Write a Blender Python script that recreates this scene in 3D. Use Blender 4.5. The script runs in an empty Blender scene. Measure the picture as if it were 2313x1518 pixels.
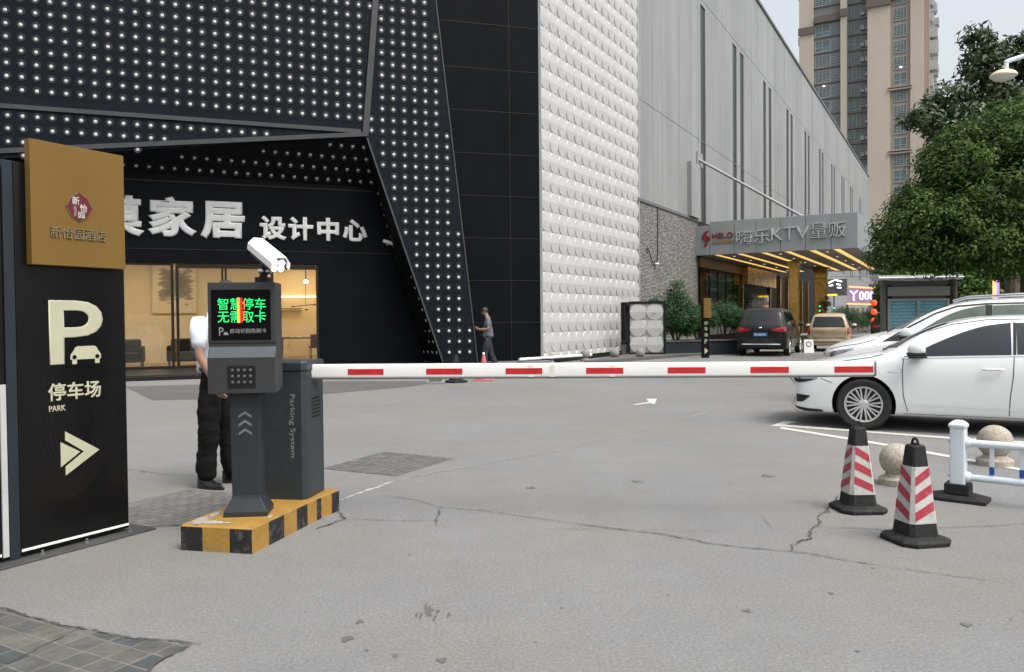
import bpy, bmesh, math, random
import numpy as np
from mathutils import Vector, Matrix
from mathutils.bvhtree import BVHTree
random.seed(7)
RNG = np.random.default_rng(11)
C = bpy.context.scene.collection
scene = bpy.context.scene
R = math.radians
PI = math.pi

# ------------------------------------------------------------------ camera, sky, sun, exposure
cam = bpy.data.cameras.new('camera')
cam.lens = 28.02
cam.sensor_width = 36.0
cam.clip_start = 0.05
cam.clip_end = 4000
cam_o = bpy.data.objects.new('camera', cam)
C.objects.link(cam_o)
cam_o.matrix_world = Matrix.Translation((0, 0, 1.4)) @ Matrix.Rotation(PI / 2 - R(1.18), 4, 'X') @ Matrix.Rotation(-0.0095, 4, 'Z')
scene.camera = cam_o

SUN_ELEV, SUN_AZ = R(58), R(132)          # azimuth measured clockwise from +Y
world = bpy.data.worlds.new('World')
scene.world = world
world.use_nodes = True
wn, wl = world.node_tree.nodes, world.node_tree.links
sky = wn.new('ShaderNodeTexSky')
sky.sky_type = 'NISHITA'
sky.sun_disc = False
sky.sun_elevation = SUN_ELEV
sky.sun_rotation = SUN_AZ
sky.air_density = 1.6
sky.dust_density = 7.0
sky.ozone_density = 1.0
hs = wn.new('ShaderNodeHueSaturation')    # an overcast sky: most of the blue is gone
hs.inputs['Saturation'].default_value = 0.36
bg = wn['Background']
bg.inputs['Strength'].default_value = 0.15
wl.new(sky.outputs[0], hs.inputs['Color'])
tcw = wn.new('ShaderNodeTexCoord')           # thin uneven cloud
cn = wn.new('ShaderNodeTexNoise')
cn.inputs['Scale'].default_value = 2.2
cn.inputs['Detail'].default_value = 5
wl.new(tcw.outputs['Generated'], cn.inputs['Vector'])
cmr = wn.new('ShaderNodeMapRange')
cmr.inputs['From Min'].default_value, cmr.inputs['From Max'].default_value = 0.3, 0.7
cmr.inputs['To Min'].default_value, cmr.inputs['To Max'].default_value = 0.93, 1.10
wl.new(cn.outputs['Fac'], cmr.inputs['Value'])
cmx = wn.new('ShaderNodeMix')
cmx.data_type = 'RGBA'
cmx.blend_type = 'MULTIPLY'
cmx.inputs['Factor'].default_value = 1.0
wl.new(hs.outputs[0], cmx.inputs['A'])
wl.new(cmr.outputs[0], cmx.inputs['B'])
wl.new(cmx.outputs['Result'], bg.inputs['Color'])

sun = bpy.data.lights.new('sun', 'SUN')
sun.energy = 0.9
sun.angle = R(28)
sun.color = (1.0, 0.96, 0.90)
sun_o = bpy.data.objects.new('sun', sun)
C.objects.link(sun_o)
sdir = Vector((math.sin(SUN_AZ) * math.cos(SUN_ELEV), math.cos(SUN_AZ) * math.cos(SUN_ELEV), math.sin(SUN_ELEV)))
sun_o.rotation_euler = sdir.to_track_quat('Z', 'Y').to_euler()

scene.view_settings.view_transform = 'Standard'
scene.view_settings.look = 'None'
scene.view_settings.exposure = 0.72
scene.view_settings.gamma = 1.0
scene.render.engine = 'CYCLES'
scene.cycles.use_denoising = True
scene.cycles.max_bounces = 6
scene.cycles.transparent_max_bounces = 12

# ------------------------------------------------------------------ materials
def nmat(name):
    m = bpy.data.materials.new(name)
    m.use_nodes = True
    return m, m.node_tree.nodes, m.node_tree.links, m.node_tree.nodes['Principled BSDF']

def mat(name, col, rough=0.6, metal=0.0, var=0.12, vscale=3.0, bump=0.0, bscale=40.0, dirt=0.0, dcol=(0.05, 0.045, 0.04), coat=0.0, stretch=(1, 1, 1), spec=0.5):
    """plain coloured surface with uneven tone, roughness, some dirt and a fine bump"""
    m, n, l, b = nmat(name)
    b.inputs['Metallic'].default_value = metal
    b.inputs['Specular IOR Level'].default_value = spec
    b.inputs['Coat Weight'].default_value = coat
    b.inputs['Coat Roughness'].default_value = 0.06
    tc = n.new('ShaderNodeTexCoord')
    mp = n.new('ShaderNodeMapping')
    mp.inputs['Scale'].default_value = stretch
    l.new(tc.outputs['Object'], mp.inputs['Vector'])
    nz = n.new('ShaderNodeTexNoise')
    nz.inputs['Scale'].default_value = vscale
    nz.inputs['Detail'].default_value = 6
    nz.inputs['Roughness'].default_value = 0.65
    l.new(mp.outputs[0], nz.inputs['Vector'])
    mr = n.new('ShaderNodeMapRange')
    mr.inputs['From Min'].default_value = 0.3
    mr.inputs['From Max'].default_value = 0.7
    mr.inputs['To Min'].default_value = 1 - var
    mr.inputs['To Max'].default_value = 1 + var
    l.new(nz.outputs['Fac'], mr.inputs['Value'])
    mx = n.new('ShaderNodeMix')
    mx.data_type = 'RGBA'
    mx.blend_type = 'MULTIPLY'
    mx.inputs['Factor'].default_value = 1.0
    mx.inputs['A'].default_value = (*col, 1)
    l.new(mr.outputs[0], mx.inputs['B'])
    out = mx.outputs['Result']
    if dirt > 0:
        n2 = n.new('ShaderNodeTexNoise')
        n2.inputs['Scale'].default_value = vscale * 2.3
        n2.inputs['Detail'].default_value = 9
        n2.inputs['Roughness'].default_value = 0.75
        l.new(mp.outputs[0], n2.inputs['Vector'])
        r2 = n.new('ShaderNodeMapRange')
        r2.inputs['From Min'].default_value = 0.52
        r2.inputs['From Max'].default_value = 0.72
        r2.inputs['To Max'].default_value = dirt
        l.new(n2.outputs['Fac'], r2.inputs['Value'])
        m2 = n.new('ShaderNodeMix')
        m2.data_type = 'RGBA'
        m2.inputs['B'].default_value = (*dcol, 1)
        l.new(r2.outputs[0], m2.inputs['Factor'])
        l.new(out, m2.inputs['A'])
        out = m2.outputs['Result']
    l.new(out, b.inputs['Base Color'])
    rr = n.new('ShaderNodeMapRange')
    rr.inputs['To Min'].default_value = max(0.02, rough - 0.12 * min(1, rough * 2))
    rr.inputs['To Max'].default_value = min(1, rough + 0.12 * min(1, rough * 2))
    l.new(nz.outputs['Fac'], rr.inputs['Value'])
    l.new(rr.outputs[0], b.inputs['Roughness'])
    if bump > 0:
        n3 = n.new('ShaderNodeTexNoise')
        n3.inputs['Scale'].default_value = bscale
        n3.inputs['Detail'].default_value = 4
        l.new(mp.outputs[0], n3.inputs['Vector'])
        bp = n.new('ShaderNodeBump')
        bp.inputs['Strength'].default_value = bump
        bp.inputs['Distance'].default_value = 0.01
        l.new(n3.outputs['Fac'], bp.inputs['Height'])
        l.new(bp.outputs[0], b.inputs['Normal'])
    return m

def emit(name, col, s, base=None):
    m, n, l, b = nmat(name)
    b.inputs['Base Color'].default_value = (*(base or col), 1)
    b.inputs['Emission Color'].default_value = (*col, 1)
    b.inputs['Emission Strength'].default_value = s
    b.inputs['Roughness'].default_value = 0.4
    return m

def glass(name, tint=(0.8, 0.85, 0.83), refl=0.12, rough=0.02):
    m, n, l, b = nmat(name)
    n.remove(b)
    tr = n.new('ShaderNodeBsdfTransparent')
    tr.inputs[0].default_value = (*tint, 1)
    gl = n.new('ShaderNodeBsdfGlossy')
    gl.inputs['Roughness'].default_value = rough
    fr = n.new('ShaderNodeFresnel')
    fr.inputs['IOR'].default_value = 1.5
    ad = n.new('ShaderNodeMath')
    ad.operation = 'ADD'
    ad.inputs[1].default_value = refl
    l.new(fr.outputs[0], ad.inputs[0])
    mx = n.new('ShaderNodeMixShader')
    l.new(ad.outputs[0], mx.inputs[0])
    l.new(tr.outputs[0], mx.inputs[1])
    l.new(gl.outputs[0], mx.inputs[2])
    l.new(mx.outputs[0], n['Material Output'].inputs['Surface'])
    return m

def leaf_mat(name, c1, c2, c3, trans=0.25, rough=0.55, spec=0.18):
    m, n, l, b = nmat(name)
    g = n.new('ShaderNodeNewGeometry')
    cr = n.new('ShaderNodeValToRGB')
    e = cr.color_ramp.elements
    e[0].position, e[0].color = 0.0, (*c1, 1)
    e[1].position, e[1].color = 1.0, (*c3, 1)
    k = e.new(0.55)
    k.color = (*c2, 1)
    l.new(g.outputs['Random Per Island'], cr.inputs[0])
    l.new(cr.outputs[0], b.inputs['Base Color'])
    b.inputs['Roughness'].default_value = rough
    b.inputs['Specular IOR Level'].default_value = spec
    tl = n.new('ShaderNodeBsdfTranslucent')
    l.new(cr.outputs[0], tl.inputs[0])
    mx = n.new('ShaderNodeMixShader')
    mx.inputs[0].default_value = trans
    l.new(b.outputs[0], mx.inputs[1])
    l.new(tl.outputs[0], mx.inputs[2])
    l.new(mx.outputs[0], n['Material Output'].inputs['Surface'])
    return m

# ------------------------------------------------------------------ mesh helpers
class MB:
    def __init__(s):
        s.v, s.f, s.mi = [], [], []
    def add(s, vs, fs, mi=0):
        o = len(s.v)
        s.v += [tuple(p) for p in vs]
        s.f += [tuple(i + o for i in f) for f in fs]
        s.mi += [mi] * len(fs)
        return s
    def box(s, x0, x1, y0, y1, z0, z1, mi=0):
        vs = [(x0, y0, z0), (x1, y0, z0), (x1, y1, z0), (x0, y1, z0), (x0, y0, z1), (x1, y0, z1), (x1, y1, z1), (x0, y1, z1)]
        return s.add(vs, [(0, 3, 2, 1), (4, 5, 6, 7), (0, 1, 5, 4), (1, 2, 6, 5), (2, 3, 7, 6), (3, 0, 4, 7)], mi)
    def prism(s, poly, a, b, axis='y', mi=0):
        """polygon extruded along an axis: y -> poly is (x, z); x -> (y, z); z -> (x, y)"""
        n = len(poly)
        P = {'y': lambda p, t: (p[0], t, p[1]), 'x': lambda p, t: (t, p[0], p[1]), 'z': lambda p, t: (p[0], p[1], t)}[axis]
        vs = [P(p, a) for p in poly] + [P(p, b) for p in poly]
        fs = [tuple(range(n)), tuple(range(2 * n - 1, n - 1, -1))] + [(i, i + n, (i + 1) % n + n, (i + 1) % n) for i in range(n)]
        return s.add(vs, fs, mi)
    def loft(s, rings, mi=0, cap=True, closed=True):
        n = len(rings[0])
        vs = [p for r in rings for p in r]
        fs = []
        m = n if closed else n - 1
        for k in range(len(rings) - 1):
            for i in range(m):
                j = (i + 1) % n
                fs.append((k * n + i, k * n + j, (k + 1) * n + j, (k + 1) * n + i))
        if cap:
            fs.append(tuple(range(n - 1, -1, -1)))
            fs.append(tuple(range((len(rings) - 1) * n, len(rings) * n)))
        return s.add(vs, fs, mi)
    def tube(s, pts, r, n=8, mi=0):
        pts = [Vector(p) for p in pts]
        rs = r if isinstance(r, (list, tuple)) else [r] * len(pts)
        rings = []
        prev = None
        for i, p in enumerate(pts):
            t = (pts[min(i + 1, len(pts) - 1)] - pts[max(i - 1, 0)]).normalized()
            if prev is None:
                u = t.orthogonal().normalized()
            else:
                u = (prev - t * prev.dot(t)).normalized()
            prev = u
            w = t.cross(u)
            rings.append([p + (u * math.cos(2 * PI * k / n) + w * math.sin(2 * PI * k / n)) * rs[i] for k in range(n)])
        return s.loft(rings, mi)
    def lathe(s, prof, n=16, c=(0, 0, 0), axis='z', mi=0, cap=True):
        rings = []
        for r, h in prof:
            r = max(r, 1e-4)
            ring = []
            for k in range(n):
                a = 2 * PI * k / n
                x, y = r * math.cos(a), r * math.sin(a)
                q = {'z': (x, y, h), 'y': (x, h, y), 'x': (h, x, y)}[axis]
                ring.append((q[0] + c[0], q[1] + c[1], q[2] + c[2]))
            rings.append(ring)
        return s.loft(rings, mi, cap)
    def ball(s, c, r, n=12, m=8, mi=0):
        rx, ry, rz = r if isinstance(r, (tuple, list)) else (r, r, r)
        rings = []
        for i in range(1, m):
            t = -PI / 2 + PI * i / m
            rings.append([(c[0] + rx * math.cos(t) * math.cos(2 * PI * k / n), c[1] + ry * math.cos(t) * math.sin(2 * PI * k / n), c[2] + rz * math.sin(t)) for k in range(n)])
        o = len(s.v)
        s.loft(rings, mi, cap=False)
        L = len(s.v)
        s.v += [(c[0], c[1], c[2] - rz), (c[0], c[1], c[2] + rz)]
        for k in range(n):
            s.f.append((L, o + (k + 1) % n, o + k)); s.mi.append(mi)
            b = o + (m - 2) * n
            s.f.append((L + 1, b + k, b + (k + 1) % n)); s.mi.append(mi)
        return s
    def xf(s, M):
        s.v = [tuple(M @ Vector(p)) for p in s.v]
        return s
    def join(s, o, M=None):
        s.add([tuple(M @ Vector(p)) for p in o.v] if M else o.v, [], 0)
        base = len(s.v) - len(o.v)
        s.f += [tuple(i + base for i in f) for f in o.f]
        s.mi += o.mi
        return s

def mesh_of(name, mb, smooth=35):
    me = bpy.data.meshes.new(name)
    me.from_pydata(mb.v, [], mb.f)
    me.polygons.foreach_set('material_index', mb.mi)
    bm = bmesh.new()
    bm.from_mesh(me)
    bmesh.ops.recalc_face_normals(bm, faces=bm.faces)
    bm.to_mesh(me)
    bm.free()
    if smooth:
        me.polygons.foreach_set('use_smooth', [True] * len(me.polygons))
        me.set_sharp_from_angle(angle=R(smooth))
    me.update()
    return me

def obj(name, mb, mats, parent=None, smooth=35, bevel=0.0, loc=None, rot=None, seg=2):
    me = mb if isinstance(mb, bpy.types.Mesh) else mesh_of(name, mb, smooth)
    for m in (mats if isinstance(mats, (list, tuple)) else [mats]):
        me.materials.append(m)
    o = bpy.data.objects.new(name, me)
    C.objects.link(o)
    if parent:
        o.parent = parent
    if loc is not None:
        o.location = loc
    if rot is not None:
        o.rotation_euler = rot
    if bevel:
        bv = o.modifiers.new('bevel', 'BEVEL')
        bv.width = bevel
        bv.segments = seg
        bv.limit_method = 'ANGLE'
        bv.angle_limit = R(40)
    return o

def tag(o, label, cat, group=None):
    o['label'] = label
    o['category'] = cat
    if group:
        o['group'] = group
    return o

def thing(name, label, cat, loc=(0, 0, 0), rotz=0.0, group=None):
    o = bpy.data.objects.new(name, None)
    o.empty_display_size = 0.2
    C.objects.link(o)
    o.location = loc
    o.rotation_euler = (0, 0, R(rotz))
    return tag(o, label, cat, group)

def struct(name, mb, m, **k):
    o = obj(name, mb, m, **k)
    o['kind'] = 'structure'
    return o

def dup(root, loc, rotz, label, group=None):
    r = root.copy()
    C.objects.link(r)
    r.location = loc
    r.rotation_euler = (0, 0, R(rotz))
    r['label'] = label
    if group:
        r['group'] = group
    for ch in list(root.children):
        c = ch.copy()
        C.objects.link(c)
        c.parent = r
        for g in list(ch.children):
            d = g.copy()
            C.objects.link(d)
            d.parent = c
    return r

def text_mesh(body, offset=0.0, extrude=0.02, spacing=1.0):
    cu = bpy.data.curves.new('text', 'FONT')
    cu.body = body
    cu.offset = min(offset, 0.0)
    if offset > 0:
        cu.bevel_depth = offset          # heavier strokes
        cu.bevel_resolution = 0
    cu.extrude = extrude
    cu.resolution_u = 4
    cu.space_character = spacing
    o = bpy.data.objects.new('text', cu)
    C.objects.link(o)
    dg = bpy.context.evaluated_depsgraph_get()
    me = bpy.data.meshes.new_from_object(o.evaluated_get(dg))
    bpy.data.objects.remove(o)
    bpy.data.curves.remove(cu)
    return me

def letters(name, body, m, parent, x0, x1, z0, z1, y, depth=0.02, offset=0.0, turn=0, spacing=1.0, clip=None):
    """raised lettering fitted into a rectangle of the xz plane, facing -y"""
    me = text_mesh(body, offset, 0.5, spacing)
    co = np.empty(len(me.vertices) * 3, 'f')
    me.vertices.foreach_get('co', co)
    co = co.reshape(-1, 3)
    if turn == -90:
        co = np.stack([co[:, 1], -co[:, 0], co[:, 2]], 1)
    lo, hi = co.min(0), co.max(0)
    u = (co[:, 0] - lo[0]) / (hi[0] - lo[0])
    v = (co[:, 1] - lo[1]) / (hi[1] - lo[1])
    w = (co[:, 2] - lo[2]) / max(1e-6, hi[2] - lo[2])
    out = np.stack([x0 + u * (x1 - x0), y - w * depth, z0 + v * (z1 - z0)], 1)
    me.vertices.foreach_set('co', out.astype('f').ravel())
    me.update()
    if clip is not None:
        bm = bmesh.new()
        bm.from_mesh(me)
        bmesh.ops.bisect_plane(bm, geom=bm.verts[:] + bm.edges[:] + bm.faces[:], plane_co=(clip, 0, 0), plane_no=(1, 0, 0), clear_inner=True)
        bm.to_mesh(me)
        bm.free()
    return obj(name, me, m, parent)

# ------------------------------------------------------------------ shared materials
M = {}
M['black'] = mat('black paint', (0.008, 0.008, 0.009), 0.4, spec=0.25, var=0.25, dirt=0.15, dcol=(0.05, 0.05, 0.05))
M['blackmatt'] = mat('matt black', (0.006, 0.006, 0.007), 0.6, var=0.2, spec=0.25)
M['rubber'] = mat('black rubber', (0.014, 0.014, 0.015), 0.75, var=0.3, vscale=9, dirt=0.4, dcol=(0.07, 0.068, 0.065), spec=0.3, bump=0.3)
M['tyre'] = mat('tyre rubber', (0.014, 0.014, 0.015), 0.8, var=0.3, vscale=12, dirt=0.35, dcol=(0.06, 0.055, 0.05), bump=0.4, bscale=90)
M['white'] = mat('white paint', (0.78, 0.79, 0.78), 0.35, var=0.05, dirt=0.18, dcol=(0.45, 0.43, 0.38))
M['steel'] = mat('brushed steel', (0.45, 0.46, 0.47), 0.35, metal=1.0, var=0.15)
M['grey'] = mat('grey metal', (0.11, 0.114, 0.118), 0.5, var=0.15, dirt=0.3)
M['chrome'] = mat('chrome', (0.75, 0.76, 0.77), 0.12, metal=1.0, var=0.05)
M['gold'] = mat('gold cladding', (0.62, 0.40, 0.12), 0.24, metal=1.0, var=0.25, vscale=5, bump=0.6, bscale=6)
M['darkglass'] = mat('dark glass', (0.006, 0.007, 0.008), 0.06, var=0.2, spec=0.6)
M['bark'] = mat('bark', (0.07, 0.052, 0.038), 0.9, var=0.4, vscale=8, bump=1.0, bscale=18, stretch=(1, 1, 0.3))
M['red'] = mat('red reflective sheeting', (0.42, 0.012, 0.015), 0.35, var=0.18, vscale=14)
M['granite'] = mat('granite', (0.33, 0.295, 0.245), 0.75, var=0.35, vscale=40, dirt=0.5, dcol=(0.2, 0.18, 0.15), bump=0.4, bscale=90)
# ------------------------------------------------------------------ ground
def asphalt(name, base, tan=0.35):
    m, n, l, b = nmat(name)
    tc = n.new('ShaderNodeTexCoord')
    def noise(sc, det=5, rough=0.6):
        t = n.new('ShaderNodeTexNoise')
        t.inputs['Scale'].default_value = sc
        t.inputs['Detail'].default_value = det
        t.inputs['Roughness'].default_value = rough
        l.new(tc.outputs['Object'], t.inputs['Vector'])
        return t.outputs['Fac']
    def rng(x, a, b_, c, d):
        r = n.new('ShaderNodeMapRange')
        r.inputs['From Min'].default_value, r.inputs['From Max'].default_value = a, b_
        r.inputs['To Min'].default_value, r.inputs['To Max'].default_value = c, d
        l.new(x, r.inputs['Value'])
        return r.outputs[0]
    def mul(a, b_):
        k = n.new('ShaderNodeMath'); k.operation = 'MULTIPLY'
        l.new(a, k.inputs[0]); l.new(b_, k.inputs[1])
        return k.outputs[0]
    big = rng(noise(0.35, 7, 0.6), 0.3, 0.7, 0.90, 1.08)
    mid = rng(noise(2.6, 9, 0.75), 0.3, 0.7, 0.92, 1.07)
    fine = rng(noise(60, 4, 0.75), 0.3, 0.7, 0.70, 1.28)
    grit = rng(noise(230, 2, 0.7), 0.3, 0.75, 0.80, 1.25)
    vo = n.new('ShaderNodeTexVoronoi')
    vo.inputs['Scale'].default_value = 34
    l.new(tc.outputs['Object'], vo.inputs['Vector'])
    chip = rng(vo.outputs['Distance'], 0.05, 0.13, 1.8, 1.0)
    f = mul(mul(mul(big, mid), mul(fine, grit)), chip)
    tint = n.new('ShaderNodeMix'); tint.data_type = 'RGBA'
    tint.inputs['A'].default_value = (*base, 1)
    tint.inputs['B'].default_value = (base[0] * 1.04, base[1] * 1.0, base[2] * 0.90, 1)
    tf = rng(noise(0.55, 6, 0.65), 0.45, 0.68, 0.0, 1.0)
    l.new(tf, tint.inputs['Factor'])
    mx = n.new('ShaderNodeMix'); mx.data_type = 'RGBA'; mx.blend_type = 'MULTIPLY'
    mx.inputs['Factor'].default_value = 1
    l.new(tint.outputs['Result'], mx.inputs['A'])
    l.new(f, mx.inputs['B'])
    l.new(mx.outputs['Result'], b.inputs['Base Color'])
    b.inputs['Roughness'].default_value = 0.85
    b.inputs['Specular IOR Level'].default_value = 0.25
    bp = n.new('ShaderNodeBump')
    bp.inputs['Strength'].default_value = 0.5
    bp.inputs['Distance'].default_value = 0.006
    l.new(noise(110, 4, 0.7), bp.inputs['Height'])
    l.new(bp.outputs[0], b.inputs['Normal'])
    return m

M['asphalt'] = asphalt('pale worn asphalt', (0.175, 0.177, 0.178))
M['asphalt_dark'] = asphalt('darker asphalt patch', (0.098, 0.099, 0.100))
g = MB()
g.add([(-700, -300, 0), (700, -300, 0), (700, 1500, 0), (-700, 1500, 0)], [(0, 1, 2, 3)])
struct('ground', g, M['asphalt'], smooth=0)

def sheet(name, poly, z, m, jag=0.0):
    b = MB()
    pts = []
    for i, p in enumerate(poly):
        q = poly[(i + 1) % len(poly)]
        k = max(1, int(math.hypot(q[0] - p[0], q[1] - p[1]) / 0.05)) if jag else 1
        for j in range(k):
            t = j / k
            pts.append((p[0] + (q[0] - p[0]) * t + random.uniform(-jag, jag), p[1] + (q[1] - p[1]) * t + random.uniform(-jag, jag), z))
    b.add(pts, [tuple(range(len(pts)))])
    return struct(name, b, m, smooth=0)

def slab_mat(name, ca, cb, mortar, ang, w, h, bump=0.6, msize=0.02, off=0.0):
    """rows of stone or cast slabs laid at an angle"""
    m, n, l, b = nmat(name)
    tc = n.new('ShaderNodeTexCoord')
    mp = n.new('ShaderNodeMapping')
    mp.inputs['Rotation'].default_value = (0, 0, R(ang))
    l.new(tc.outputs['Object'], mp.inputs['Vector'])
    br = n.new('ShaderNodeTexBrick')
    br.offset = off
    br.inputs['Color1'].default_value = (*ca, 1)
    br.inputs['Color2'].default_value = (*cb, 1)
    br.inputs['Mortar'].default_value = (*mortar, 1)
    br.inputs['Scale'].default_value = 1.0
    br.inputs['Brick Width'].default_value = w
    br.inputs['Row Height'].default_value = h
    br.inputs['Mortar Size'].default_value = msize
    br.inputs['Mortar Smooth'].default_value = 0.3
    br.inputs['Bias'].default_value = 0.0
    wz = n.new('ShaderNodeTexNoise'); wz.inputs['Scale'].default_value = 4.0; wz.inputs['Detail'].default_value = 3
    l.new(tc.outputs['Object'], wz.inputs['Vector'])
    wa = n.new('ShaderNodeVectorMath'); wa.operation = 'MULTIPLY_ADD'
    wa.inputs[1].default_value = (0.03, 0.03, 0)
    l.new(wz.outputs['Color'], wa.inputs[0]); l.new(mp.outputs[0], wa.inputs[2])
    l.new(wa.outputs[0], br.inputs['Vector'])
    nz = n.new('ShaderNodeTexNoise')
    nz.inputs['Scale'].default_value = 9
    nz.inputs['Detail'].default_value = 9
    nz.inputs['Roughness'].default_value = 0.75
    l.new(tc.outputs['Object'], nz.inputs['Vector'])
    mr = n.new('ShaderNodeMapRange')
    mr.inputs['From Min'].default_value, mr.inputs['From Max'].default_value = 0.3, 0.7
    mr.inputs['To Min'].default_value, mr.inputs['To Max'].default_value = 0.6, 1.4
    l.new(nz.outputs['Fac'], mr.inputs['Value'])
    mx = n.new('ShaderNodeMix'); mx.data_type = 'RGBA'; mx.blend_type = 'MULTIPLY'
    mx.inputs['Factor'].default_value = 1
    l.new(br.outputs['Color'], mx.inputs['A'])
    l.new(mr.outputs[0], mx.inputs['B'])
    l.new(mx.outputs['Result'], b.inputs['Base Color'])
    b.inputs['Roughness'].default_value = 0.75
    ad = n.new('ShaderNodeMath'); ad.operation = 'MULTIPLY_ADD'
    ad.inputs[1].default_value = -1.0
    l.new(br.outputs['Fac'], ad.inputs[0])
    l.new(nz.outputs['Fac'], ad.inputs[2])
    bp = n.new('ShaderNodeBump')
    bp.inputs['Strength'].default_value = bump
    bp.inputs['Distance'].default_value = 0.012
    l.new(ad.outputs[0], bp.inputs['Height'])
    l.new(bp.outputs[0], b.inputs['Normal'])
    return m

M['cover1'] = slab_mat('cast drain cover', (0.13, 0.13, 0.128), (0.10, 0.10, 0.098), (0.062, 0.061, 0.06), -64, 0.085, 0.085, msize=0.009)
M['cover2'] = slab_mat('worn paver patch', (0.155, 0.153, 0.148), (0.125, 0.123, 0.118), (0.085, 0.082, 0.075), -66, 0.12, 0.06, msize=0.008, off=0.5)
M['cover3'] = slab_mat('dark stone cover slabs', (0.045, 0.054, 0.058), (0.105, 0.10, 0.09), (0.135, 0.128, 0.113), 28, 0.145, 0.118, msize=0.007, off=0.0)
M['crackm'] = mat('open crack', (0.062, 0.061, 0.059), 0.95, var=0.3)
M['paint_road'] = mat('worn road paint', (0.50, 0.50, 0.47), 0.7, var=0.12, vscale=6, dirt=0.8, dcol=(0.22, 0.218, 0.21))
M['paint_faint'] = mat('nearly worn away road paint', (0.25, 0.25, 0.245), 0.8, var=0.15, vscale=5, dirt=1.0, dcol=(0.175, 0.174, 0.17))
M['paint_old'] = mat('old road paint', (0.36, 0.36, 0.35), 0.8, var=0.15, vscale=9, dirt=1.0, dcol=(0.2, 0.2, 0.2))
M['stain'] = mat('damp stain', (0.098, 0.098, 0.097), 0.7, var=0.2)

sheet('drain_cover', [(-1.80, 7.54), (-1.37, 8.45), (-0.61, 8.02), (-1.06, 7.14)], 0.004, M['cover1'], 0.006)
sheet('paving_patch', [(-3.05, 5.74), (-2.72, 6.62), (-2.14, 6.45), (-2.0, 5.55), (-2.40, 5.46), (-2.62, 5.40)], 0.004, M['cover2'], 0.012)
sheet('stone_paving', [(-3.4, 4.12), (-2.71, 3.96), (-2.52, 3.885), (-2.18, 3.70), (-1.99, 3.63), (-1.73, 3.515), (-1.41, 3.43), (-1.47, 3.25), (-1.5, 2.2), (-3.4, 2.2)], 0.004, M['cover3'], 0.006)
sheet('asphalt_patch', [(-4.6, 18.55), (-2.0, 18.3), (-1.9, 17.6), (-2.06, 17.0), (-2.92, 16.05), (-3.68, 15.2), (-4.9, 14.6), (-6.5, 14.4), (-8.6, 17.6)], 0.004, M['asphalt_dark'], 0.02)
seam = MB()

def crack(mb, pts, w=0.012, z=0.0075, jag=0.009):
    w *= 0.72
    P = []
    for i in range(len(pts) - 1):
        a, b = Vector(pts[i]), Vector(pts[i + 1])
        k = max(2, int((b - a).length / 0.022))
        for j in range(k):
            P.append(a.lerp(b, j / k))
    P.append(Vector(pts[-1]))
    drift = Vector((0, 0))
    Q = []
    for i, p in enumerate(P):
        drift = drift * 0.55 + Vector((random.uniform(-jag, jag), random.uniform(-jag, jag)))
        e = min(1, i / 4, (len(P) - 1 - i) / 4)
        Q.append(p + drift * e)
    vs, fs = [], []
    for i, p in enumerate(Q):
        t = (Q[min(i + 1, len(Q) - 1)] - Q[max(i - 1, 0)]).normalized()
        nn = Vector((-t.y, t.x))
        e = 0.35 + 0.65 * min(1, i / 5, (len(Q) - 1 - i) / 5)
        ww = w * random.uniform(0.15, 1.35) * e / 2
        vs += [(p.x + nn.x * ww, p.y + nn.y * ww, z), (p.x - nn.x * ww, p.y - nn.y * ww, z)]
    for i in range(len(Q) - 1):
        fs.append((2 * i, 2 * i + 1, 2 * i + 3, 2 * i + 2))
    mb.add(vs, fs)

ck = MB()
crack(ck, [(-1.06, 6.35), (-0.8, 6.21), (-0.53, 5.92), (-0.2, 5.8), (0.12, 5.59), (0.42, 5.42)], 0.010)
crack(ck, [(0.42, 5.42), (0.7, 5.25), (0.97, 5.12), (1.2, 4.91), (1.44, 4.79), (1.66, 4.73), (1.8, 4.62), (2.05, 4.43)], 0.016)
crack(ck, [(2.05, 4.43), (2.33, 4.26), (2.6, 4.1)], 0.007)
crack(ck, [(1.65, 4.73), (1.82, 4.97), (2.1, 5.46), (2.29, 5.77), (2.54, 6.19)], 0.020, jag=0.018)
crack(ck, [(2.01, 5.26), (2.22, 5.23), (2.4, 5.18), (2.85, 5.22), (3.16, 5.24), (3.41, 5.3), (4.2, 5.5)], 0.012)
crack(ck, [(-1.33, 5.52), (-1.12, 5.58), (-0.81, 5.54), (-0.45, 5.53)], 0.011)
crack(ck, [(-0.55, 5.95), (-0.53, 5.38)], 0.010)
crack(ck, [(-0.53, 5.41), (-0.39, 5.29)], 0.006)
crack(ck, [(0.18, 5.28), (0.7, 5.25), (1.53, 5.17)], 0.005)
crack(ck, [(-3.9, 7.7), (-3.68, 7.57), (-3.23, 7.33), (-2.87, 7.21), (-2.4, 7.1)], 0.014)
crack(ck, [(-3.1, 5.8), (-2.98, 6.12), (-2.81, 6.46), (-2.65, 6.69)], 0.016)
crack(ck, [(-2.75, 5.38), (-2.6, 5.39), (-2.42, 5.44), (-2.2, 5.5)], 0.014)
crack(ck, [(1.75, 5.59), (1.71, 5.27)], 0.006)
crack(ck, [(-2.55, 2.9), (-2.1, 3.22), (-1.99, 3.64)], 0.012)
crack(ck, [(-3.0, 4.03), (-2.71, 3.96), (-2.52, 3.885), (-2.18, 3.70), (-1.99, 3.63), (-1.73, 3.515), (-1.36, 3.43)], 0.018)
crack(ck, [(-1.40, 3.43), (-1.47, 3.25), (-1.49, 2.9)], 0.018)
crack(ck, [(-1.80, 7.54), (-1.37, 8.45), (-0.61, 8.02)], 0.016, jag=0.004)
crack(ck, [(-1.3, 5.85), (-1.2, 5.6), (-1.35, 5.3)], 0.02)
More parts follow.
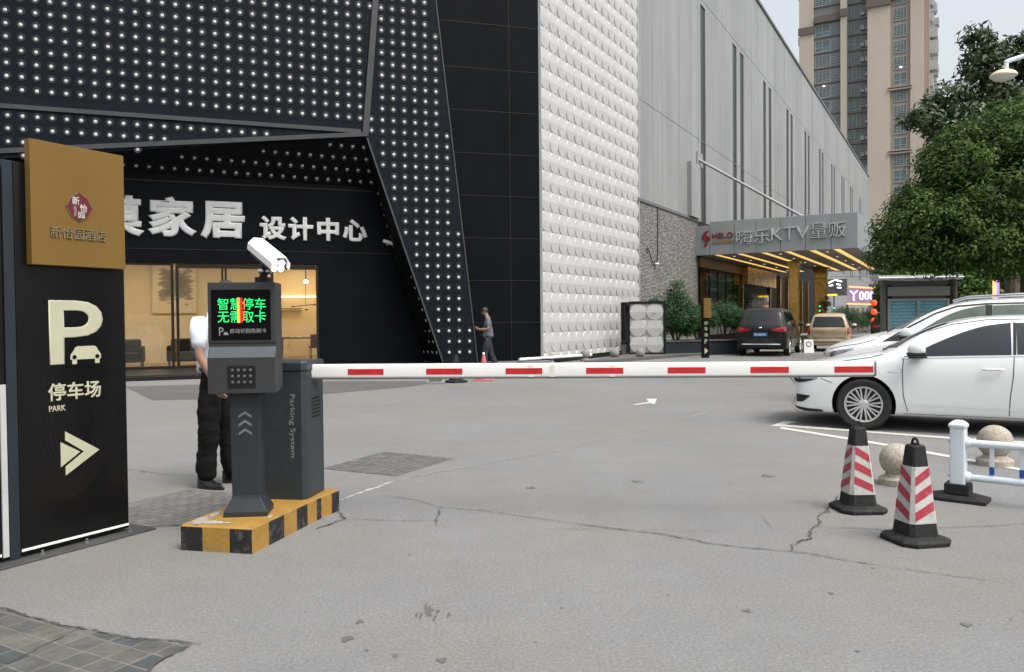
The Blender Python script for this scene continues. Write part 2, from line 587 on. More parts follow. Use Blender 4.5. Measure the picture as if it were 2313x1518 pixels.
struct('ground_cracks', ck, M['crackm'], smooth=0)

pl = MB()
pl.add([(x, y, 0.0045) for x, y in [(3.30, 10.19), (3.62, 10.66), (3.80, 10.60), (3.53, 10.31), (5.01, 9.12), (7.4, 7.72), (7.33, 7.60), (4.95, 8.99), (3.47, 10.13)]], [(0, 1, 2, 3, 8), (3, 4, 7, 8), (4, 5, 6, 7)])
pl.add([(x, y, 0.0045) for x, y in [(3.42, 10.10), (4.11, 8.62), (4.49, 7.56), (5.5, 4.8), (5.4, 4.78), (4.40, 7.50), (4.02, 8.52), (3.34, 9.97)]], [(0, 1, 6, 7), (1, 2, 5, 6), (2, 3, 4, 5)])
struct('parking_line', pl, M['paint_road'], smooth=0)
ar = MB()
ar.add([(x, y, 0.0045) for x, y in [(1.92, 12.86), (2.28, 13.30), (2.31, 13.80), (2.50, 13.78), (2.30, 12.90), (2.27, 13.13), (2.0, 12.83)]], [(0, 1, 5, 6), (1, 2, 3), (1, 3, 4, 5)])
struct('road_arrow', ar, M['paint_road'], smooth=0)
fl = MB()
crack(fl, [(-1.36, 6.19), (-1.04, 6.93)], 0.055, 0.003, 0.006)
struct('old_road_line', fl, M['paint_old'], smooth=0)
fl = MB()
crack(fl, [(-1.04, 6.93), (-0.73, 7.29), (-0.26, 7.74), (0.43, 8.4), (0.95, 9.11), (1.63, 10.02), (2.91, 11.85)], 0.035, 0.003, 0.004)
struct('faded_road_line', fl, M['paint_faint'], smooth=0)

st = MB()
BZ = [0.0022]
def blot(cx, cy, rx, ry, n=22, rag=0.3):
    BZ[0] += 0.00002
    z = BZ[0]
    ph = random.uniform(0, 6)
    pts = []
    for k in range(n):
        a = 2 * PI * k / n
        r = 1 + rag * math.sin(3 * a + ph) * 0.5 + random.uniform(-rag, rag) * 0.6
        pts.append((cx + rx * r * math.cos(a), cy + ry * r * math.sin(a), z))
    st.add(pts, [tuple(range(n))])
for k in range(16):
    blot(-0.41 + random.gauss(0, 0.030), 3.76 + random.gauss(0, 0.045), random.uniform(.004, .012), random.uniform(.012, .040), 12, 0.5)
for x, y, r in [(-0.72, 3.68, .018), (-0.74, 3.48, .024), (-0.63, 3.36, .008), (1.11, 3.77, .02), (2.04, 3.58, .022), (2.23, 7.0, .05), (1.06, 6.81, .04), (0.15, 6.6, .035), (-0.5, 3.3, .012), (-0.3, 3.25, .02), (1.6, 4.0, .012)]:
    blot(x, y, r, r * 1.3, 14, 0.5)
for k in range(26):
    x, y = random.uniform(-1.4, 4.5), random.uniform(2.9, 9)
    r = random.uniform(.004, .012)
    blot(x, y, r, r * random.uniform(.6, 1.8), 8, 0.5)
struct('ground_stains', st, M['stain'], smooth=0)

# ------------------------------------------------------------------ furniture store with the studded facade
F_O, F_R = (-2.06, 23.7, 0), 21.4
store = thing('furniture_store', 'black furniture showroom with studded angular facade and recessed lit shopfront', 'store', F_O, F_R)

def dot_panel_mat():
    m, n, l, b = nmat('dark perforated cladding')
    tc = n.new('ShaderNodeTexCoord')
    sp = n.new('ShaderNodeSeparateXYZ')
    l.new(tc.outputs['Object'], sp.inputs[0])
    def line(sock, off, pitch, w):
        a = n.new('ShaderNodeMath'); a.operation = 'MULTIPLY_ADD'
        a.inputs[1].default_value = 1 / pitch
        a.inputs[2].default_value = -off / pitch
        l.new(sock, a.inputs[0])
        f = n.new('ShaderNodeMath'); f.operation = 'FRACT'
        l.new(a.outputs[0], f.inputs[0])
        c = n.new('ShaderNodeMath'); c.operation = 'LESS_THAN'
        c.inputs[1].default_value = w / pitch
        l.new(f.outputs[0], c.inputs[0])
        return c.outputs[0]
    ha = line(sp.outputs['Z'], 0.44 + 0.155, 0.3207, 0.012)
    va = line(sp.outputs['X'], -1.41 + 0.155, 0.3207, 0.010)
    mxl = n.new('ShaderNodeMath'); mxl.operation = 'MAXIMUM'
    l.new(ha, mxl.inputs[0]); l.new(va, mxl.inputs[1])
    nz = n.new('ShaderNodeTexNoise')
    nz.inputs['Scale'].default_value = 0.9
    nz.inputs['Detail'].default_value = 6
    l.new(tc.outputs['Object'], nz.inputs['Vector'])
    r = n.new('ShaderNodeMapRange')
    r.inputs['From Min'].default_value, r.inputs['From Max'].default_value = 0.3, 0.7
    r.inputs['To Min'].default_value, r.inputs['To Max'].default_value = 0.8, 1.2
    l.new(nz.outputs['Fac'], r.inputs['Value'])
    a = n.new('ShaderNodeMix'); a.data_type = 'RGBA'
    a.inputs['A'].default_value = (0.0078, 0.0105, 0.0150, 1)
    a.inputs['B'].default_value = (0.0038, 0.0048, 0.0065, 1)
    l.new(mxl.outputs[0], a.inputs['Factor'])
    c = n.new('ShaderNodeMix'); c.data_type = 'RGBA'; c.blend_type = 'MULTIPLY'
    c.inputs['Factor'].default_value = 1
    l.new(a.outputs['Result'], c.inputs['A']); l.new(r.outputs[0], c.inputs['B'])
    l.new(c.outputs['Result'], b.inputs['Base Color'])
    b.inputs['Roughness'].default_value = 0.5
    b.inputs['Specular IOR Level'].default_value = 0.06
    bp = n.new('ShaderNodeBump')
    bp.inputs['Strength'].default_value = 0.6
    bp.inputs['Distance'].default_value = 0.01
    bp.invert = True
    l.new(mxl.outputs[0], bp.inputs['Height'])
    l.new(bp.outputs[0], b.inputs['Normal'])
    return m
M['clad'] = dot_panel_mat()
M['wallblack'] = mat('black wall panel', (0.0036, 0.0046, 0.0062), 0.42, spec=0.06, var=0.3, vscale=0.6, bump=0.05, bscale=12)
M['soffit'] = mat('black reveal', (0.004, 0.004, 0.0045), 0.6, var=0.2, spec=0.15)
M['trim'] = mat('grey edge trim', (0.038, 0.041, 0.045), 0.5, var=0.15, spec=0.3)
M['joint'] = mat('panel joint', (0.017, 0.018, 0.0195), 0.5, spec=0.2)
M['stud'] = mat('white stud lens', (0.43, 0.45, 0.47), 0.25, var=0.2, vscale=1.3)
M['studring'] = mat('stud socket', (0.004, 0.004, 0.005), 0.25)
M['letter'] = mat('brushed pale letters', (0.50, 0.52, 0.52), 0.4, metal=0.1, var=0.08)

ZT = 13.2
OUT = [(1.1, 0.13), (-0.345, 13.2), (-16.0, 13.2), (-16.0, 5.0), (-11.77, 5.39), (-11.21, 5.46), (-2.23, 6.71), (-0.01, 0.13)]
obj('studded_cladding', MB().prism(OUT, 0, 0.3), M['clad'], store, smooth=0)
rv = MB()
e = 0.002
rv.add([(-2.23, e, 6.71 - e), (-16, e, 5.0 - e), (-16, 1.3, 5.66), (-1.66, 1.3, 5.43)], [(0, 1, 2, 3)])
rv.add([(-2.23 - e, e, 6.71), (-0.01 - e, e, 0.13), (-0.21, 1.3, 0.13), (-1.66, 1.3, 5.43)], [(0, 1, 2, 3)])
obj('reveal', rv, M['soffit'], store, smooth=0)
tr = MB()
def bar(a, b, w, y0, y1):
    a, b = Vector(a), Vector(b)
    t = (b - a).normalized()
    nn = Vector((-t.y, t.x)) * w / 2
    tr.prism([tuple(a + nn), tuple(b + nn), tuple(b - nn), tuple(a - nn)], y0, y1)
bar((-2.23, 6.75), (-1.66, 13.2), 0.17, -0.06, -0.003)
bar((-2.36, 6.80), (-16, 6.72), 0.11, -0.05, -0.003)
bar((-2.15, 6.74), (-16, 5.06), 0.12, -0.055, -0.003)
bar((-2.19, 6.66), (0.0, 0.14), 0.05, -0.02, -0.003)
bar((1.085, 0.14), (-0.36, 13.2), 0.035, -0.02, -0.003)
obj('edge_trim', tr, M['trim'], store, smooth=0)

def inside(p, poly):
    x, y = p
    c = False
    for i in range(len(poly)):
        (x1, y1), (x2, y2) = poly[i], poly[i - 1]
        if (y1 > y) != (y2 > y) and x < (x2 - x1) * (y - y1) / (y2 - y1) + x1:
            c = not c
    return c
def segd(p, a, b):
    p, a, b = Vector(p), Vector(a), Vector(b)
    t = max(0, min(1, (p - a).dot(b - a) / (b - a).length_squared))
    return (p - a - (b - a) * t).length
sd = MB()
sd.lathe([(0.098, -0.001), (0.101, -0.012), (0.092, -0.014), (0.084, -0.004), (0.045, -0.003)], 16, axis='y', mi=1)
sd.lathe([(0.044, -0.003), (0.045, -0.012), (0.040, -0.019), (0.024, -0.023), (0.0, -0.024)], 12, axis='y', mi=0)
stud_mesh = mesh_of('stud', sd)
stud_mesh.materials.append(M['stud'])
stud_mesh.materials.append(M['studring'])
pts = []
LINES = [((-2.23, 6.75), (-1.66, 13.2)), ((-2.36, 6.80), (-16, 6.72)), ((-2.15, 6.74), (-16, 5.06)), ((-2.19, 6.66), (0.0, 0.14)), ((1.085, 0.14), (-0.36, 13.2))]
for i in range(-44, 9):
    for k in range(0, 40):
        p = (-1.41 + 0.3207 * i, 0.44 + 0.3207 * k)
        if inside(p, OUT) and min(segd(p, *q) for q in LINES) > 0.115 and p[1] < 13.1:
            pts.append(p)
frot = Matrix.Translation(F_O) @ Matrix.Rotation(R(F_R), 4, 'Z')
camp = Vector((0, 0, 1.4))
def cam_size(p):
    w = frot @ Vector((p[0], 0, p[1]))
    ok = abs(w.x / w.y) < 0.64 and (w.z - 1.4) / w.y < 0.40 and not (w.x / w.y < -0.485 and w.z < 6.2)
    return (0 if ok else 1, (w - camp).length)
pts.sort(key=cam_size)
for p in pts[:100]:
    obj('stud', stud_mesh, [], store, loc=(p[0], 0, p[1]))
rest = MB()
for p in pts[100:]:
    rest.join(sd, Matrix.Translation((p[0], 0, p[1])))
# studs on the sloping reveal and on the side reveal
def plane_studs(O, U, V, uv):
    U, V = Vector(U).normalized(), Vector(V)
    N = U.cross(V).normalized()
    V = N.cross(U)
    Mx = Matrix.Identity(4)
    for c, a in enumerate((U, -N, V)):
        for r_ in range(3):
            Mx[r_][c] = a[r_]
    return N, Mx
O = Vector((-1.66, 1.3, 5.43)); U = Vector((-1, 0, 0.016)); V = Vector((-2.23, 0, 6.71)) - O
N, Mx = plane_studs(O, U, V, None)
if N.dot(Vector((0, -1, -0.6))) < 0:
    Mx = Mx @ Matrix.Rotation(PI, 4, 'Z')
    N = -N
for i in range(0, 46):
    for k in range(4):
        p = O + U.normalized() * (0.12 + 0.3207 * i) + V.normalized() * (0.22 + 0.42 * k)
        # height of the front edge above this column
        t = (p.x + 2.23) / (-16 + 2.23)
        zmax = 6.71 + (5.0 - 6.71) * t
        frac = (p - O).dot(V.normalized()) / V.length
        edge_ok = p.z < zmax - 0.14 - (1.3 - p.y) * 0.0 and p.y > 0.1
        if edge_ok and p.x < -1.75 - 0.55 * frac:
            rest.join(sd, Matrix.Translation(p) @ Mx)
A0, A1 = Vector((-2.23, 0, 6.71)), Vector((-0.01, 0, 0.13))
B0, B1 = Vector((-1.66, 1.3, 5.43)), Vector((-0.21, 1.3, 0.13))
nn = (A1 - A0).cross(B1 - A0).normalized()
if nn.x > 0:
    nn = -nn
up = (A0 - A1).normalized()
sx = up.cross(nn)
Mz = Matrix.Identity(4)
for c, a in enumerate((sx, -nn, up)):
    for r_ in range(3):
        Mz[r_][c] = a[r_]
for k in range(16):
    z = 0.44 + 0.3207 * k
    tA = (6.71 - z) / (6.71 - 0.13)
    tB = (5.43 - z) / (5.43 - 0.13)
    a, b = A0.lerp(A1, tA), B0.lerp(B1, max(0, tB))
    for j in range(4):
        rest.join(sd, Matrix.Translation(a.lerp(b, 0.13 + 0.245 * j)) @ Mz)
o = obj('stud_field', rest, [M['stud'], M['studring']], store)
o['kind'] = 'stuff'

# recessed shopfront
wl_ = MB()
wl_.box(-16, -0.3, 1.3, 1.5, 3.06, 5.70)
wl_.box(-3.41, -0.22, 1.3, 1.5, 0.12, 3.06)
wl_.box(-16, -11.4, 1.3, 1.5, 0.12, 3.06)
obj('shopfront_wall', wl_, M['wallblack'], store, smooth=0)
jt = MB()
jt.box(-16, -1.2, 1.285, 1.298, 3.44, 3.46)
jt.box(-16, -1.8, 1.27, 1.298, 5.30, 5.34)
obj('joint_strip', jt, M['joint'], store, smooth=0)
pf = MB()
pf.box(-18, 1.4, -1.55, 1.28, -0.3, 0.128)
pf.box(-18, 1.4, -1.62, -1.55, -0.3, 0.10)
obj('plinth', pf, M['black'], store, smooth=0, bevel=0.01)
letters('lettering', '漠家居', M['letter'], store, -9.38, -5.47, 3.76, 4.90, 1.30, 0.05, 0.046, spacing=1.28)
letters('lettering', '设计中心', M['letter'], store, -5.07, -1.96, 3.77, 4.47, 1.30, 0.05, 0.042, spacing=1.18)
# frames and glass
M['bronze'] = mat('dark bronze frame', (0.018, 0.013, 0.009), 0.3, metal=0.4)
fm = MB()
for x0, x1 in [(-11.4, -11.28), (-7.46, -7.38), (-7.33, -7.25), (-6.13, -6.07), (-6.04, -5.98), (-4.78, -4.70), (-3.49, -3.412)]:
    fm.box(x0, x1, 1.33, 1.41, 0.13, 3.05)
fm.box(-11.28, -7.46, 1.34, 1.40, 3.00, 3.055)
fm.box(-7.25, -3.49, 1.34, 1.40, 2.93, 3.05)
fm.box(-11.28, -3.49, 1.335, 1.405, 0.13, 0.20)
obj('window_frame', fm, M['bronze'], store, smooth=0, bevel=0.006)
hd_m = MB()
for x in (-6.30, -5.82):
    hd_m.tube([(x, 1.30, 0.75), (x, 1.30, 1.65)], 0.02, 8)
    for z in (0.85, 1.55):
        hd_m.tube([(x, 1.30, z), (x, 1.365, z)], 0.012, 6)
obj('door_handle', hd_m, M['steel'], store)
gt = MB()
gt.box(-7.355, -7.345, 1.31, 1.335, 0.13, 3.09)
gt.box(-7.355, -4.7, 1.31, 1.335, 3.062, 3.078)
obj('gilt_strip', gt, M['gold'], store, smooth=0)
M['shopglass'] = glass('shop glass', (0.93, 0.93, 0.91), 0.01)
for x0, x1 in [(-11.28, -7.46), (-7.25, -6.13), (-5.98, -4.78), (-4.70, -3.49)]:
    obj('shop_window', MB().box(x0, x1, 1.365, 1.375, 0.20, 3.0), M['shopglass'], store, smooth=0)
# the lit showroom behind the glass
M['cream'] = mat('cream wall', (0.62, 0.54, 0.38), 0.7, var=0.06, vscale=1)
M['woodfloor'] = mat('timber floor', (0.24, 0.15, 0.08), 0.35, var=0.25, stretch=(0.6, 5, 1))
rm = MB()
rm.box(-12.5, -4.35, 4.6, 4.75, 0.13, 3.4)
rm.box(-4.45, -4.35, 4.75, 7.6, 0.13, 3.4)
rm.box(-4.35, -0.5, 7.5, 7.65, 0.13, 3.4)
rm.box(-12.6, -12.5, 1.5, 4.75, 0.13, 3.4)
rm.box(-2.3, -2.2, 1.5, 7.6, 0.13, 3.4)
obj('showroom_wall', rm, M['cream'], store, smooth=0)
obj('showroom_ceiling', MB().box(-12.6, -2.2, 1.5, 7.65, 3.4, 3.5), M['cream'], store, smooth=0)
obj('showroom_floor', MB().box(-12.6, -2.2, 1.41, 7.65, 0.06, 0.132), M['woodfloor'], store, smooth=0)
obj('wainscot', MB().box(-12.5, -4.46, 4.56, 4.597, 0.13, 1.70), mat('pale wainscot', (0.66, 0.58, 0.42), 0.6), store, smooth=0)
M['lamp_warm'] = emit('warm ceiling lamp', (1.0, 0.77, 0.47), 7.5)
lp = MB()
for x in (-11, -9.3, -7.6, -5.9):
    lp.box(x - 0.55, x + 0.55, 2.3, 3.1, 3.37, 3.395)
lp.box(-4.1, -2.6, 3.5, 4.6, 3.37, 3.395)
lp.box(-4.1, -2.6, 5.8, 6.6, 3.37, 3.395)
obj('ceiling_lamp', lp, M['lamp_warm'], store, smooth=0)
cv = MB().box(-4.3, -2.32, 7.42, 7.48, 2.30, 2.33)
obj('cove_lamp', cv, emit('cove light', (1.0, 0.82, 0.5), 2.2), store, smooth=0)

def ink_mat():
    m, n, l, b = nmat('ink wash painting')
    tc = n.new('ShaderNodeTexCoord')
    mp = n.new('ShaderNodeMapping')
    mp.inputs['Scale'].default_value = (1.2, 1, 6)
    l.new(tc.outputs['Object'], mp.inputs['Vector'])
    nz = n.new('ShaderNodeTexNoise')
    nz.inputs['Scale'].default_value = 1.6
    nz.inputs['Detail'].default_value = 9
    nz.inputs['Roughness'].default_value = 0.7
    l.new(mp.outputs[0], nz.inputs['Vector'])
    sp = n.new('ShaderNodeSeparateXYZ'); l.new(tc.outputs['Object'], sp.inputs[0])
    def ab(sock, c, w):
        q = n.new('ShaderNodeMath'); q.operation = 'SUBTRACT'; q.inputs[1].default_value = c
        l.new(sock, q.inputs[0])
        r = n.new('ShaderNodeMath'); r.operation = 'ABSOLUTE'; l.new(q.outputs[0], r.inputs[0])
        k = n.new('ShaderNodeMath'); k.operation = 'MULTIPLY'; k.inputs[1].default_value = 1 / w
        l.new(r.outputs[0], k.inputs[0])
        return k.outputs[0]
    mxn = n.new('ShaderNodeMath'); mxn.operation = 'MAXIMUM'
    l.new(ab(sp.outputs['X'], 0.05, 0.52), mxn.inputs[0]); l.new(ab(sp.outputs['Z'], 0.14, 0.55), mxn.inputs[1])
    ad = n.new('ShaderNodeMath'); ad.operation = 'MULTIPLY_ADD'
    ad.inputs[1].default_value = -0.45
    a2 = n.new('ShaderNodeMath'); a2.operation = 'ADD'; a2.inputs[1].default_value = 0.52
    l.new(nz.outputs['Fac'], a2.inputs[0])
    l.new(mxn.outputs[0], ad.inputs[0]); l.new(a2.outputs[0], ad.inputs[2])
    cr = n.new('ShaderNodeValToRGB')
    e = cr.color_ramp.elements
    e[0].position, e[0].color = 0.60, (0.62, 0.55, 0.42, 1)
    e[1].position, e[1].color = 0.66, (0.24, 0.215, 0.175, 1)
    k = e.new(0.95); k.color = (0.13, 0.115, 0.10, 1)
    l.new(ad.outputs[0], cr.inputs[0])
    l.new(cr.outputs[0], b.inputs['Base Color'])
    b.inputs['Roughness'].default_value = 0.7
    return m
def W(x, y, z):
    return tuple(frot @ Vector((x, y, z)))
pt = thing('wall_painting', 'tall abstract ink painting on the cream wall inside the shop window', 'painting', W(-7.45, 4.50, 2.45), F_R)
obj('canvas', MB().box(-0.62, 0.62, 0.0, 0.04, -0.72, 0.72), ink_mat(), pt, smooth=0)
fr = MB()
for a in ((-0.65, -0.62, -0.75, 0.75), (0.62, 0.65, -0.75, 0.75)):
    fr.box(a[0], a[1], -0.01, 0.05, a[2], a[3])
fr.box(-0.62, 0.62, -0.01, 0.05, 0.72, 0.75); fr.box(-0.62, 0.62, -0.01, 0.05, -0.75, -0.72)
obj('frame', fr, M['cream'], pt, smooth=0)
M['sofa'] = mat('dark fabric', (0.030, 0.022, 0.017), 0.85, var=0.2, bump=0.3)
M['wood'] = mat('walnut', (0.10, 0.055, 0.03), 0.45, var=0.3, stretch=(6, 1, 1))
def sofa(x, w, y, lab):
    s = thing('armchair', lab, 'armchair', W(x, y, 0.132), F_R, 'dark seats in the showroom')
    obj('seat', MB().box(-w / 2 + 0.12, w / 2 - 0.12, -0.40, 0.33, 0.14, 0.42), M['sofa'], s, bevel=0.04)
    obj('backrest', MB().box(-w / 2 + 0.10, w / 2 - 0.10, 0.22, 0.42, 0.42, 0.80), M['sofa'], s, bevel=0.05)
    for k in (-1, 1):
        obj('armrest', MB().box(min(k * w / 2, k * (w / 2 - 0.12)), max(k * w / 2, k * (w / 2 - 0.12)), -0.42, 0.42, 0.14, 0.60), M['sofa'], s, bevel=0.04)
    lg = [(-w / 2 + 0.06, -0.36), (w / 2 - 0.06, -0.36), (-w / 2 + 0.06, 0.36), (w / 2 - 0.06, 0.36)]
    for q in lg:
        obj('leg', MB().box(q[0] - 0.02, q[0] + 0.02, q[1] - 0.02, q[1] + 0.02, 0, 0.14), M['wood'], s, smooth=0)
sofa(-8.75, 1.05, 2.5, 'dark armchair behind the glass, beside the hotel sign board edge')
sofa(-7.05, 1.15, 2.5, 'dark armchair behind the glass doors, behind the guard in white')
tb = thing('dining_table', 'timber dining table inside the right hand end of the shop window', 'table', W(-3.75, 3.9, 0.132), F_R)
obj('tabletop', MB().box(-0.62, 0.9, -0.45, 0.45, 0.72, 0.76), M['wood'], tb, bevel=0.01)
for x, y in ((-0.55, -0.38), (0.82, -0.38), (-0.55, 0.38), (0.82, 0.38)):
    obj('leg', MB().tube([(x, y, 0), (x * 0.94, y * 0.94, 0.72)], 0.025), M['wood'], tb)
for i, x in enumerate((-0.3, 0.0, 0.32)):
    p = obj('plate', MB().lathe([(0.04, 0), (0.07, 0.01), (0.13, 0.03), (0.125, 0.032), (0.06, 0.014), (0, 0.012)], 18), M['lamp_warm'] if False else M['white'], None, loc=W(-3.75 + x, 3.75, 0.893))
    tag(p, ['white plate on the shop table nearest the camera mast', 'white plate at the middle of the shop table', 'white plate on the shop table nearest the black wall'][i], 'plate', 'plates on the shop table')
ch = thing('dining_chair', 'dark red dining chair drawn up to the timber table in the shop', 'chair', W(-3.25, 3.2, 0.132), F_R)
M['redfab'] = mat('dark red fabric', (0.16, 0.02, 0.02), 0.8)
obj('seat', MB().box(-0.22, 0.22, -0.22, 0.22, 0.42, 0.48), M['redfab'], ch, bevel=0.02)
obj('backrest', MB().box(-0.22, 0.22, -0.24, -0.19, 0.48, 0.86), M['redfab'], ch, bevel=0.02)
for x in (-0.19, 0.19):
    for y in (-0.19, 0.19):
        obj('leg', MB().tube([(x, y, 0), (x, y, 0.42)], 0.015), M['wood'], ch)
pn = thing('pendant_lamp', 'slim branching pendant lamp hanging inside the right end of the shop', 'lamp', W(-3.4, 4.6, 3.4), F_R)
obj('cord', MB().tube([(0, 0, 0), (0, 0, -1.45)], 0.008), M['blackmatt'], pn)
obj('arm', MB().tube([(-0.45, 0, -1.50), (0.35, 0, -1.42)], 0.012), M['blackmatt'], pn)
for x, z in ((-0.42, -1.52), (0.02, -1.62), (0.30, -1.46)):
    obj('lamp_shade', MB().lathe([(0.02, 0.05), (0.09, 0.0), (0.08, 0.0), (0.015, 0.04)], 14, (x, 0, z)), M['blackmatt'], pn)
sl = obj('wall_shelf', MB().box(-0.45, 0.55, 0, 0.2, 0, 0.03), M['wood'], None, loc=W(-3.75, 7.25, 1.86), rot=(0, 0, R(F_R)))
tag(sl, 'dark timber shelf on the back wall of the showroom', 'shelf')
sp = thing('spotlight', 'round white ceiling spotlight glowing in the showroom', 'spotlight', W(-3.35, 4.9, 2.75), F_R)
obj('bulb', MB().ball((0, 0, 0), (0.07, 0.07, 0.06)), emit('spot', (1, 0.93, 0.8), 14), sp)
obj('stem', MB().tube([(0, 0, 0.05), (0, 0, 0.65)], 0.015), M['blackmatt'], sp)

# black wall to the right of the studs
bk = thing('black_panel_building', 'plain black panelled wall block between the studded facade and the white wall', 'building', (-1.142, 24.382, 0), 16.0)
obj('wall', MB().prism([(-0.42, 0.0), (2.17, 0.0), (2.17, 13.2), (-2.1, 13.2)], 0, 0.5), M['wallblack'], bk, smooth=0)
jb = MB()
for z in (1.315, 2.61, 3.91, 5.20, 6.485, 7.78, 9.06, 10.42, 11.7):
    jb.box(-0.42 - 0.127 * z, 2.17, -0.006, -0.0005, z - 0.009, z + 0.009)
jb.box(1.163, 1.177, -0.008, -0.0005, 0.15, 13.2)
obj('joint_strip', jb, M['joint'], bk, smooth=0)
obj('plinth', MB().box(-0.3, 2.3, -0.55, -0.002, 0, 0.125), M['grey'], bk, smooth=0, bevel=0.02)
sc = thing('security_camera', 'small white security camera on the black wall beside the big pale lettering', 'camera', W(-1.35, 1.30, 3.72), F_R)
obj('bracket', MB().tube([(0, 0, 0), (0, -0.16, 0.03)], 0.025), M['white'], sc)
obj('body', MB().tube([(-0.16, -0.22, 0.10), (0.20, -0.18, 0.0)], 0.055, 10), M['white'], sc, bevel=0.01)
# ------------------------------------------------------------------ white wing clad in relief tiles
A_O, A_R = (0.94, 24.98, 0), 60.85
amat = Matrix.Translation(A_O) @ Matrix.Rotation(R(A_R), 4, 'Z')
def WA(x, y, z):
    return tuple(amat @ Vector((x, y, z)))
M['tile'] = mat('white cast relief tile', (0.41, 0.412, 0.412), 0.55, var=0.08, vscale=2.5, dirt=0.3, dcol=(0.36, 0.355, 0.34), stretch=(1, 1, 0.5))

def relief(mb, x0, z0, px, pz, cols, rows, y, D, n=32):
    """cast tiles: a flat disc with a thin raised rim in each tile, hollow facets running to the four corners"""
    rr_ = random.Random(17)
    for i in cols:
        for k in rows:
            cx, cz = x0 + (i + 0.5) * px, z0 + (k + 0.5) * pz
            d = D * rr_.uniform(0.9, 1.1)
            vs, fs = [], []
            radii = ((0.5, 0.0), (0.985, 0.0), (1.0, 0.0))
            vs.append((cx, y - 0.024, cz))
            for r, lift in radii:
                for j in range(n):
                    t = 2 * PI * j / n
                    v = r * math.sin(t)
                    h = 0.024 * (1 - abs(v)) + lift * d
                    vs.append((cx + r * math.cos(t) * px / 2, y - h, cz + v * pz / 2))
            for j in range(n):
                fs.append((0, 1 + j, 1 + (j + 1) % n))
            for q in range(2):
                for j in range(n):
                    a_, b_ = 1 + q * n + j, 1 + q * n + (j + 1) % n
                    fs.append((a_, a_ + n, b_ + n, b_))
            base = 1 + 2 * n
            for c in range(4):
                sx_, sz_ = ((1, 1), (-1, 1), (-1, -1), (1, -1))[c]
                ci_ = len(vs)
                vs.append((cx + sx_ * px / 2, y + d, cz + sz_ * pz / 2))
                mid_ = len(vs)
                for j in range(n // 4 + 1):
                    q = vs[base + (c * n // 4 + j) % n]
                    vs.append((q[0] + (cx + sx_ * px / 2 - q[0]) * 0.13, y + 0.5 * d, q[2] + (cz + sz_ * pz / 2 - q[2]) * 0.13))
                for j in range(n // 4):
                    a_, b_ = base + (c * n // 4 + j) % n, base + (c * n // 4 + j + 1) % n
                    fs.append((a_, mid_ + j, mid_ + j + 1, b_))
                    fs.append((mid_ + j, ci_, mid_ + j + 1))
            mb.add(vs, fs)

wing = thing('white_tile_building', 'building wing clad in white star patterned relief tiles', 'building', A_O, A_R)
rl = MB()
relief(rl, 0.0, 0.34, 0.6207, 0.64, range(14), range(3, 24), -0.02, 0.038)
relief(rl, 0.0, 0.34, 0.6207, 0.64, range(11), range(-1, 3), -0.02, 0.038)
obj('relief_cladding', rl, M['tile'], wing, smooth=0)
obj('lintel_panel', MB().box(6.83, 8.69, -0.03, 0.128, 2.051, 2.262), M['tile'], wing, smooth=0)
bx = MB()
bx.box(0.0, 8.69, 0.15, 0.3, 2.05, 15.4)
bx.box(0.0, 6.60, 0.15, 0.3, 0.0, 2.05)
bx.box(-0.03, 0.0, -0.06, 0.3, 0.15, 15.4)
bx.box(8.69, 8.725, -0.07, 0.3, 2.0, 15.4)
bx.box(6.6, 8.69, -0.06, 0.13, 2.0, 2.05)
bx.box(6.56, 6.60, -0.06, 0.13, 0.15, 2.0)
obj('wall', bx, M['tile'], wing, smooth=0)
obj('plinth', MB().box(-0.1, 6.6, -0.10, 0.128, 0, 0.165), M['black'], wing, smooth=0)
obj('door_recess', MB().box(6.62, 8.4, 0.2, 0.29, 0, 2.04), M['blackmatt'], wing, smooth=0)

lf = thing('tiled_gate', 'free standing gate leaf of six white star tiles in a black frame', 'gate', (4.30, 29.05, 0), -9)
gl_ = MB()
relief(gl_, 0.0, 0.145, 0.60, 0.595, range(2), range(3), -0.03, 0.05)
obj('tile_panel', gl_, M['tile'], lf, smooth=0)
fr = MB()
fr.box(-0.05, 0.0, -0.06, 0.08, 0.06, 2.02)
fr.box(1.2, 1.29, -0.06, 0.08, 0.06, 2.02)
fr.box(0.0, 1.2, -0.06, 0.08, 1.93, 2.02)
fr.box(0.0, 1.2, -0.06, 0.08, 0.06, 0.16)
fr.box(0.0, 1.2, 0.085, 0.11, 0.16, 1.93)
obj('frame', fr, M['black'], lf, smooth=0, bevel=0.006)
obj('foot', MB().box(-0.05, 0.05, -0.2, 0.2, 0, 0.06), M['black'], lf, smooth=0)
obj('foot', MB().box(1.19, 1.29, -0.2, 0.2, 0, 0.06), M['black'], lf, smooth=0)
dp = thing('doorway_frame', 'dark timber doorway frame at the end of the white tiled wall', 'doorway', WA(6.62, -0.1, 0), A_R)
obj('lintel', MB().box(0.0, 1.72, -0.16, 0.14, 1.88, 2.03), M['black'], dp, bevel=0.01)
obj('jamb', MB().box(0.0, 0.14, -0.10, 0.12, 0, 1.88), M['black'], dp, bevel=0.01)
bn = thing('litter_bin', 'small grey bin standing in the dark doorway by the tiled gate', 'bin', (4.13, 29.3, 0), 0)
obj('body', MB().lathe([(0.10, 0), (0.13, 0.02), (0.14, 0.42), (0.15, 0.43), (0.13, 0.45), (0, 0.44)], 16), M['grey'], bn)
obj('lid', MB().lathe([(0.14, 0.45), (0.13, 0.52), (0.07, 0.58), (0, 0.59)], 16), M['blackmatt'], bn)

# ------------------------------------------------------------------ long grey hall with slit windows
hall = thing('karaoke_hall', 'long grey metal clad hall with paired slit windows and a ledge stone base', 'building', A_O, A_R)

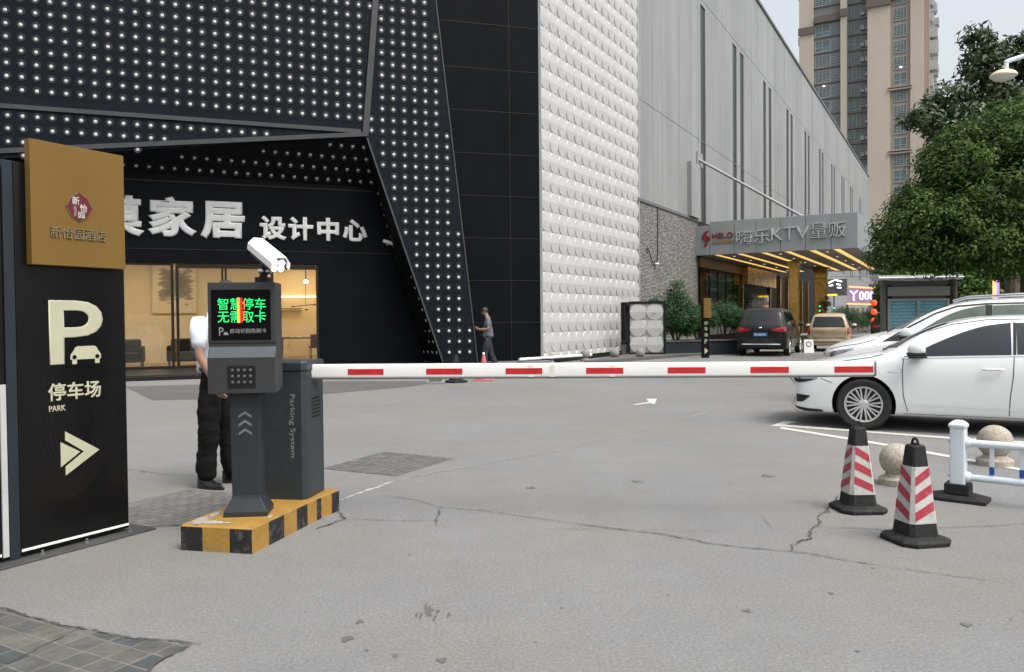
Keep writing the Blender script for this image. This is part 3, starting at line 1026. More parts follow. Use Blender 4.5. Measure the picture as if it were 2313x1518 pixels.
def metal_mat():
    m, n, l, b = nmat('weathered grey metal cladding')
    tc = n.new('ShaderNodeTexCoord')
    def noise(scale, stretch, det=7):
        mp = n.new('ShaderNodeMapping'); mp.inputs['Scale'].default_value = stretch
        l.new(tc.outputs['Object'], mp.inputs['Vector'])
        t = n.new('ShaderNodeTexNoise')
        t.inputs['Scale'].default_value = scale; t.inputs['Detail'].default_value = det; t.inputs['Roughness'].default_value = 0.65
        l.new(mp.outputs[0], t.inputs['Vector'])
        return t.outputs['Fac']
    a = n.new('ShaderNodeMapRange')
    a.inputs['From Min'].default_value, a.inputs['From Max'].default_value = 0.3, 0.7
    a.inputs['To Min'].default_value, a.inputs['To Max'].default_value = 0.86, 1.11
    l.new(noise(1.1, (1, 1, 0.03), 4), a.inputs['Value'])
    a2 = n.new('ShaderNodeMapRange')
    a2.inputs['From Min'].default_value, a2.inputs['From Max'].default_value = 0.35, 0.65
    a2.inputs['To Min'].default_value, a2.inputs['To Max'].default_value = 0.88, 1.1
    l.new(noise(0.25, (1, 1, 0.4)), a2.inputs['Value'])
    k = n.new('ShaderNodeMath'); k.operation = 'MULTIPLY'
    l.new(a.outputs[0], k.inputs[0]); l.new(a2.outputs[0], k.inputs[1])
    mx = n.new('ShaderNodeMix'); mx.data_type = 'RGBA'; mx.blend_type = 'MULTIPLY'
    mx.inputs['Factor'].default_value = 1
    mx.inputs['A'].default_value = (0.245, 0.256, 0.258, 1)
    l.new(k.outputs[0], mx.inputs['B'])
    l.new(mx.outputs['Result'], b.inputs['Base Color'])
    b.inputs['Roughness'].default_value = 0.5
    b.inputs['Metallic'].default_value = 0.15
    return m
M['metal'] = metal_mat()
def ledge_mat():
    m, n, l, b = nmat('stacked ledge stone')
    tc = n.new('ShaderNodeTexCoord')
    sp = n.new('ShaderNodeSeparateXYZ')
    l.new(tc.outputs['Object'], sp.inputs[0])
    cb = n.new('ShaderNodeCombineXYZ')
    l.new(sp.outputs['X'], cb.inputs['X'])
    nz = n.new('ShaderNodeTexNoise'); nz.inputs['Scale'].default_value = 2.2; nz.inputs['Detail'].default_value = 3
    l.new(tc.outputs['Object'], nz.inputs['Vector'])
    wz = n.new('ShaderNodeMath'); wz.operation = 'MULTIPLY_ADD'
    wz.inputs[1].default_value = 0.018
    l.new(nz.outputs['Fac'], wz.inputs[0]); l.new(sp.outputs['Z'], wz.inputs[2])
    l.new(wz.outputs[0], cb.inputs['Y'])
    def bricks(w, h, off):
        br = n.new('ShaderNodeTexBrick')
        br.offset = off; br.offset_frequency = 2; br.squash = 0.7; br.squash_frequency = 3
        br.inputs['Color1'].default_value = (0.30, 0.295, 0.285, 1)
        br.inputs['Color2'].default_value = (0.175, 0.172, 0.166, 1)
        br.inputs['Mortar'].default_value = (0.04, 0.039, 0.037, 1)
        br.inputs['Scale'].default_value = 1
        br.inputs['Brick Width'].default_value = w
        br.inputs['Row Height'].default_value = h
        br.inputs['Mortar Size'].default_value = 0.012
        br.inputs['Mortar Smooth'].default_value = 0.6
        l.new(cb.outputs[0], br.inputs['Vector'])
        return br
    br = bricks(0.50, 0.058, 0.37)
    n2 = n.new('ShaderNodeTexNoise'); n2.inputs['Scale'].default_value = 7; n2.inputs['Detail'].default_value = 8
    mp = n.new('ShaderNodeMapping'); mp.inputs['Scale'].default_value = (0.5, 0.5, 2.2)
    l.new(tc.outputs['Object'], mp.inputs['Vector']); l.new(mp.outputs[0], n2.inputs['Vector'])
    r = n.new('ShaderNodeMapRange')
    r.inputs['From Min'].default_value, r.inputs['From Max'].default_value = 0.3, 0.7
    r.inputs['To Min'].default_value, r.inputs['To Max'].default_value = 0.45, 1.5
    l.new(n2.outputs['Fac'], r.inputs['Value'])
    mx = n.new('ShaderNodeMix'); mx.data_type = 'RGBA'; mx.blend_type = 'MULTIPLY'; mx.inputs['Factor'].default_value = 1
    l.new(br.outputs['Color'], mx.inputs['A']); l.new(r.outputs[0], mx.inputs['B'])
    l.new(mx.outputs['Result'], b.inputs['Base Color'])
    b.inputs['Roughness'].default_value = 0.8
    ad = n.new('ShaderNodeMath'); ad.operation = 'MULTIPLY_ADD'; ad.inputs[1].default_value = -0.8
    l.new(br.outputs['Fac'], ad.inputs[0]); l.new(n2.outputs['Fac'], ad.inputs[2])
    bp = n.new('ShaderNodeBump'); bp.inputs['Strength'].default_value = 1.0; bp.inputs['Distance'].default_value = 0.05
    l.new(ad.outputs[0], bp.inputs['Height']); l.new(bp.outputs[0], b.inputs['Normal'])
    return m
M['ledge'] = ledge_mat()
ROOF = 21.9
XE = 106.5
pairs = [(17.95, 18.85)] + [(24.62 + 8.33 * k, 25.55 + 8.33 * k) for k in range(8)] + [(26.42 + 8.33 * k, 27.35 + 8.33 * k) for k in range(8)] + [(93.0, 93.9), (95.0, 95.9)]
pairs.sort()
cl = MB()
xs = 8.73
def strip(x0, x1, z0, z1):
    """ribbed cladding between openings: flat pans with raised standing seams"""
    cl.box(x0, x1, 0, 0.3, z0, z1)
for a, b_ in pairs:
    strip(xs, a, 6.28, 17.3)
    xs = b_
strip(xs, XE, 6.28, 17.3)
strip(8.73, XE, 17.3, ROOF)
cl.box(8.0, XE, 0.3, 24, 0, 0.2)
cl.box(XE - 0.3, XE, 0.3, 24, 0, ROOF)
cl.box(8.73, 9.0, 0.3, 24, 6.3, ROOF)
cl.box(8.0, XE, 0.3, 24, ROOF - 0.4, ROOF - 0.1)
obj('metal_cladding', cl, M['metal'], hall, smooth=0)
sm = MB()
x = 9.35
rr_ = random.Random(3)
while x < XE - 1:
    if not any(a - 0.12 < x < b_ + 0.12 for a, b_ in pairs):
        sm.box(x - 0.008, x + 0.008, -0.006, -0.001, 6.28, ROOF)
    x += rr_.choice([1.25, 1.25, 2.5, 1.9])
for z in (10.4, 17.6):
    sm.box(8.75, XE, -0.012, -0.0005, z - 0.012, z + 0.012)
obj('standing_seam', sm, mat('dark seam', (0.20, 0.209, 0.21), 0.5), hall, smooth=0)
obj('pier_box', MB().box(15.6, 17.1, -0.2, -0.003, 6.33, 8.95), M['metal'], hall, smooth=0)
obj('parapet_cap', MB().box(8.73, XE + 0.1, -0.10, 0.45, ROOF, ROOF + 0.18), M['grey'], hall, smooth=0)
M['slit'] = mat('dark slit glazing', (0.022, 0.025, 0.027), 0.4, var=0.15, spec=0.3)
for a, b_ in pairs:
    w = obj('slit_window', MB().box(a, b_, 0.05, 0.11, 6.28, 17.3), M['slit'], hall, smooth=0)
obj('ledge_stone_wall', MB().box(8.6, 17.2, -0.02, 0.28, 0, 6.26), M['ledge'], hall, smooth=0)
obj('stone_coping', MB().box(8.6, 17.3, -0.07, -0.022, 6.2, 6.32), M['grey'], hall, smooth=0)
# ground floor beyond the stone: dark shopfront, gilded portal, then plain grey wall
obj('ground_floor_wall', MB().box(17.2, 60.0, 0.0, 0.28, 0, 6.26), M['blackmatt'], hall, smooth=0)
obj('ground_floor_wall', MB().box(60.0, XE, 0.0, 0.28, 0, 6.26), M['metal'], hall, smooth=0)
ww = MB()
for k in range(5):
    ww.box(17.6 + k * 1.7, 19.1 + k * 1.7, -0.05, -0.004, 0.5, 3.9)
obj('shop_window', ww, M['darkglass'], hall, smooth=0)
bd = MB()
bd.box(17.25, 26.3, -0.16, -0.004, 3.95, 4.46)
obj('fascia_band', bd, mat('bronze band', (0.11, 0.075, 0.045), 0.4, metal=0.3, bump=0.3, bscale=9), hall, smooth=0)
po = MB()
po.box(26.3, 26.45, -0.18, -0.004, 0, 3.4)
po.box(34.3, 34.5, -0.18, -0.004, 0, 3.4)
po.box(26.3, 34.9, -0.45, -0.004, 3.4, 4.46)
obj('gilt_portal', po, mat('hammered gold', (0.60, 0.36, 0.10), 0.28, metal=1.0, var=0.3, vscale=4, bump=1.0, bscale=3.5), hall, smooth=0)
dd = MB()
for k in range(4):
    dd.box(27.0 + 1.8 * k, 28.7 + 1.8 * k, -0.12, -0.006, 0.05, 2.9)
obj('entrance_door', dd, M['darkglass'], hall, smooth=0)
for k in range(5):
    obj('gilt_pilaster', MB().box(37.5 + k * 3.1, 37.72 + k * 3.1, -0.25, -0.004, 0, 4.4), M['gold'], hall, smooth=0)

cb_ = thing('hanging_cable', 'black cable hanging down the grey ledge stone wall with a small lamp', 'cable', WA(11.0, -0.05, 0), A_R)
obj('cable', MB().tube([(0, 0, 6.3), (0.02, 0, 5.2), (0.0, 0, 4.3), (-0.15, -0.02, 3.85), (-0.7, -0.02, 3.75), (-1.1, -0.02, 4.15), (-1.35, -0.02, 4.35), (-1.4, 0, 4.1)], 0.018, 6), M['blackmatt'], cb_)
obj('lamp', MB().ball((-0.35, -0.08, 3.72), (0.13, 0.1, 0.06)), M['white'], cb_)

# ------------------------------------------------------------------ canopy with lit gold strips
can = thing('entrance_canopy', 'grey entrance canopy carrying a large sign, gold strip lights below', 'canopy', WA(16.85, 0, 0), A_R)
CL, CW, Z0, Z1 = 19.5, 7.45, 4.49, 6.12
M['fascia'] = mat('grey aluminium fascia', (0.25, 0.272, 0.28), 0.42, metal=0.2, var=0.08, vscale=0.8, dirt=0.25, dcol=(0.17, 0.18, 0.18), stretch=(1, 1, 0.25))
fa = MB()
k = 0
y = 0.0
edges = [0, 0.72, 1.92, 2.95, 4.08, 5.20, 6.32, CW]
for i in range(len(edges) - 1):
    fa.box(0, 0.15, -edges[i + 1] + 0.012, -edges[i] - 0.012, Z0, Z1 - (0.0 if i else 0.18))
nL = 16
for i in range(nL):
    a, b_ = 0.17 + i * (CL - 0.17) / nL, 0.17 + (i + 1) * (CL - 0.17) / nL
    fa.box(a + 0.012, b_ - 0.012, -CW, -CW + 0.15, Z0, Z1)
fa.box(CL - 0.15, CL, -CW + 0.16, -0.01, Z0, Z1)
obj('fascia', fa, M['fascia'], can, smooth=0, bevel=0.012)
obj('canopy_deck', MB().box(0.02, CL - 0.02, -CW + 0.02, -0.02, Z0 + 0.06, Z1 - 0.25), M['grey'], can, smooth=0)
M['soff'] = mat('bronze grey soffit', (0.30, 0.25, 0.21), 0.55, var=0.1)
so = MB()
M['striplight'] = emit('gold strip light', (1.0, 0.62, 0.17), 0.62, (0.5, 0.35, 0.12))
ys = [0.98, 2.10, 3.25, 4.34, 5.46, 6.52]
cur = 0.16
for q in ys:
    so.box(0.16, CL - 0.16, -(q - 0.16), -cur, Z0 + 0.005, Z0 + 0.05)
    cur = q + 0.16
so.box(0.16, CL - 0.16, -(CW - 0.16), -cur, Z0 + 0.005, Z0 + 0.05)
obj('soffit', so, M['soff'], can, smooth=0)
for q in ys:
    a, b_ = (0.3, 7.5) if q == 3.25 else (0.3, CL - 0.5)
    obj('strip_light', MB().box(a, b_, -(q + 0.155), -(q - 0.155), Z0 + 0.03, Z0 + 0.055), M['striplight'], can, smooth=0)
M['downl'] = emit('downlight', (1, 0.85, 0.6), 1.2)
for q in (1.55, 3.8, 5.95):
    for i in range(5):
        obj('downlight', MB().lathe([(0.06, 0.004), (0.065, -0.004), (0.05, -0.006), (0, -0.003)], 12, (1.6 + i * 3.6, -q, Z0 + 0.005)), M['downl'], can)
# lettering on the side that faces the gate
cf = Matrix.Rotation(R(-90), 4, 'Z')
def fascia_text(name, body, y0, y1, z0, z1, m, depth=0.07, offset=0.0, spacing=1.0):
    o = letters(name, body, m, can, y0, y1, z0, z1, 0.0, depth, offset, spacing=spacing)
    o.matrix_local = Matrix.Translation((-0.004, 0, 0)) @ cf
    return o
M['signgrey'] = mat('pale stainless letters', (0.45, 0.47, 0.475), 0.35, metal=0.2, var=0.1)
fascia_text('lettering', '嗨乐', 2.05, 3.62, 4.93, 5.60, M['signgrey'], 0.10, -0.008)
fascia_text('lettering', 'KTV', 3.68, 5.36, 5.02, 5.62, M['signgrey'], 0.10, -0.01)
fascia_text('lettering', '量贩', 5.44, 6.95, 5.02, 5.72, M['signgrey'], 0.10, -0.008)
M['signred'] = mat('deep red letters', (0.15, 0.006, 0.02), 0.35)
fascia_text('lettering', 'HELO', 0.86, 1.88, 5.28, 5.55, M['signred'], 0.05, 0.012)
o = obj('tagline_plate', MB().box(0.88, 1.88, -0.03, 0, 5.02, 5.16), mat('brown sign plate', (0.20, 0.13, 0.07), 0.4, var=0.3, vscale=14), can)
o.matrix_local = Matrix.Translation((-0.004, 0, 0)) @ cf
S = [(0.52, 5.66), (0.70, 5.69), (0.66, 5.62), (0.52, 5.55), (0.56, 5.47), (0.74, 5.40), (0.77, 5.28), (0.68, 5.17), (0.62, 5.10), (0.60, 4.97), (0.48, 4.90), (0.47, 5.02), (0.55, 5.08), (0.56, 5.14), (0.42, 5.22), (0.34, 5.36), (0.40, 5.52)]
o = obj('emblem', MB().prism(S, -0.06, 0), M['signred'], can, smooth=0, bevel=0.01)
o.matrix_local = Matrix.Translation((-0.004, 0, 0)) @ cf

ti = thing('tie_rod', 'pale steel tie tube sloping from the grey wall to the canopy roof', 'tie rod', WA(17.4, 0, 0), A_R)
obj('tube', MB().tube([(0, 0, 9.35), (1.2, -5.3, 5.95)], 0.07, 12), M['metal'], ti)
obj('tube', MB().tube([(0.35, 0, 9.35), (1.55, -5.3, 5.95)], 0.055, 12), M['metal'], ti)
obj('wall_plate', MB().box(-0.3, 0.7, -0.06, -0.003, 9.0, 9.7), M['metal'], ti, smooth=0)

def gold_column(x, y, r, h, lab):
    c = thing('canopy_column', lab, 'column', WA(x, -y, 0), A_R, 'gold columns under the canopy')
    obj('shaft', MB().box(-r, r, -r, r, 0.12, h - 0.7), M['gold'], c, smooth=0, bevel=0.02)
    rings = []
    for i in range(7):
        t = i / 6
        w = r + (t ** 2.6) * r * 0.5
        z = h - 0.7 + 0.69 * t
        rings.append([(w, w, z), (-w, w, z), (-w, -w, z), (w, -w, z)])
    obj('capital', MB().loft(rings), M['gold'], c, smooth=0)
    obj('base', MB().box(-r - 0.06, r + 0.06, -r - 0.06, r + 0.06, 0, 0.12), M['gold'], c, smooth=0)
gold_column(24.0, 3.5, 0.24, 4.49, 'slim gold column behind the dark people carrier, flaring at the top')
gold_column(31.0, 3.9, 0.34, 4.49, 'broad gold mirror column to the right of the slim one')
for i, (u, z) in enumerate(((0.5, 1.9), (-0.35, 1.75), (0.62, 1.2))):
    pass
xm = thing('lit_plant', 'small dark potted tree with green fairy lights by the gold columns', 'plant', WA(27.5, -4.6, 0), 0)
obj('pot', MB().lathe([(0.2, 0), (0.28, 0.05), (0.34, 0.5), (0.36, 0.52), (0.3, 0.52), (0, 0.5)], 14), M['blackmatt'], xm)

# ------------------------------------------------------------------ signs further along the hall
M['neon_p'] = emit('violet neon', (0.30, 0.14, 1.0), 1.1)
M['neon_w'] = emit('white sign light', (0.95, 0.92, 1.0), 1.3)
M['neon_o'] = emit('orange neon', (1.0, 0.36, 0.14), 1.3)
M['neon_y'] = emit('yellow sign light', (1.0, 0.66, 0.02), 0.9)
M['neon_b'] = emit('blue sign light', (0.03, 0.12, 0.9), 1.5)
M['pinkboard'] = emit('pink lit board', (0.75, 0.55, 0.65), 0.10, (0.45, 0.36, 0.40))
nb = thing('neon_sign', 'pink sign board with violet neon characters between two orange tubes', 'sign', WA(57.5, -2.45, 0.42), A_R - 90)
# this board stands out from the wall and faces the gate: local x runs away from the wall
obj('board', MB().box(0.0, 2.6, 0, 0.15, 2.25, 3.55), M['pinkboard'], nb, smooth=0)
obj('neon_tube', MB().tube([(0.2, -0.1, 3.72), (2.75, -0.1, 3.50)], 0.06), M['neon_o'], nb)
obj('neon_tube', MB().tube([(0.0, -0.1, 2.15), (2.75, -0.1, 2.02)], 0.06), M['neon_o'], nb)
letters('lettering', '丫000', M['neon_p'], nb, 0.22, 2.35, 2.42, 3.38, -0.01, 0.04, 0.05)
letters('lettering', '丫000', M['neon_w'], nb, 0.26, 2.39, 2.42, 3.38, -0.05, 0.03, 0.012)
obj('post', MB().box(-0.05, 0.1, 0.02, 0.13, -0.42, 2.25), M['grey'], nb, smooth=0)
sx_ = MB()
for k in range(7):
    sx_.box(0.2 + k * 0.42, 0.45 + k * 0.42, 0.3, 0.5, 0, 2.2)
fz = obj('column_screen', sx_, mat('pinkish white columns', (0.5, 0.42, 0.40), 0.6), None, loc=WA(57.5, -2.2, 0), rot=(0, 0, R(A_R - 90)), smooth=0)
tag(fz, 'row of pale slim columns below the violet neon sign', 'screen')
yb = thing('shop_sign', 'lit shop sign with yellow edge and white strokes below the canopy edge', 'sign', WA(45.0, -1.95, 0.45), A_R - 90)
obj('board', MB().box(0, 1.9, 0, 0.25, 2.6, 3.9), M['grey'], yb, smooth=0)
y_ = MB(); y_.box(-0.05, 0.30, -0.05, -0.004, 3.25, 3.95); y_.box(-0.05, 1.2, -0.05, -0.004, 2.58, 2.72)
obj('light_panel', y_, M['neon_y'], yb, smooth=0)
obj('light_panel', MB().box(-0.05, 0.45, -0.05, -0.004, 2.76, 2.92), M['neon_b'], yb, smooth=0)
wv = MB()
wv.tube([(0.05, -0.04, 3.05), (0.28, -0.04, 3.0), (0.36, -0.04, 3.22)], 0.06)
for q in ((0.55, 3.6, 0.95, 3.78), (1.0, 3.85, 1.55, 3.68), (0.6, 3.38, 0.9, 3.42), (1.15, 3.5, 1.45, 3.42), (1.2, 3.22, 1.5, 3.2)):
    wv.tube([(q[0], -0.04, q[1]), (q[2], -0.04, q[3])], 0.05)
obj('light_stroke', wv, M['neon_w'], yb)
obj('post', MB().box(0.9, 1.0, 0.1, 0.2, -0.45, 2.6), M['grey'], yb, smooth=0)
sy = thing('small_lit_sign', 'little orange lit sign high beside the information board roof', 'sign', WA(60, -4.4, 0), A_R - 90)
obj('board', MB().box(0.0, 0.30, 0, 0.1, 3.55, 4.15), emit('amber sign', (1.0, 0.42, 0.05), 3.0), sy, smooth=0)
obj('arm', MB().tube([(-2.2, 0.05, 3.9), (0.0, 0.05, 3.9)], 0.03), M['grey'], sy)
lr = thing('lantern_string', 'string of three red lanterns hanging beside the neon sign', 'lanterns', (27.25, 60.0, 0), 0)
for z in (1.05, 1.72, 2.4):
    l_ = obj('lantern', MB().lathe([(0.08, -0.22), (0.19, -0.14), (0.23, 0), (0.19, 0.14), (0.08, 0.22), (0, 0.22)], 14, (0, 0, z)), emit('red lantern', (0.9, 0.10, 0.04), 0.32), lr)
obj('cord', MB().tube([(0, 0, 0.5), (0, 0, 4.4)], 0.02), M['blackmatt'], lr)
obj('arm', MB().tube([(-3.2, 0, 4.4), (0.1, 0, 4.4)], 0.03), M['grey'], lr)

# ------------------------------------------------------------------ apartment tower
T_O, T_R = (48.0 + 0.8734 * 11.04, 165.0 - 0.4870 * 11.04, 0), -29.15
tw = thing('apartment_tower', 'tall beige apartment tower rising behind the grey hall', 'tower', T_O, T_R)
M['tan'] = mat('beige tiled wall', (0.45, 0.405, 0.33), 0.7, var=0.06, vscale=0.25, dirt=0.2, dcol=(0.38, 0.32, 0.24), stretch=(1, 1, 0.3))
M['pink'] = mat('brown pink wall', (0.31, 0.25, 0.21), 0.7, var=0.08)
M['band'] = mat('brown band', (0.12, 0.098, 0.085), 0.7)
M['recess'] = mat('grey bay wall', (0.20, 0.20, 0.195), 0.7, var=0.1)  # plain grey of the bay walls and sills
M['winfr'] = mat('grey window frame', (0.36, 0.38, 0.38), 0.5)
M['tglass'] = mat('blue grey window glass', (0.10, 0.14, 0.15), 0.08, var=0.4, vscale=0.8)
HT = 84
b_ = MB()
b_.box(0, 2.75, 0, 14, 0, HT)                     # left wall
b_.box(8.8, 12.65, -1.6, 14, 0, HT)               # projecting pier
b_.box(12.65, 16.5, -3.0, 14, 0, HT)              # main tan pier
b_.box(19.9, 22.1, -3.0, 16, 0, HT)               # right tan pier
b_.v = b_.v
tanb = MB()
tanb.box(0, 2.75, 0, 14, 0, HT)
tanb.box(7.75, 8.85, -0.9, 14, 0, HT)
tanb.box(12.65, 16.5, -2.2, 14, 0, HT)
tanb.box(19.9, 22.1, -2.2, 16, 0, HT)
obj('wall', tanb, M['tan'], tw, smooth=0)
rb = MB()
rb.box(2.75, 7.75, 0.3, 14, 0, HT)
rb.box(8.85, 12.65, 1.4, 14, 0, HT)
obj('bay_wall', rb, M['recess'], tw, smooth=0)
pb = MB()
pb.box(16.5, 19.9, -1.7, 14, 0, HT)
pb.box(22.1, 23.0, -1.4, 17, 0, HT)
obj('pier_wall', pb, M['pink'], tw, smooth=0)
for q in ((-0.15, 2.9, -0.3, -0.004, 57.2, 58.6), (2.9, 7.7, -0.4, 0.29, 59.0, 60.3), (7.65, 8.95, -1.25, -0.904, 59.2, 60.6), (12.5, 16.7, -2.6, -2.204, 59.4, 61.0), (16.7, 19.8, -2.2, -1.704, 60.3, 61.9), (19.8, 23.1, -2.6, -2.204, 60.6, 62.2)):
    obj('band', MB().box(*q), M['band'], tw, smooth=0)
for z in (43.4, 31.6):
    obj('ledge', MB().box(16.2, 20.2, -2.45, -1.9, z, z + 0.25), M['pink'], tw, smooth=0)
    obj('ledge', MB().box(16.2, 20.2, -2.45, -1.9, z + 0.5, z + 0.7), M['pink'], tw, smooth=0)
rt = random.Random(5)
win_cache = {}
def tower_window(x0, x1, y, z0, z1, kind):
    key = (round(x1 - x0, 2), round(z1 - z0, 2), kind)
    if key not in win_cache:
        w, h = x1 - x0, z1 - z0
        f = MB()
        f.box(0, w, -0.10, 0.0, 0, 0.09); f.box(0, w, -0.10, 0.0, h - 0.09, h)
        f.box(0, 0.09, -0.10, 0.0, 0.09, h - 0.09); f.box(w - 0.09, w, -0.10, 0.0, 0.09, h - 0.09)
        if kind == 0:
            f.box(w * 0.5 - 0.04, w * 0.5 + 0.04, -0.10, 0.0, 0.09, h - 0.09)
            f.box(0.09, w - 0.09, -0.095, -0.005, h * 0.36, h * 0.36 + 0.07)
        elif kind == 1:
            for k in range(5):
                z = 0.09 + (h - 0.18) * (k + 1) / 6
                f.box(0.09, w - 0.09, -0.16, -0.11, z - 0.03, z + 0.03)
            for k in range(3):
                x = w * (k + 1) / 4
                f.box(x - 0.03, x + 0.03, -0.19, -0.162, 0, h)
        else:
            f.box(w * 0.33 - 0.04, w * 0.33 + 0.04, -0.10, 0.0, 0.09, h - 0.09)
            f.box(w * 0.66 - 0.04, w * 0.66 + 0.04, -0.10, 0.0, 0.09, h - 0.09)
        me = mesh_of('window', f, 0)
        me.materials.append(M['winfr'])
        pn_ = mesh_of('pane', MB().box(0.09, w - 0.09, -0.06, -0.03, 0.09, h - 0.09), 0)
        pn_.materials.append(M['tglass'])
        win_cache[key] = (me, pn_)
    me, pn_ = win_cache[key]
    o = obj('window', me, [], tw, loc=(x0, y, z0))
    obj('pane', pn_, [], o)
FH = 3.0
for fl_ in range(5, 22):
    z = 2.0 + fl_ * FH
    k = rt.choice([0, 1, 1, 2])
    if fl_ > 8 and (z + 2.3 < 59 or z > 60.3):
        tower_window(2.95, 5.75, 0.296, z + 0.40, z + 2.65, k)
        tower_window(5.85, 7.60, 0.296, z + 0.55, z + 2.55, rt.choice([0, 1]))
        obj('sill', MB().box(2.8, 7.7, -0.05, 0.29, z + 0.18, z + 0.34), M['recess'], tw, smooth=0)
    if fl_ > 8:
        tower_window(8.95, 11.1, 1.396, z + 0.35, z + 2.65, rt.choice([0, 1, 2]))
    if True:
        tower_window(17.1, 19.3, -1.704, z + 0.4, z + 2.65, rt.choice([0, 1, 1, 2]))
        obj('sill', MB().box(17.15, 19.25, -1.85, -1.705, z + 0.22, z + 0.40), M['recess'], tw, smooth=0)
    for j in range(2):
        x = 11.2 + 0.75 * j
        if rt.random() < 0.8:
            obj('air_conditioner', MB().box(x, x + 0.6, 0.9, 1.39, z + 0.3 + rt.uniform(0, .6), z + 1.0 + rt.uniform(0, .5)), M['winfr'], tw, smooth=0)
    obj('sill', MB().box(8.86, 12.64, 1.0, 1.39, z - 0.1, z + 0.08), M['recess'], tw, smooth=0)
rt2 = random.Random(9)
for fl_ in range(9, 25):
    z = 2 + fl_ * FH
    for j in range(4):
        y = 0.5 + j * 4.0
        if rt2.random() < 0.85:
            obj('balcony', MB().box(23.0, 23.0 + rt2.choice([0.6, 1.0, 1.3]), y, y + 2.4, z, z + rt2.uniform(1.0, 2.4)), M['winfr'], tw, smooth=0)
for x, y, z in ((4.6, -0.1, 46.6), (18.3, -1.95, 47.6)):
    obj('lit_lamp', MB().ball((x, y, z), (0.26, 0.1, 0.15)), M['neon_w'], tw)
for fl_ in range(9, 26):
    z = 2 + fl_ * FH
    obj('balcony', MB().box(-0.5, 0.0, 2 + (fl_ % 3), 5 + (fl_ % 3), z, z + 1.6), M['winfr'], tw, smooth=0)
# ------------------------------------------------------------------ hotel parking sign
SG_O, SG_R = (-2.94, 4.68, 0), 60.85
sg = thing('parking_sign', 'black parking sign board with gold top panel, large P and double arrow', 'sign', SG_O, SG_R)
M['kpost2'] = mat('dull dark steel plate', (0.045, 0.046, 0.047), 0.6, var=0.2, dirt=0.4, dcol=(0.09, 0.085, 0.08))
M['conew'] = mat('dull white strip', (0.40, 0.41, 0.40), 0.5)
M['signblack'] = mat('gloss black sign face', (0.005, 0.005, 0.0055), 0.25, var=0.1, spec=0.25)
M['signcream'] = mat('pale cream vinyl', (0.40, 0.40, 0.29), 0.45, var=0.05)
M['signgold'] = mat('satin gold panel', (0.150, 0.090, 0.0235), 0.5, spec=0.15, metal=0.0, var=0.06, vscale=2)
M['silver'] = mat('silver letters', (0.21, 0.175, 0.11), 0.35, metal=0.3)
M['blue_grey'] = mat('blue grey steel', (0.014, 0.020, 0.026), 0.45, spec=0.3)
obj('board', MB().box(0.03, 0.735, 0.0, 0.11, 0.03, 2.36), M['signblack'], sg, smooth=0, bevel=0.004)
obj('post', MB().box(-0.035, 0.026, -0.004, 0.10, 0.012, 2.36), M['blue_grey'], sg, smooth=0, bevel=0.004)
obj('base_plate', MB().box(-0.35, 0.86, -0.11, 0.16, 0.0, 0.012), M['kpost2'], sg, smooth=0, bevel=0.003)
obj('stripe', MB().box(0.032, 0.733, -0.003, -0.0005, 0.047, 0.062), M['white'], sg, smooth=0)
for x in (0.12, 0.40, 0.70):
    obj('bolt', MB().lathe([(0.014, 0.012), (0.014, 0.022), (0.008, 0.024), (0.008, 0.045), (0, 0.046)], 6, (x, -0.06, 0)), M['grey'], sg)
gp = obj('gold_panel', MB().box(0.095, 0.705, -0.06, -0.003, 1.755, 2.50), M['signgold'], sg, smooth=0, bevel=0.004)
# emblem: a lobed red medallion with a pale rim
def lobes(cx, cz, rx, rz, n=72):
    P = []
    for k in range(n):
        a = 2 * PI * k / n
        r = 1 - 0.085 * abs(math.sin(2 * a)) ** 0.6 + 0.035 * abs(math.cos(4 * a))
        if k % (n // 4) == 0:
            r += 0.10
        P.append((cx + rx * r * math.cos(a), cz + rz * r * math.sin(a)))
    return P
ex, ez = 0.392, 2.128
em = obj('emblem', MB().prism(lobes(ex, ez, 0.081, 0.087), -0.066, -0.0605), M['silver'], gp, smooth=0)
M['emtext'] = mat('dull white print', (0.40, 0.38, 0.37), 0.5)
MR = mat('crimson enamel', (0.10, 0.004, 0.012), 0.35)
obj('emblem', MB().prism(lobes(ex, ez, 0.077, 0.083), -0.068, -0.0662), MR, gp, smooth=0)
letters('lettering', '新', M['emtext'], gp, ex - 0.050, ex - 0.002, ez + 0.010, ez + 0.062, -0.0682, 0.003, 0.02)
letters('lettering', '怡', M['emtext'], gp, ex + 0.000, ex + 0.048, ez - 0.030, ez + 0.018, -0.0682, 0.003, 0.02)
letters('lettering', '园', M['emtext'], gp, ex - 0.012, ex + 0.030, ez - 0.070, ez - 0.032, -0.0682, 0.003, 0.02)
letters('lettering', 'XINYIYUAN', M['emtext'], gp, ex - 0.040, ex - 0.022, ez - 0.060, ez + 0.004, -0.0682, 0.002, 0.0, turn=-90)
letters('lettering', '新怡园酒店', M['silver'], gp, 0.205, 0.565, 1.925, 1.995, -0.0605, 0.008, -0.004)
letters('lettering', 'P', M['signcream'], sg, 0.222, 0.575, 1.148, 1.546, 0.0, 0.0035, 0.012, clip=None)
cr_ = MB()
cr_.prism([(0.350, 1.175), (0.352, 1.205), (0.366, 1.222), (0.385, 1.252), (0.400, 1.258), (0.508, 1.258), (0.522, 1.252), (0.540, 1.222), (0.553, 1.205), (0.553, 1.175)], -0.0075, -0.0045)
cr_.prism([(0.362, 1.146), (0.362, 1.1748), (0.392, 1.1748), (0.392, 1.146)], -0.0075, -0.0045)
cr_.prism([(0.513, 1.146), (0.513, 1.1748), (0.543, 1.1748), (0.543, 1.146)], -0.0075, -0.0045)
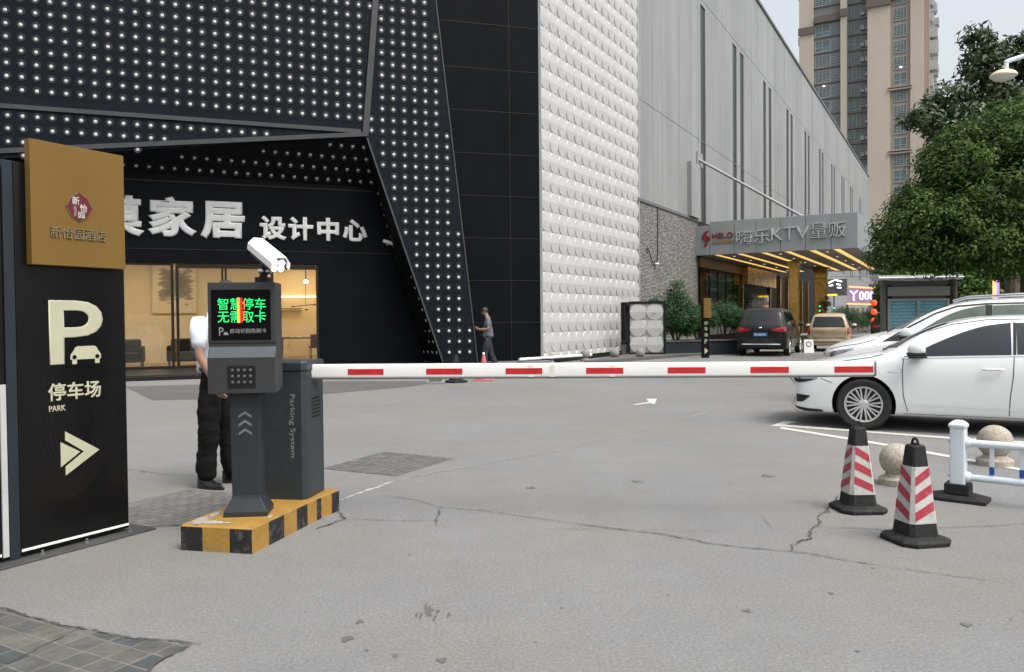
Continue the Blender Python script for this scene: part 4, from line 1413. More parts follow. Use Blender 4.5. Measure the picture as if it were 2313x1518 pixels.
obj('symbol_backing', MB().prism([(0.325, 1.130), (0.325, 1.2), (0.345, 1.245), (0.37, 1.285), (0.60, 1.285), (0.60, 1.130)], -0.0042, -0.0036), M['signblack'], sg, smooth=0)
obj('car_symbol', cr_, M['signcream'], sg, smooth=0)
hl = MB()
for x in (0.376, 0.528):
    hl.lathe([(0.014, -0.0078), (0.014, -0.0088), (0, -0.0088)], 16, (x, 0, 1.190), axis='y')
obj('car_symbol', hl, M['signblack'], sg, smooth=0)
letters('lettering', '停车场', M['signcream'], sg, 0.208, 0.552, 0.925, 1.035, 0.0, 0.0035, 0.018)
letters('lettering', 'PARK', M['signcream'], sg, 0.212, 0.316, 0.862, 0.897, 0.0, 0.003, 0.010)
aw = MB()
aw.prism([(0.308, 0.731), (0.533, 0.585), (0.307, 0.455), (0.307, 0.510), (0.430, 0.588), (0.308, 0.675)], -0.0035, -0.0005)
aw.prism([(0.278, 0.668), (0.404, 0.590), (0.278, 0.512)], -0.0035, -0.0005)
obj('arrow', aw, M['signcream'], sg, smooth=0)
# faint curling lines printed on the board
sw = MB()
for k in range(9):
    pts_ = []
    a0 = 0.14 + 0.016 * k
    for j in range(36):
        t = j / 35
        a = PI * (0.95 + 1.15 * t)
        pts_.append((0.36 + (0.20 - 0.012 * k) * math.cos(a) * (1 + 0.5 * t * t), -0.0012, 0.52 + (0.24 - 0.013 * k) * math.sin(a) + 0.33 * t ** 3))
    sw.tube(pts_, 0.0009, 4)
    pts_ = []
    for j in range(30):
        t = j / 29
        pts_.append((0.05 + 0.020 * k + 0.12 * t * t * (1 if k % 2 else 0.8), -0.0012, 1.22 - 0.62 * t - 0.02 * k + 0.05 * math.sin(3 * t)))
    sw.tube(pts_, 0.0009, 4)
obj('printed_swirl', sw, mat('dull bronze print', (0.016, 0.013, 0.010), 0.4), sg, smooth=0)

s2 = thing('sign_board', 'black board with a white upright bar at the picture edge, beside the parking sign', 'sign', SG_O, SG_R)
obj('board', MB().box(-0.80, -0.04, 0.004, 0.11, 0.03, 2.33), M['signblack'], s2, smooth=0, bevel=0.004)
obj('upright_bar', MB().box(-0.075, -0.042, -0.008, 0.002, 0.04, 1.05), M['conew'], s2, smooth=0)
obj('stripe', MB().box(-0.80, -0.08, 0.0005, 0.0035, 0.047, 0.062), M['white'], s2, smooth=0)
obj('base_plate', MB().box(-1.0, -0.36, -0.11, 0.16, 0.0, 0.012), M['kpost2'], s2, smooth=0)
obj('bolt', MB().lathe([(0.014, 0.012), (0.014, 0.022), (0.008, 0.024), (0.008, 0.045), (0, 0.046)], 6, (-0.4, -0.06, 0)), M['grey'], s2)

# ------------------------------------------------------------------ striped traffic island
isl = thing('traffic_island', 'concrete traffic island with yellow and black painted kerb stripes', 'traffic island', (0, 0, 0))
M['yel'] = mat('traffic yellow paint', (0.30, 0.168, 0.028), 0.6, var=0.14, vscale=7, dirt=0.9, dcol=(0.16, 0.13, 0.09), bump=0.3)
M['blk'] = mat('worn black kerb paint', (0.016, 0.016, 0.017), 0.6, spec=0.3, var=0.3, vscale=8, dirt=0.95, dcol=(0.13, 0.125, 0.115), bump=0.3)
M['conc'] = mat('bare concrete', (0.30, 0.285, 0.26), 0.9, var=0.2, vscale=8, bump=0.4)
FL, FR, KK, BR, BL = (-2.05, 4.88), (-1.58, 4.78), (-1.385, 5.58), (-1.29, 5.87), (-1.80, 6.02)
HI = 0.16
ib = MB()
def edge_stripes(a, b, cuts, first, inset=0.0):
    a, b = Vector(a), Vector(b)
    for i in range(len(cuts) - 1):
        p, q = a.lerp(b, cuts[i]), a.lerp(b, cuts[i + 1])
        ib.add([(p.x, p.y, 0), (q.x, q.y, 0), (q.x, q.y, HI - 0.012), (p.x, p.y, HI - 0.012)], [(0, 1, 2, 3)], (first + i) % 2)
edge_stripes(FL, FR, [0, 0.31, 0.69, 1], 1)
edge_stripes(FR, KK, [0, 0.235, 0.46, 0.66, 0.84, 1.0], 0)
edge_stripes(KK, BR, [0, 0.2, 0.66, 1.0], 1)
edge_stripes(BR, BL, [0, 0.3, 0.6, 1.0], 1)
edge_stripes(BL, FL, [0, 0.2, 0.4, 0.6, 0.8, 1], 0)
ring = [FL, FR, KK, BR, BL]
c_ = Vector((sum(p[0] for p in ring) / 5, sum(p[1] for p in ring) / 5))
ins = [tuple(Vector(p).lerp(c_, 0.03)) for p in ring]
for i in range(5):
    j = (i + 1) % 5
    ib.add([(*ring[i], HI - 0.012), (*ring[j], HI - 0.012), (*ins[j], HI), (*ins[i], HI)], [(0, 1, 2, 3)], 0)
ib.add([(*p, HI) for p in ins], [(0, 1, 2, 3, 4)], 0)
obj('kerb_block', ib, [M['yel'], M['blk']], isl, smooth=0)
wp = MB()
for (cx, cy, rx, ry) in ((-1.965, 4.97, 0.06, 0.10), (-1.90, 4.93, 0.09, 0.045), (-1.93, 5.12, 0.03, 0.09), (-1.80, 4.90, 0.07, 0.02), (-1.55, 5.05, 0.015, 0.05)):
    pp_ = []
    for k in range(40):
        a = 2 * PI * k / 40
        r = random.uniform(0.55, 1.15)
        x, y = cx + rx * r * math.cos(a), cy + ry * r * math.sin(a)
        x = max(x, -2.035 + (y - 4.88) * 0.22)
        y = max(y, 4.886 - (x + 2.05) * 0.21)
        pp_.append((x, y, HI + 0.002 + 0.0003 * (cx + 2)))
    wp.add(pp_, [tuple(range(40))])
obj('worn_patch', wp, M['conc'], isl, smooth=0)

# ------------------------------------------------------------------ ticket kiosk on the island
KO, KR = (-1.72, 5.16, HI), 6.0
kio = thing('parking_kiosk', 'slim dark grey parking terminal with green led display on the island', 'terminal', KO, KR)
M['kgrey'] = mat('dark grey powder coat', (0.020, 0.024, 0.029), 0.45, spec=0.3, var=0.12, vscale=3, dirt=0.22, dcol=(0.07, 0.068, 0.065), bump=0.08, bscale=220)
M['kgrey2'] = mat('mid grey powder coat', (0.027, 0.0285, 0.030), 0.45, spec=0.35, var=0.12, vscale=3, dirt=0.18, dcol=(0.075, 0.073, 0.07), bump=0.08, bscale=220)
M['kblue'] = mat('blue grey band', (0.045, 0.058, 0.068), 0.45, var=0.05)
M['screen'] = mat('black screen acrylic', (0.003, 0.003, 0.004), 0.15, spec=0.15, var=0.1)
cm = MB()
cm.prism([(-0.088, 0.10), (-0.094, 0.80), (0.094, 0.80), (0.088, 0.10)], -0.075, 0.075)
obj('column', cm, M['kgrey'], kio, smooth=0, bevel=0.006)
rings = []
for w, d, z in ((0.135, 0.115, 0.0), (0.135, 0.115, 0.03), (0.092, 0.08, 0.11), (0.088, 0.075, 0.13)):
    rings.append([(w, d, z), (-w, d, z), (-w, -d, z), (w, -d, z)])
obj('base_flare', MB().loft(rings), M['kgrey'], kio, smooth=0, bevel=0.003)
hd = MB()
prof = [(-0.150, 0.790), (-0.150, 1.015), (-0.112, 1.085), (-0.112, 1.105), (-0.118, 1.11), (-0.118, 1.492), (0.10, 1.492), (0.10, 0.805)]
hd.prism(prof, -0.208, 0.208, axis='x')
head = obj('head', hd, M['kgrey2'], kio, smooth=0, bevel=0.005)
bb = MB()
bb.add([(-0.203, -0.1515, 1.017), (0.203, -0.1515, 1.017), (0.203, -0.1140, 1.084), (-0.203, -0.1140, 1.084)], [(0, 1, 2, 3)])
obj('band', bb, M['kblue'], head, smooth=0)
scn = obj('display', MB().box(-0.186, 0.178, -0.1225, -0.119, 1.128, 1.445), M['screen'], kio, smooth=0)
def led_mat():
    m, n, l, b = nmat('led text light')
    tc = n.new('ShaderNodeTexCoord')
    sp = n.new('ShaderNodeSeparateXYZ')
    l.new(tc.outputs['Object'], sp.inputs[0])
    mr = n.new('ShaderNodeMapRange')
    mr.inputs['From Min'].default_value, mr.inputs['From Max'].default_value = -0.16, 0.16
    l.new(sp.outputs['X'], mr.inputs['Value'])
    cr = n.new('ShaderNodeValToRGB')
    cr.color_ramp.interpolation = 'CONSTANT'
    e = cr.color_ramp.elements
    e[0].position, e[0].color = 0.0, (0.015, 1.0, 0.22, 1)
    e[1].position, e[1].color = 0.415, (1.0, 0.33, 0.02, 1)
    for p_, c__ in ((0.47, (0.9, 0.06, 0.02, 1)), (0.52, (1.0, 0.28, 0.02, 1)), (0.565, (0.015, 1.0, 0.22, 1))):
        k = e.new(p_); k.color = c__
    l.new(mr.outputs[0], cr.inputs[0])
    l.new(cr.outputs[0], b.inputs['Emission Color'])
    b.inputs['Emission Strength'].default_value = 0.8
    b.inputs['Base Color'].default_value = (0, 0, 0, 1)
    return m
LM = led_mat()
letters('led_text', '智慧停车', LM, scn, -0.147, 0.150, 1.318, 1.392, -0.1226, 0.002, 0.004)
letters('led_text', '无需取卡', LM, scn, -0.147, 0.150, 1.238, 1.312, -0.1226, 0.002, 0.004)
obj('led_bar', MB().box(-0.026, -0.012, -0.1245, -0.1227, 1.236, 1.394), emit('amber led bar', (1.0, 0.45, 0.03), 0.8), scn, smooth=0)
obj('led_bar', MB().box(-0.0115, 0.006, -0.1242, -0.1227, 1.236, 1.394), emit('red led bar', (0.30, 0.012, 0.008), 0.8), scn, smooth=0)
M['kprint2'] = mat('dull steel button', (0.075, 0.075, 0.073), 0.45)
M['kprint'] = mat('grey print', (0.20, 0.20, 0.20), 0.5)
letters('lettering', 'P', M['kprint'], scn, -0.140, -0.112, 1.155, 1.208, -0.1226, 0.001, 0.0)
mc = MB()
mc.prism([(-0.112, 1.160), (-0.112, 1.168), (-0.106, 1.178), (-0.090, 1.178), (-0.083, 1.168), (-0.083, 1.160)], -0.1236, -0.1227)
obj('car_symbol', mc, M['kprint'], scn, smooth=0)
letters('lettering', '自动识别免刷卡', M['kprint'], scn, -0.070, 0.152, 1.170, 1.200, -0.1226, 0.001, 0.006)
kpad = obj('keypad', MB().box(-0.085, 0.085, -0.1535, -0.1503, 0.825, 0.965), M['blackmatt'], head, smooth=0)
for r_ in range(3):
    for c_ in range(4):
        obj('button', MB().lathe([(0.010, -0.1537), (0.010, -0.157), (0.006, -0.159), (0, -0.159)], 12, (-0.056 + 0.037 * c_, 0, 0.938 - 0.038 * r_), axis='y'), M['kprint2'], kpad)
chv = MB()
for k in range(3):
    z = 0.655 - 0.055 * k
    chv.prism([(-0.040, z - 0.028), (0.0, z), (0.040, z - 0.028), (0.040, z - 0.012), (0.0, z + 0.016), (-0.040, z - 0.012)], -0.0775, -0.0755)
obj('chevron', chv, mat('grey chevrons', (0.13, 0.137, 0.14), 0.5), kio, smooth=0)

# plate reading camera on the kiosk
fc, rc = Vector((-1.455, 4.98, 1.748)), Vector((-1.665, 5.22, 1.885))
ax = (fc - rc).normalized()
right = ax.cross(Vector((0, 0, 1))).normalized()
upv = right.cross(ax).normalized()
Mc = Matrix((( right.x, ax.x, upv.x, 0), (right.y, ax.y, upv.y, 0), (right.z, ax.z, upv.z, 0), (0, 0, 0, 1)))
LB = (fc - rc).length
lc = thing('plate_camera', 'white plate reading camera with four lit lamps mounted above the terminal', 'camera', tuple(fc))
def oct_(w, h, y, s=0.45):
    return [(-w, y, -h * 0.75), (w, y, -h * 0.75), (w, y, h * 0.35), (w * s, y, h), (-w * s, y, h), (-w, y, h * 0.35)]
bdy = MB().loft([oct_(0.050, 0.050, -LB + 0.03), oct_(0.050, 0.050, -0.012)]).xf(Mc)
M['camwhite'] = mat('bright white enamel', (0.82, 0.83, 0.83), 0.3, var=0.03)
obj('body', bdy, M['kgrey2'], lc, smooth=0, bevel=0.004)
shd = MB()
def roofp(w, h, y):
    return [(-w, y, -h * 0.15), (-w, y, h * 0.45), (-w * 0.5, y, h), (w * 0.5, y, h), (w, y, h * 0.45), (w, y, -h * 0.15), (w - 0.004, y, -h * 0.15), (w - 0.004, y, h * 0.43), (w * 0.48, y, h - 0.005), (-w * 0.48, y, h - 0.005), (-w + 0.004, y, h * 0.43), (-w + 0.004, y, -h * 0.15)]
shd.loft([roofp(0.062, 0.068, -LB), roofp(0.062, 0.068, 0.035)]).xf(Mc)
obj('sunshield', shd, M['camwhite'], lc, smooth=0)
fp = MB().loft([oct_(0.049, 0.049, -0.0118), oct_(0.049, 0.049, -0.004)]).xf(Mc)
obj('front_plate', fp, M['grey'], lc, smooth=0)
for x in (-0.022, 0.022):
    for z in (-0.018, 0.020):
        obj('lamp', MB().lathe([(0.019, -0.0038), (0.020, 0.002), (0.014, 0.006), (0, 0.007)], 16, (x, 0, z), axis='y').xf(Mc), emit('white led lamp', (1.0, 0.98, 0.94), 2.2), lc)
brk = MB()
top = Mc @ Vector((0, -LB * 0.55, -0.05))
brk.tube([top + Vector((0, 0, 0.01)), Vector(top) + Vector((0, 0.01, -0.05))], 0.022)
base = Vector((-1.60, 5.14, 1.652)) - fc
brk.tube([Vector(top) + Vector((0, 0.01, -0.05)), base + Vector((0, 0, 0.03))], [0.022, 0.026])
brk.box(base.x - 0.04, base.x + 0.04, base.y - 0.04, base.y + 0.04, base.z + 0.0, base.z + 0.035)
obj('bracket', brk, M['blackmatt'], lc)
obj('hinge', MB().lathe([(0.02, -0.04), (0.02, 0.04)], 12, tuple(Vector(top) + Vector((0.0, 0.01, -0.05))), axis='x'), M['steel'], lc)

# ------------------------------------------------------------------ barrier cabinet and arm
BO, BRr = (-1.44, 5.51, HI), -9.0
bar_ = thing('parking_barrier', 'dark grey barrier cabinet with its long white and red arm lowered', 'barrier', BO, BRr)
Wc, Dc = 0.34, 0.33
plan = [(-Wc, 0), (-0.025, 0), (0.0, 0.035), (0.0, Dc), (-Wc, Dc)]
M['cab'] = mat('cabinet grey paint', (0.026, 0.032, 0.037), 0.42, spec=0.35, var=0.12, vscale=3, dirt=0.3, dcol=(0.075, 0.073, 0.07), bump=0.06, bscale=200)
obj('cabinet', MB().prism(plan, 0, 0.895, axis='z'), M['cab'], bar_, smooth=0, bevel=0.005)
lid = [(-Wc - 0.006, -0.006), (-0.022, -0.006), (0.006, 0.030), (0.006, Dc + 0.006), (-Wc - 0.006, Dc + 0.006)]
ld = MB()
ld.loft([[(x, y, 0.900) for x, y in lid], [(x, y, 0.952) for x, y in lid], [(x * 0.97 - 0.004, 0.012 + y * 0.93, 0.968) for x, y in lid]])
obj('lid', ld, M['cab'], bar_, smooth=0, bevel=0.003)
letters('lettering', 'Parking System', M['kprint'], bar_, -0.118, -0.072, 0.295, 0.735, 0.0, 0.0012, 0.0, turn=-90)
obj('lock', MB().lathe([(0.016, 0), (0.017, -0.004), (0.012, -0.007), (0, -0.007)], 18, (-0.175, 0, 0.845), axis='y'), M['chrome'], bar_)
vt = MB()
for k in range(6):
    vt.box(0.0005, 0.003, 0.12, 0.26, 0.56 + 0.026 * k, 0.572 + 0.026 * k)
obj('vent_slot', vt, M['blackmatt'], bar_, smooth=0)
# arm, measured in the world then carried into the barrier's own frame
Bi = (Matrix.Translation(BO) @ Matrix.Rotation(R(BRr), 4, 'Z')).inverted()
a0, a1 = Vector((-1.52, 5.67, 1.043)), Vector((2.445, 5.40, 1.043))
ad = (a1 - a0).normalized()
an = Vector((ad.y, -ad.x, 0))                      # towards the gate's front
Ma = Matrix(((ad.x, -an.x, 0, a0.x), (ad.y, -an.y, 0, a0.y), (0, 0, 1, a0.z), (0, 0, 0, 1)))
AL = (a1 - a0).length
def rrect(y0, y1, z0, z1, r, n=4):
    P = []
    for cy, cz, s in ((y1 - r, z1 - r, 0), (y0 + r, z1 - r, 1), (y0 + r, z0 + r, 2), (y1 - r, z0 + r, 3)):
        for k in range(n + 1):
            a = PI / 2 * (s + k / n)
            P.append((cy + r * math.cos(a), cz + r * math.sin(a)))
    return P
M['armw'] = mat('white arm lacquer', (0.68, 0.685, 0.68), 0.35, var=0.05, vscale=3, dirt=0.28, dcol=(0.52, 0.48, 0.38))
arm = obj('arm', MB().prism(rrect(-0.03, 0.03, -0.047, 0.053, 0.016), 0, AL, axis='x').xf(Bi @ Ma), M['armw'], bar_)
obj('end_cap', MB().prism(rrect(-0.032, 0.032, -0.049, 0.055, 0.017), AL, AL + 0.012, axis='x').xf(Bi @ Ma), M['grey'], arm)
obj('lower_edge', MB().prism(rrect(-0.024, 0.024, -0.054, -0.0475, 0.003), 0.1, AL, axis='x').xf(Bi @ Ma), M['grey'], arm)
for k in range(7):
    x1 = AL - 0.008 - 0.558 * (6 - k)
    obj('reflector', MB().box(x1 - 0.255, x1, -0.0325, -0.0303, -0.022, 0.019).xf(Bi @ Ma), M['red'], arm, smooth=0)
for k, x in enumerate((AL - 2.34, AL - 2.19, AL - 1.775)):
    obj('tape_mark', MB().box(x, x + 0.035, -0.0312, -0.0303, -0.042, 0.04).xf(Bi @ Ma), mat('yellowed tape', (0.58, 0.585, 0.50), 0.5), arm, smooth=0)

# ------------------------------------------------------------------ cones, stone balls, railing
M['conew'] = mat('grubby white sheeting', (0.40, 0.40, 0.385), 0.45, var=0.15, vscale=9, dirt=0.9, dcol=(0.20, 0.19, 0.17))
M['coner'] = mat('scuffed red sheeting', (0.29, 0.022, 0.042), 0.4, var=0.15, vscale=12, dirt=0.45, dcol=(0.5, 0.3, 0.3))
def traffic_cone(name, lab, loc, rot, lean=0.0):
    t = thing(name, lab, 'traffic cone', loc, rot, 'black based traffic cones')
    def hw(z):
        return 0.102 - (0.102 - 0.045) * (z - 0.05) / 0.55
    def ring(z, ch=0.25, grow=0.0):
        w = hw(z) + grow
        c = w * ch
        return [(w, -w + c, z), (w, w - c, z), (w - c, w, z), (-w + c, w, z), (-w, w - c, z), (-w, -w + c, z), (-w + c, -w, z), (w - c, -w, z)]
    bs = MB()
    def oc(w, z, c=0.35):
        k = w * c
        return [(w, -w + k, z), (w, w - k, z), (w - k, w, z), (-w + k, w, z), (-w, w - k, z), (-w, -w + k, z), (-w + k, -w, z), (w - k, -w, z)]
    bs.loft([oc(0.165, 0.0), oc(0.168, 0.025), oc(0.155, 0.036), oc(0.115, 0.048), oc(0.11, 0.05)])
    obj('base', bs, M['rubber'], t, smooth=0, bevel=0.004)
    obj('skirt', MB().loft([ring(0.048), ring(0.130)]), M['rubber'], t, smooth=0, bevel=0.003)
    obj('tip', MB().loft([ring(0.470), ring(0.592), ring(0.602, grow=-0.008)]), M['rubber'], t, smooth=0, bevel=0.003)
    obj('sleeve', MB().loft([ring(0.128, grow=0.002), ring(0.472, grow=0.002)]), M['conew'], t, smooth=0, bevel=0.002)
    st_ = MB()
    for face in range(4):
        Rz = Matrix.Rotation(face * PI / 2, 4, 'Z')
        s = 1 if face % 2 else -1
        for k in range(3):
            zc = 0.165 + 0.105 * k
            if True:
                P = [(-1, 0.0), (1, 0.062), (1, 0.117), (-1, 0.055)]
                if s < 0:
                    P = [(-1, 0.062), (1, 0.0), (1, 0.055), (-1, 0.117)]
                vs = []
                for t_, dz in P:
                    z = min(0.470, zc - 0.02 + dz)
                    w = hw(z) + 0.0035
                    vs.append(tuple(Rz @ Vector((t_ * w * 0.74, -w, z))))
                st_.add(vs, [(0, 1, 2, 3)])
    obj('red_stripe', st_, M['coner'], t, smooth=0)
    lp_ = MB()
    lp_.tube([(0.028 * math.cos(a), 0, 0.600 + 0.040 * math.sin(a)) for a in [PI * k / 10 for k in range(11)]], 0.008, 8)
    lp_.tube([(0.022 * math.cos(a), 0.0, 0.600 + 0.006 * math.sin(a)) for a in [PI * k / 4 for k in range(5)]], 0.008, 6)
    obj('loop_handle', lp_, M['rubber'], t)
    return t
traffic_cone('traffic_cone', 'traffic cone standing in front of the sedan front wheel, nearer the crack', (2.49, 5.74, 0), 2)
traffic_cone('traffic_cone', 'traffic cone standing in front of a stone ball, nearest the camera', (2.495, 4.93, 0), -79)

def stone_ball(lab, x, y, r, m=None, base=True):
    t = thing('stone_ball_bollard', lab, 'bollard', (x, y, 0), 0, 'stone ball bollards')
    obj('ball', MB().ball((0, 0, 0.075 + r * 0.96), r, 32, 18), m or M['granite'], t)
    obj('base', MB().lathe([(r * 1.02, 0), (r * 1.03, 0.05), (r * 0.97, 0.062), (r * 0.72, 0.07), (r * 0.62, 0.10), (0, 0.11)], 28), m or M['granite'], t)
    return t
stone_ball('granite ball bollard between the two cones, beside the white parking line', 3.19, 6.60, 0.137)
stone_ball('granite ball bollard behind the white railing', 4.50, 7.42, 0.152)
M['greystone'] = mat('grey stone', (0.20, 0.198, 0.19), 0.8, var=0.2, vscale=20, bump=0.3)
stone_ball('small grey stone ball below the end of the white pipe', 1.22, 25.4, 0.13, M['greystone'])
stone_ball('small grey stone ball beyond the white pipe at the white wall', 2.43, 26.5, 0.16, M['greystone'])
stone_ball('small grey stone ball left of the dark doorway', 3.46, 26.9, 0.165, M['greystone'])
stone_ball('small grey stone ball in front of the tiled gate', 4.34, 27.0, 0.16, M['greystone'])
wpipe = obj('white_pipe', MB().tube([(0.22, 24.15, 0.19), (2.66, 26.8, 0.19)], 0.045, 10), M['white'], None)
tag(wpipe, 'white pipe lying along the foot of the black and white walls', 'pipe')
kb_ = MB()
kb_.prism([(2.2, 24.6), (3.0, 25.2), (9.0, 31.6), (40, 85), (38.8, 85.6), (5.5, 32.0)], -0.2, 0.10, axis='z')
struct('pavement', kb_, M['asphalt_dark'], smooth=0)

fe = thing('railing', 'white metal traffic railing with blue reflective bands on a black rubber foot', 'railing', (3.375, 6.02, 0), -40)
M['railw'] = mat('bluish white railing paint', (0.58, 0.65, 0.70), 0.3, var=0.05, dirt=0.12, dcol=(0.4, 0.4, 0.4))
M['blueband'] = mat('blue reflective band', (0.02, 0.07, 0.28), 0.35)
obj('post', MB().prism(rrect(-0.052, 0.052, -0.052, 0.052, 0.012), 0.10, 0.555, axis='z'), M['railw'], fe)
obj('post_cap', MB().loft([[(x * s, y * s, z) for x, y in rrect(-0.062, 0.062, -0.062, 0.062, 0.02)] for s, z in ((0.95, 0.555), (1.0, 0.562), (1.0, 0.575), (0.80, 0.592), (0.45, 0.606), (0.1, 0.610))]), M['railw'], fe)
ft_ = MB()
ft_.loft([[(x * s, y * s, z) for x, y in ((-0.20, -0.12), (0.20, -0.12), (0.20, 0.12), (-0.20, 0.12))] for s, z in ((1, 0), (1, 0.025), (0.42, 0.06))])
ft_.prism(rrect(-0.085, 0.085, -0.075, 0.075, 0.01), 0.055, 0.13, axis='z')
obj('foot', ft_, M['rubber'], fe, smooth=0, bevel=0.004)
for z, r in ((0.44, 0.028), (0.18, 0.026)):
    obj('rail', MB().tube([(0.05, 0, z), (2.6, 0, z)], r, 12), M['railw'], fe)
    obj('collar', MB().lathe([(0.045, 0.052), (0.045, 0.062), (0.034, 0.085)], 14, (0, 0, z), axis='x'), M['railw'], fe)
    obj('bolt', MB().ball((-0.058, 0, z), 0.012, 8, 6), M['steel'], fe)
for k in range(12):
    x = 0.22 + 0.19 * k
    bl = obj('baluster', MB().box(x - 0.014, x + 0.014, -0.008, 0.008, 0.19, 0.43), M['railw'], fe, smooth=0, bevel=0.003)
    obj('reflective_band', MB().box(x - 0.016, x + 0.016, -0.010, 0.010, 0.215, 0.275), M['blueband'], bl, smooth=0)
fe2 = thing('rubber_block', 'black rubber railing foot at the right picture edge beside the far stone ball', 'rubber block', (5.02, 7.4, 0), -40)
obj('slab', MB().loft([[(x * s, y * s, z) for x, y in ((-0.20, -0.12), (0.20, -0.12), (0.20, 0.12), (-0.20, 0.12))] for s, z in ((1, 0), (1, 0.025), (0.42, 0.06))]), M['rubber'], fe2, smooth=0)
obj('socket', MB().prism(rrect(-0.085, 0.085, -0.075, 0.075, 0.01), 0.055, 0.13, axis='z'), M['rubber'], fe2, smooth=0)

# small cones by the studded wall
pc = thing('pink_cone', 'faded pink traffic cone behind the barrier arm, by the walking man', 'traffic cone', (-0.66, 18.4, 0))
PK = mat('faded pink plastic', (0.42, 0.10, 0.11), 0.5, var=0.15, dirt=0.3, dcol=(0.42, 0.33, 0.33))
obj('body', MB().lathe([(0.13, 0.03), (0.045, 0.54), (0.03, 0.60), (0.0, 0.60)], 18), PK, pc)
obj('base', MB().box(-0.22, 0.22, -0.22, 0.22, 0, 0.03), PK, pc, smooth=0, bevel=0.01)
obj('tip', MB().ball((0, 0, 0.62), 0.03, 10, 6), M['white'], pc)
dc = thing('dark_cone', 'dark traffic cone with a white band in front of the studded wall foot', 'traffic cone', (-1.27, 17.9, 0))
obj('body', MB().lathe([(0.16, 0.05), (0.06, 0.56), (0.045, 0.62), (0, 0.62)], 16), M['rubber'], dc)
obj('band', MB().lathe([(0.131, 0.2), (0.093, 0.40)], 16), M['conew'], dc)
obj('base', MB().lathe([(0.26, 0), (0.26, 0.04), (0.17, 0.06), (0, 0.06)], 8), M['rubber'], dc)
gb = thing('concrete_block', 'low pale concrete foot on the asphalt left of the dark cone', 'block', (-1.7, 17.6, 0))
obj('slab', MB().box(-0.20, 0.20, -0.16, 0.16, 0, 0.05), M['greystone'], gb, smooth=0, bevel=0.01)
obj('socket', MB().box(-0.13, 0.13, -0.10, 0.10, 0.05, 0.16), M['grey'], gb, smooth=0, bevel=0.01)

# ------------------------------------------------------------------ information board, lamp, planters
ib_ = thing('information_board', 'outdoor notice kiosk with two teal posters under a steel roof', 'notice board', (10.19, 22.0, 0), -5)
M['teal'] = None
def poster_mat():
    m, n, l, b = nmat('teal printed poster')
    tc = n.new('ShaderNodeTexCoord')
    sp = n.new('ShaderNodeSeparateXYZ'); l.new(tc.outputs['Object'], sp.inputs[0])
    w = n.new('ShaderNodeMath'); w.operation = 'MULTIPLY'; w.inputs[1].default_value = 11.0
    l.new(sp.outputs['Z'], w.inputs[0])
    fr = n.new('ShaderNodeMath'); fr.operation = 'FRACT'; l.new(w.outputs[0], fr.inputs[0])
    lt = n.new('ShaderNodeMath'); lt.operation = 'LESS_THAN'; lt.inputs[1].default_value = 0.30
    l.new(fr.outputs[0], lt.inputs[0])
    nz = n.new('ShaderNodeTexNoise'); nz.inputs['Scale'].default_value = 26; nz.inputs['Detail'].default_value = 2
    l.new(tc.outputs['Object'], nz.inputs['Vector'])
    gt = n.new('ShaderNodeMath'); gt.operation = 'GREATER_THAN'; gt.inputs[1].default_value = 0.46
    l.new(nz.outputs['Fac'], gt.inputs[0])
    k = n.new('ShaderNodeMath'); k.operation = 'MULTIPLY'; l.new(lt.outputs[0], k.inputs[0]); l.new(gt.outputs[0], k.inputs[1])
    k2 = n.new('ShaderNodeMath'); k2.operation = 'MULTIPLY'; k2.inputs[1].default_value = 0.6; l.new(k.outputs[0], k2.inputs[0])
    mx = n.new('ShaderNodeMix'); mx.data_type = 'RGBA'
    mx.inputs['A'].default_value = (0.12, 0.38, 0.48, 1); mx.inputs['B'].default_value = (0.48, 0.68, 0.73, 1)
    l.new(k2.outputs[0], mx.inputs['Factor'])
    l.new(mx.outputs['Result'], b.inputs['Base Color'])
    b.inputs['Roughness'].default_value = 0.25
    return m
M['teal'] = poster_mat()
M['kpost'] = mat('weathered grey steel', (0.13, 0.125, 0.115), 0.5, var=0.15, dirt=0.3, dcol=(0.12, 0.09, 0.06))
rp = []
for k in range(13):
    a = PI * k / 12
    rp.append((0.30 * math.cos(a), 2.42 + 0.10 * math.sin(a)))
obj('roof', MB().prism(rp + [(-0.30, 2.38), (0.30, 2.38)], -0.16, 2.06, axis='x'), mat('pale steel roof', (0.42, 0.43, 0.43), 0.35, metal=0.4, var=0.15, dirt=0.3), ib_)
obj('post', MB().tube([(0.06, 0, 0), (0.06, 0, 2.38)], 0.075, 14), M['kpost'], ib_)
obj('post', MB().tube([(1.90, 0, 0), (1.90, 0, 2.38)], 0.105, 14), mat('brown weathered post', (0.10, 0.075, 0.05), 0.7, var=0.3, stretch=(1, 1, .2)), ib_)
obj('back_panel', MB().box(0.14, 1.82, 0.0, 0.06, 0.45, 2.36), M['grey'], ib_, smooth=0)
obj('header', MB().box(0.16, 1.80, -0.06, -0.004, 1.95, 2.20), mat('grey header board', (0.30, 0.30, 0.29), 0.5), ib_, smooth=0)
for x in (0.2, 1.74):
    obj('clamp', MB().box(x - 0.04, x + 0.06, -0.08, -0.062, 2.20, 2.24), M['blackmatt'], ib_, smooth=0)
    obj('clamp', MB().box(x - 0.04, x + 0.06, -0.08, -0.062, 1.88, 1.93), M['blackmatt'], ib_, smooth=0)
fr = MB()
for a in ((0.16, 0.22), (0.93, 1.01), (1.72, 1.78)):
    fr.box(a[0], a[1], -0.07, -0.004, 0.50, 1.87)
fr.box(0.22, 0.93, -0.07, -0.004, 1.81, 1.87); fr.box(1.01, 1.72, -0.07, -0.004, 1.81, 1.87)
fr.box(0.22, 0.93, -0.07, -0.004, 0.50, 0.56); fr.box(1.01, 1.72, -0.07, -0.004, 0.50, 0.56)
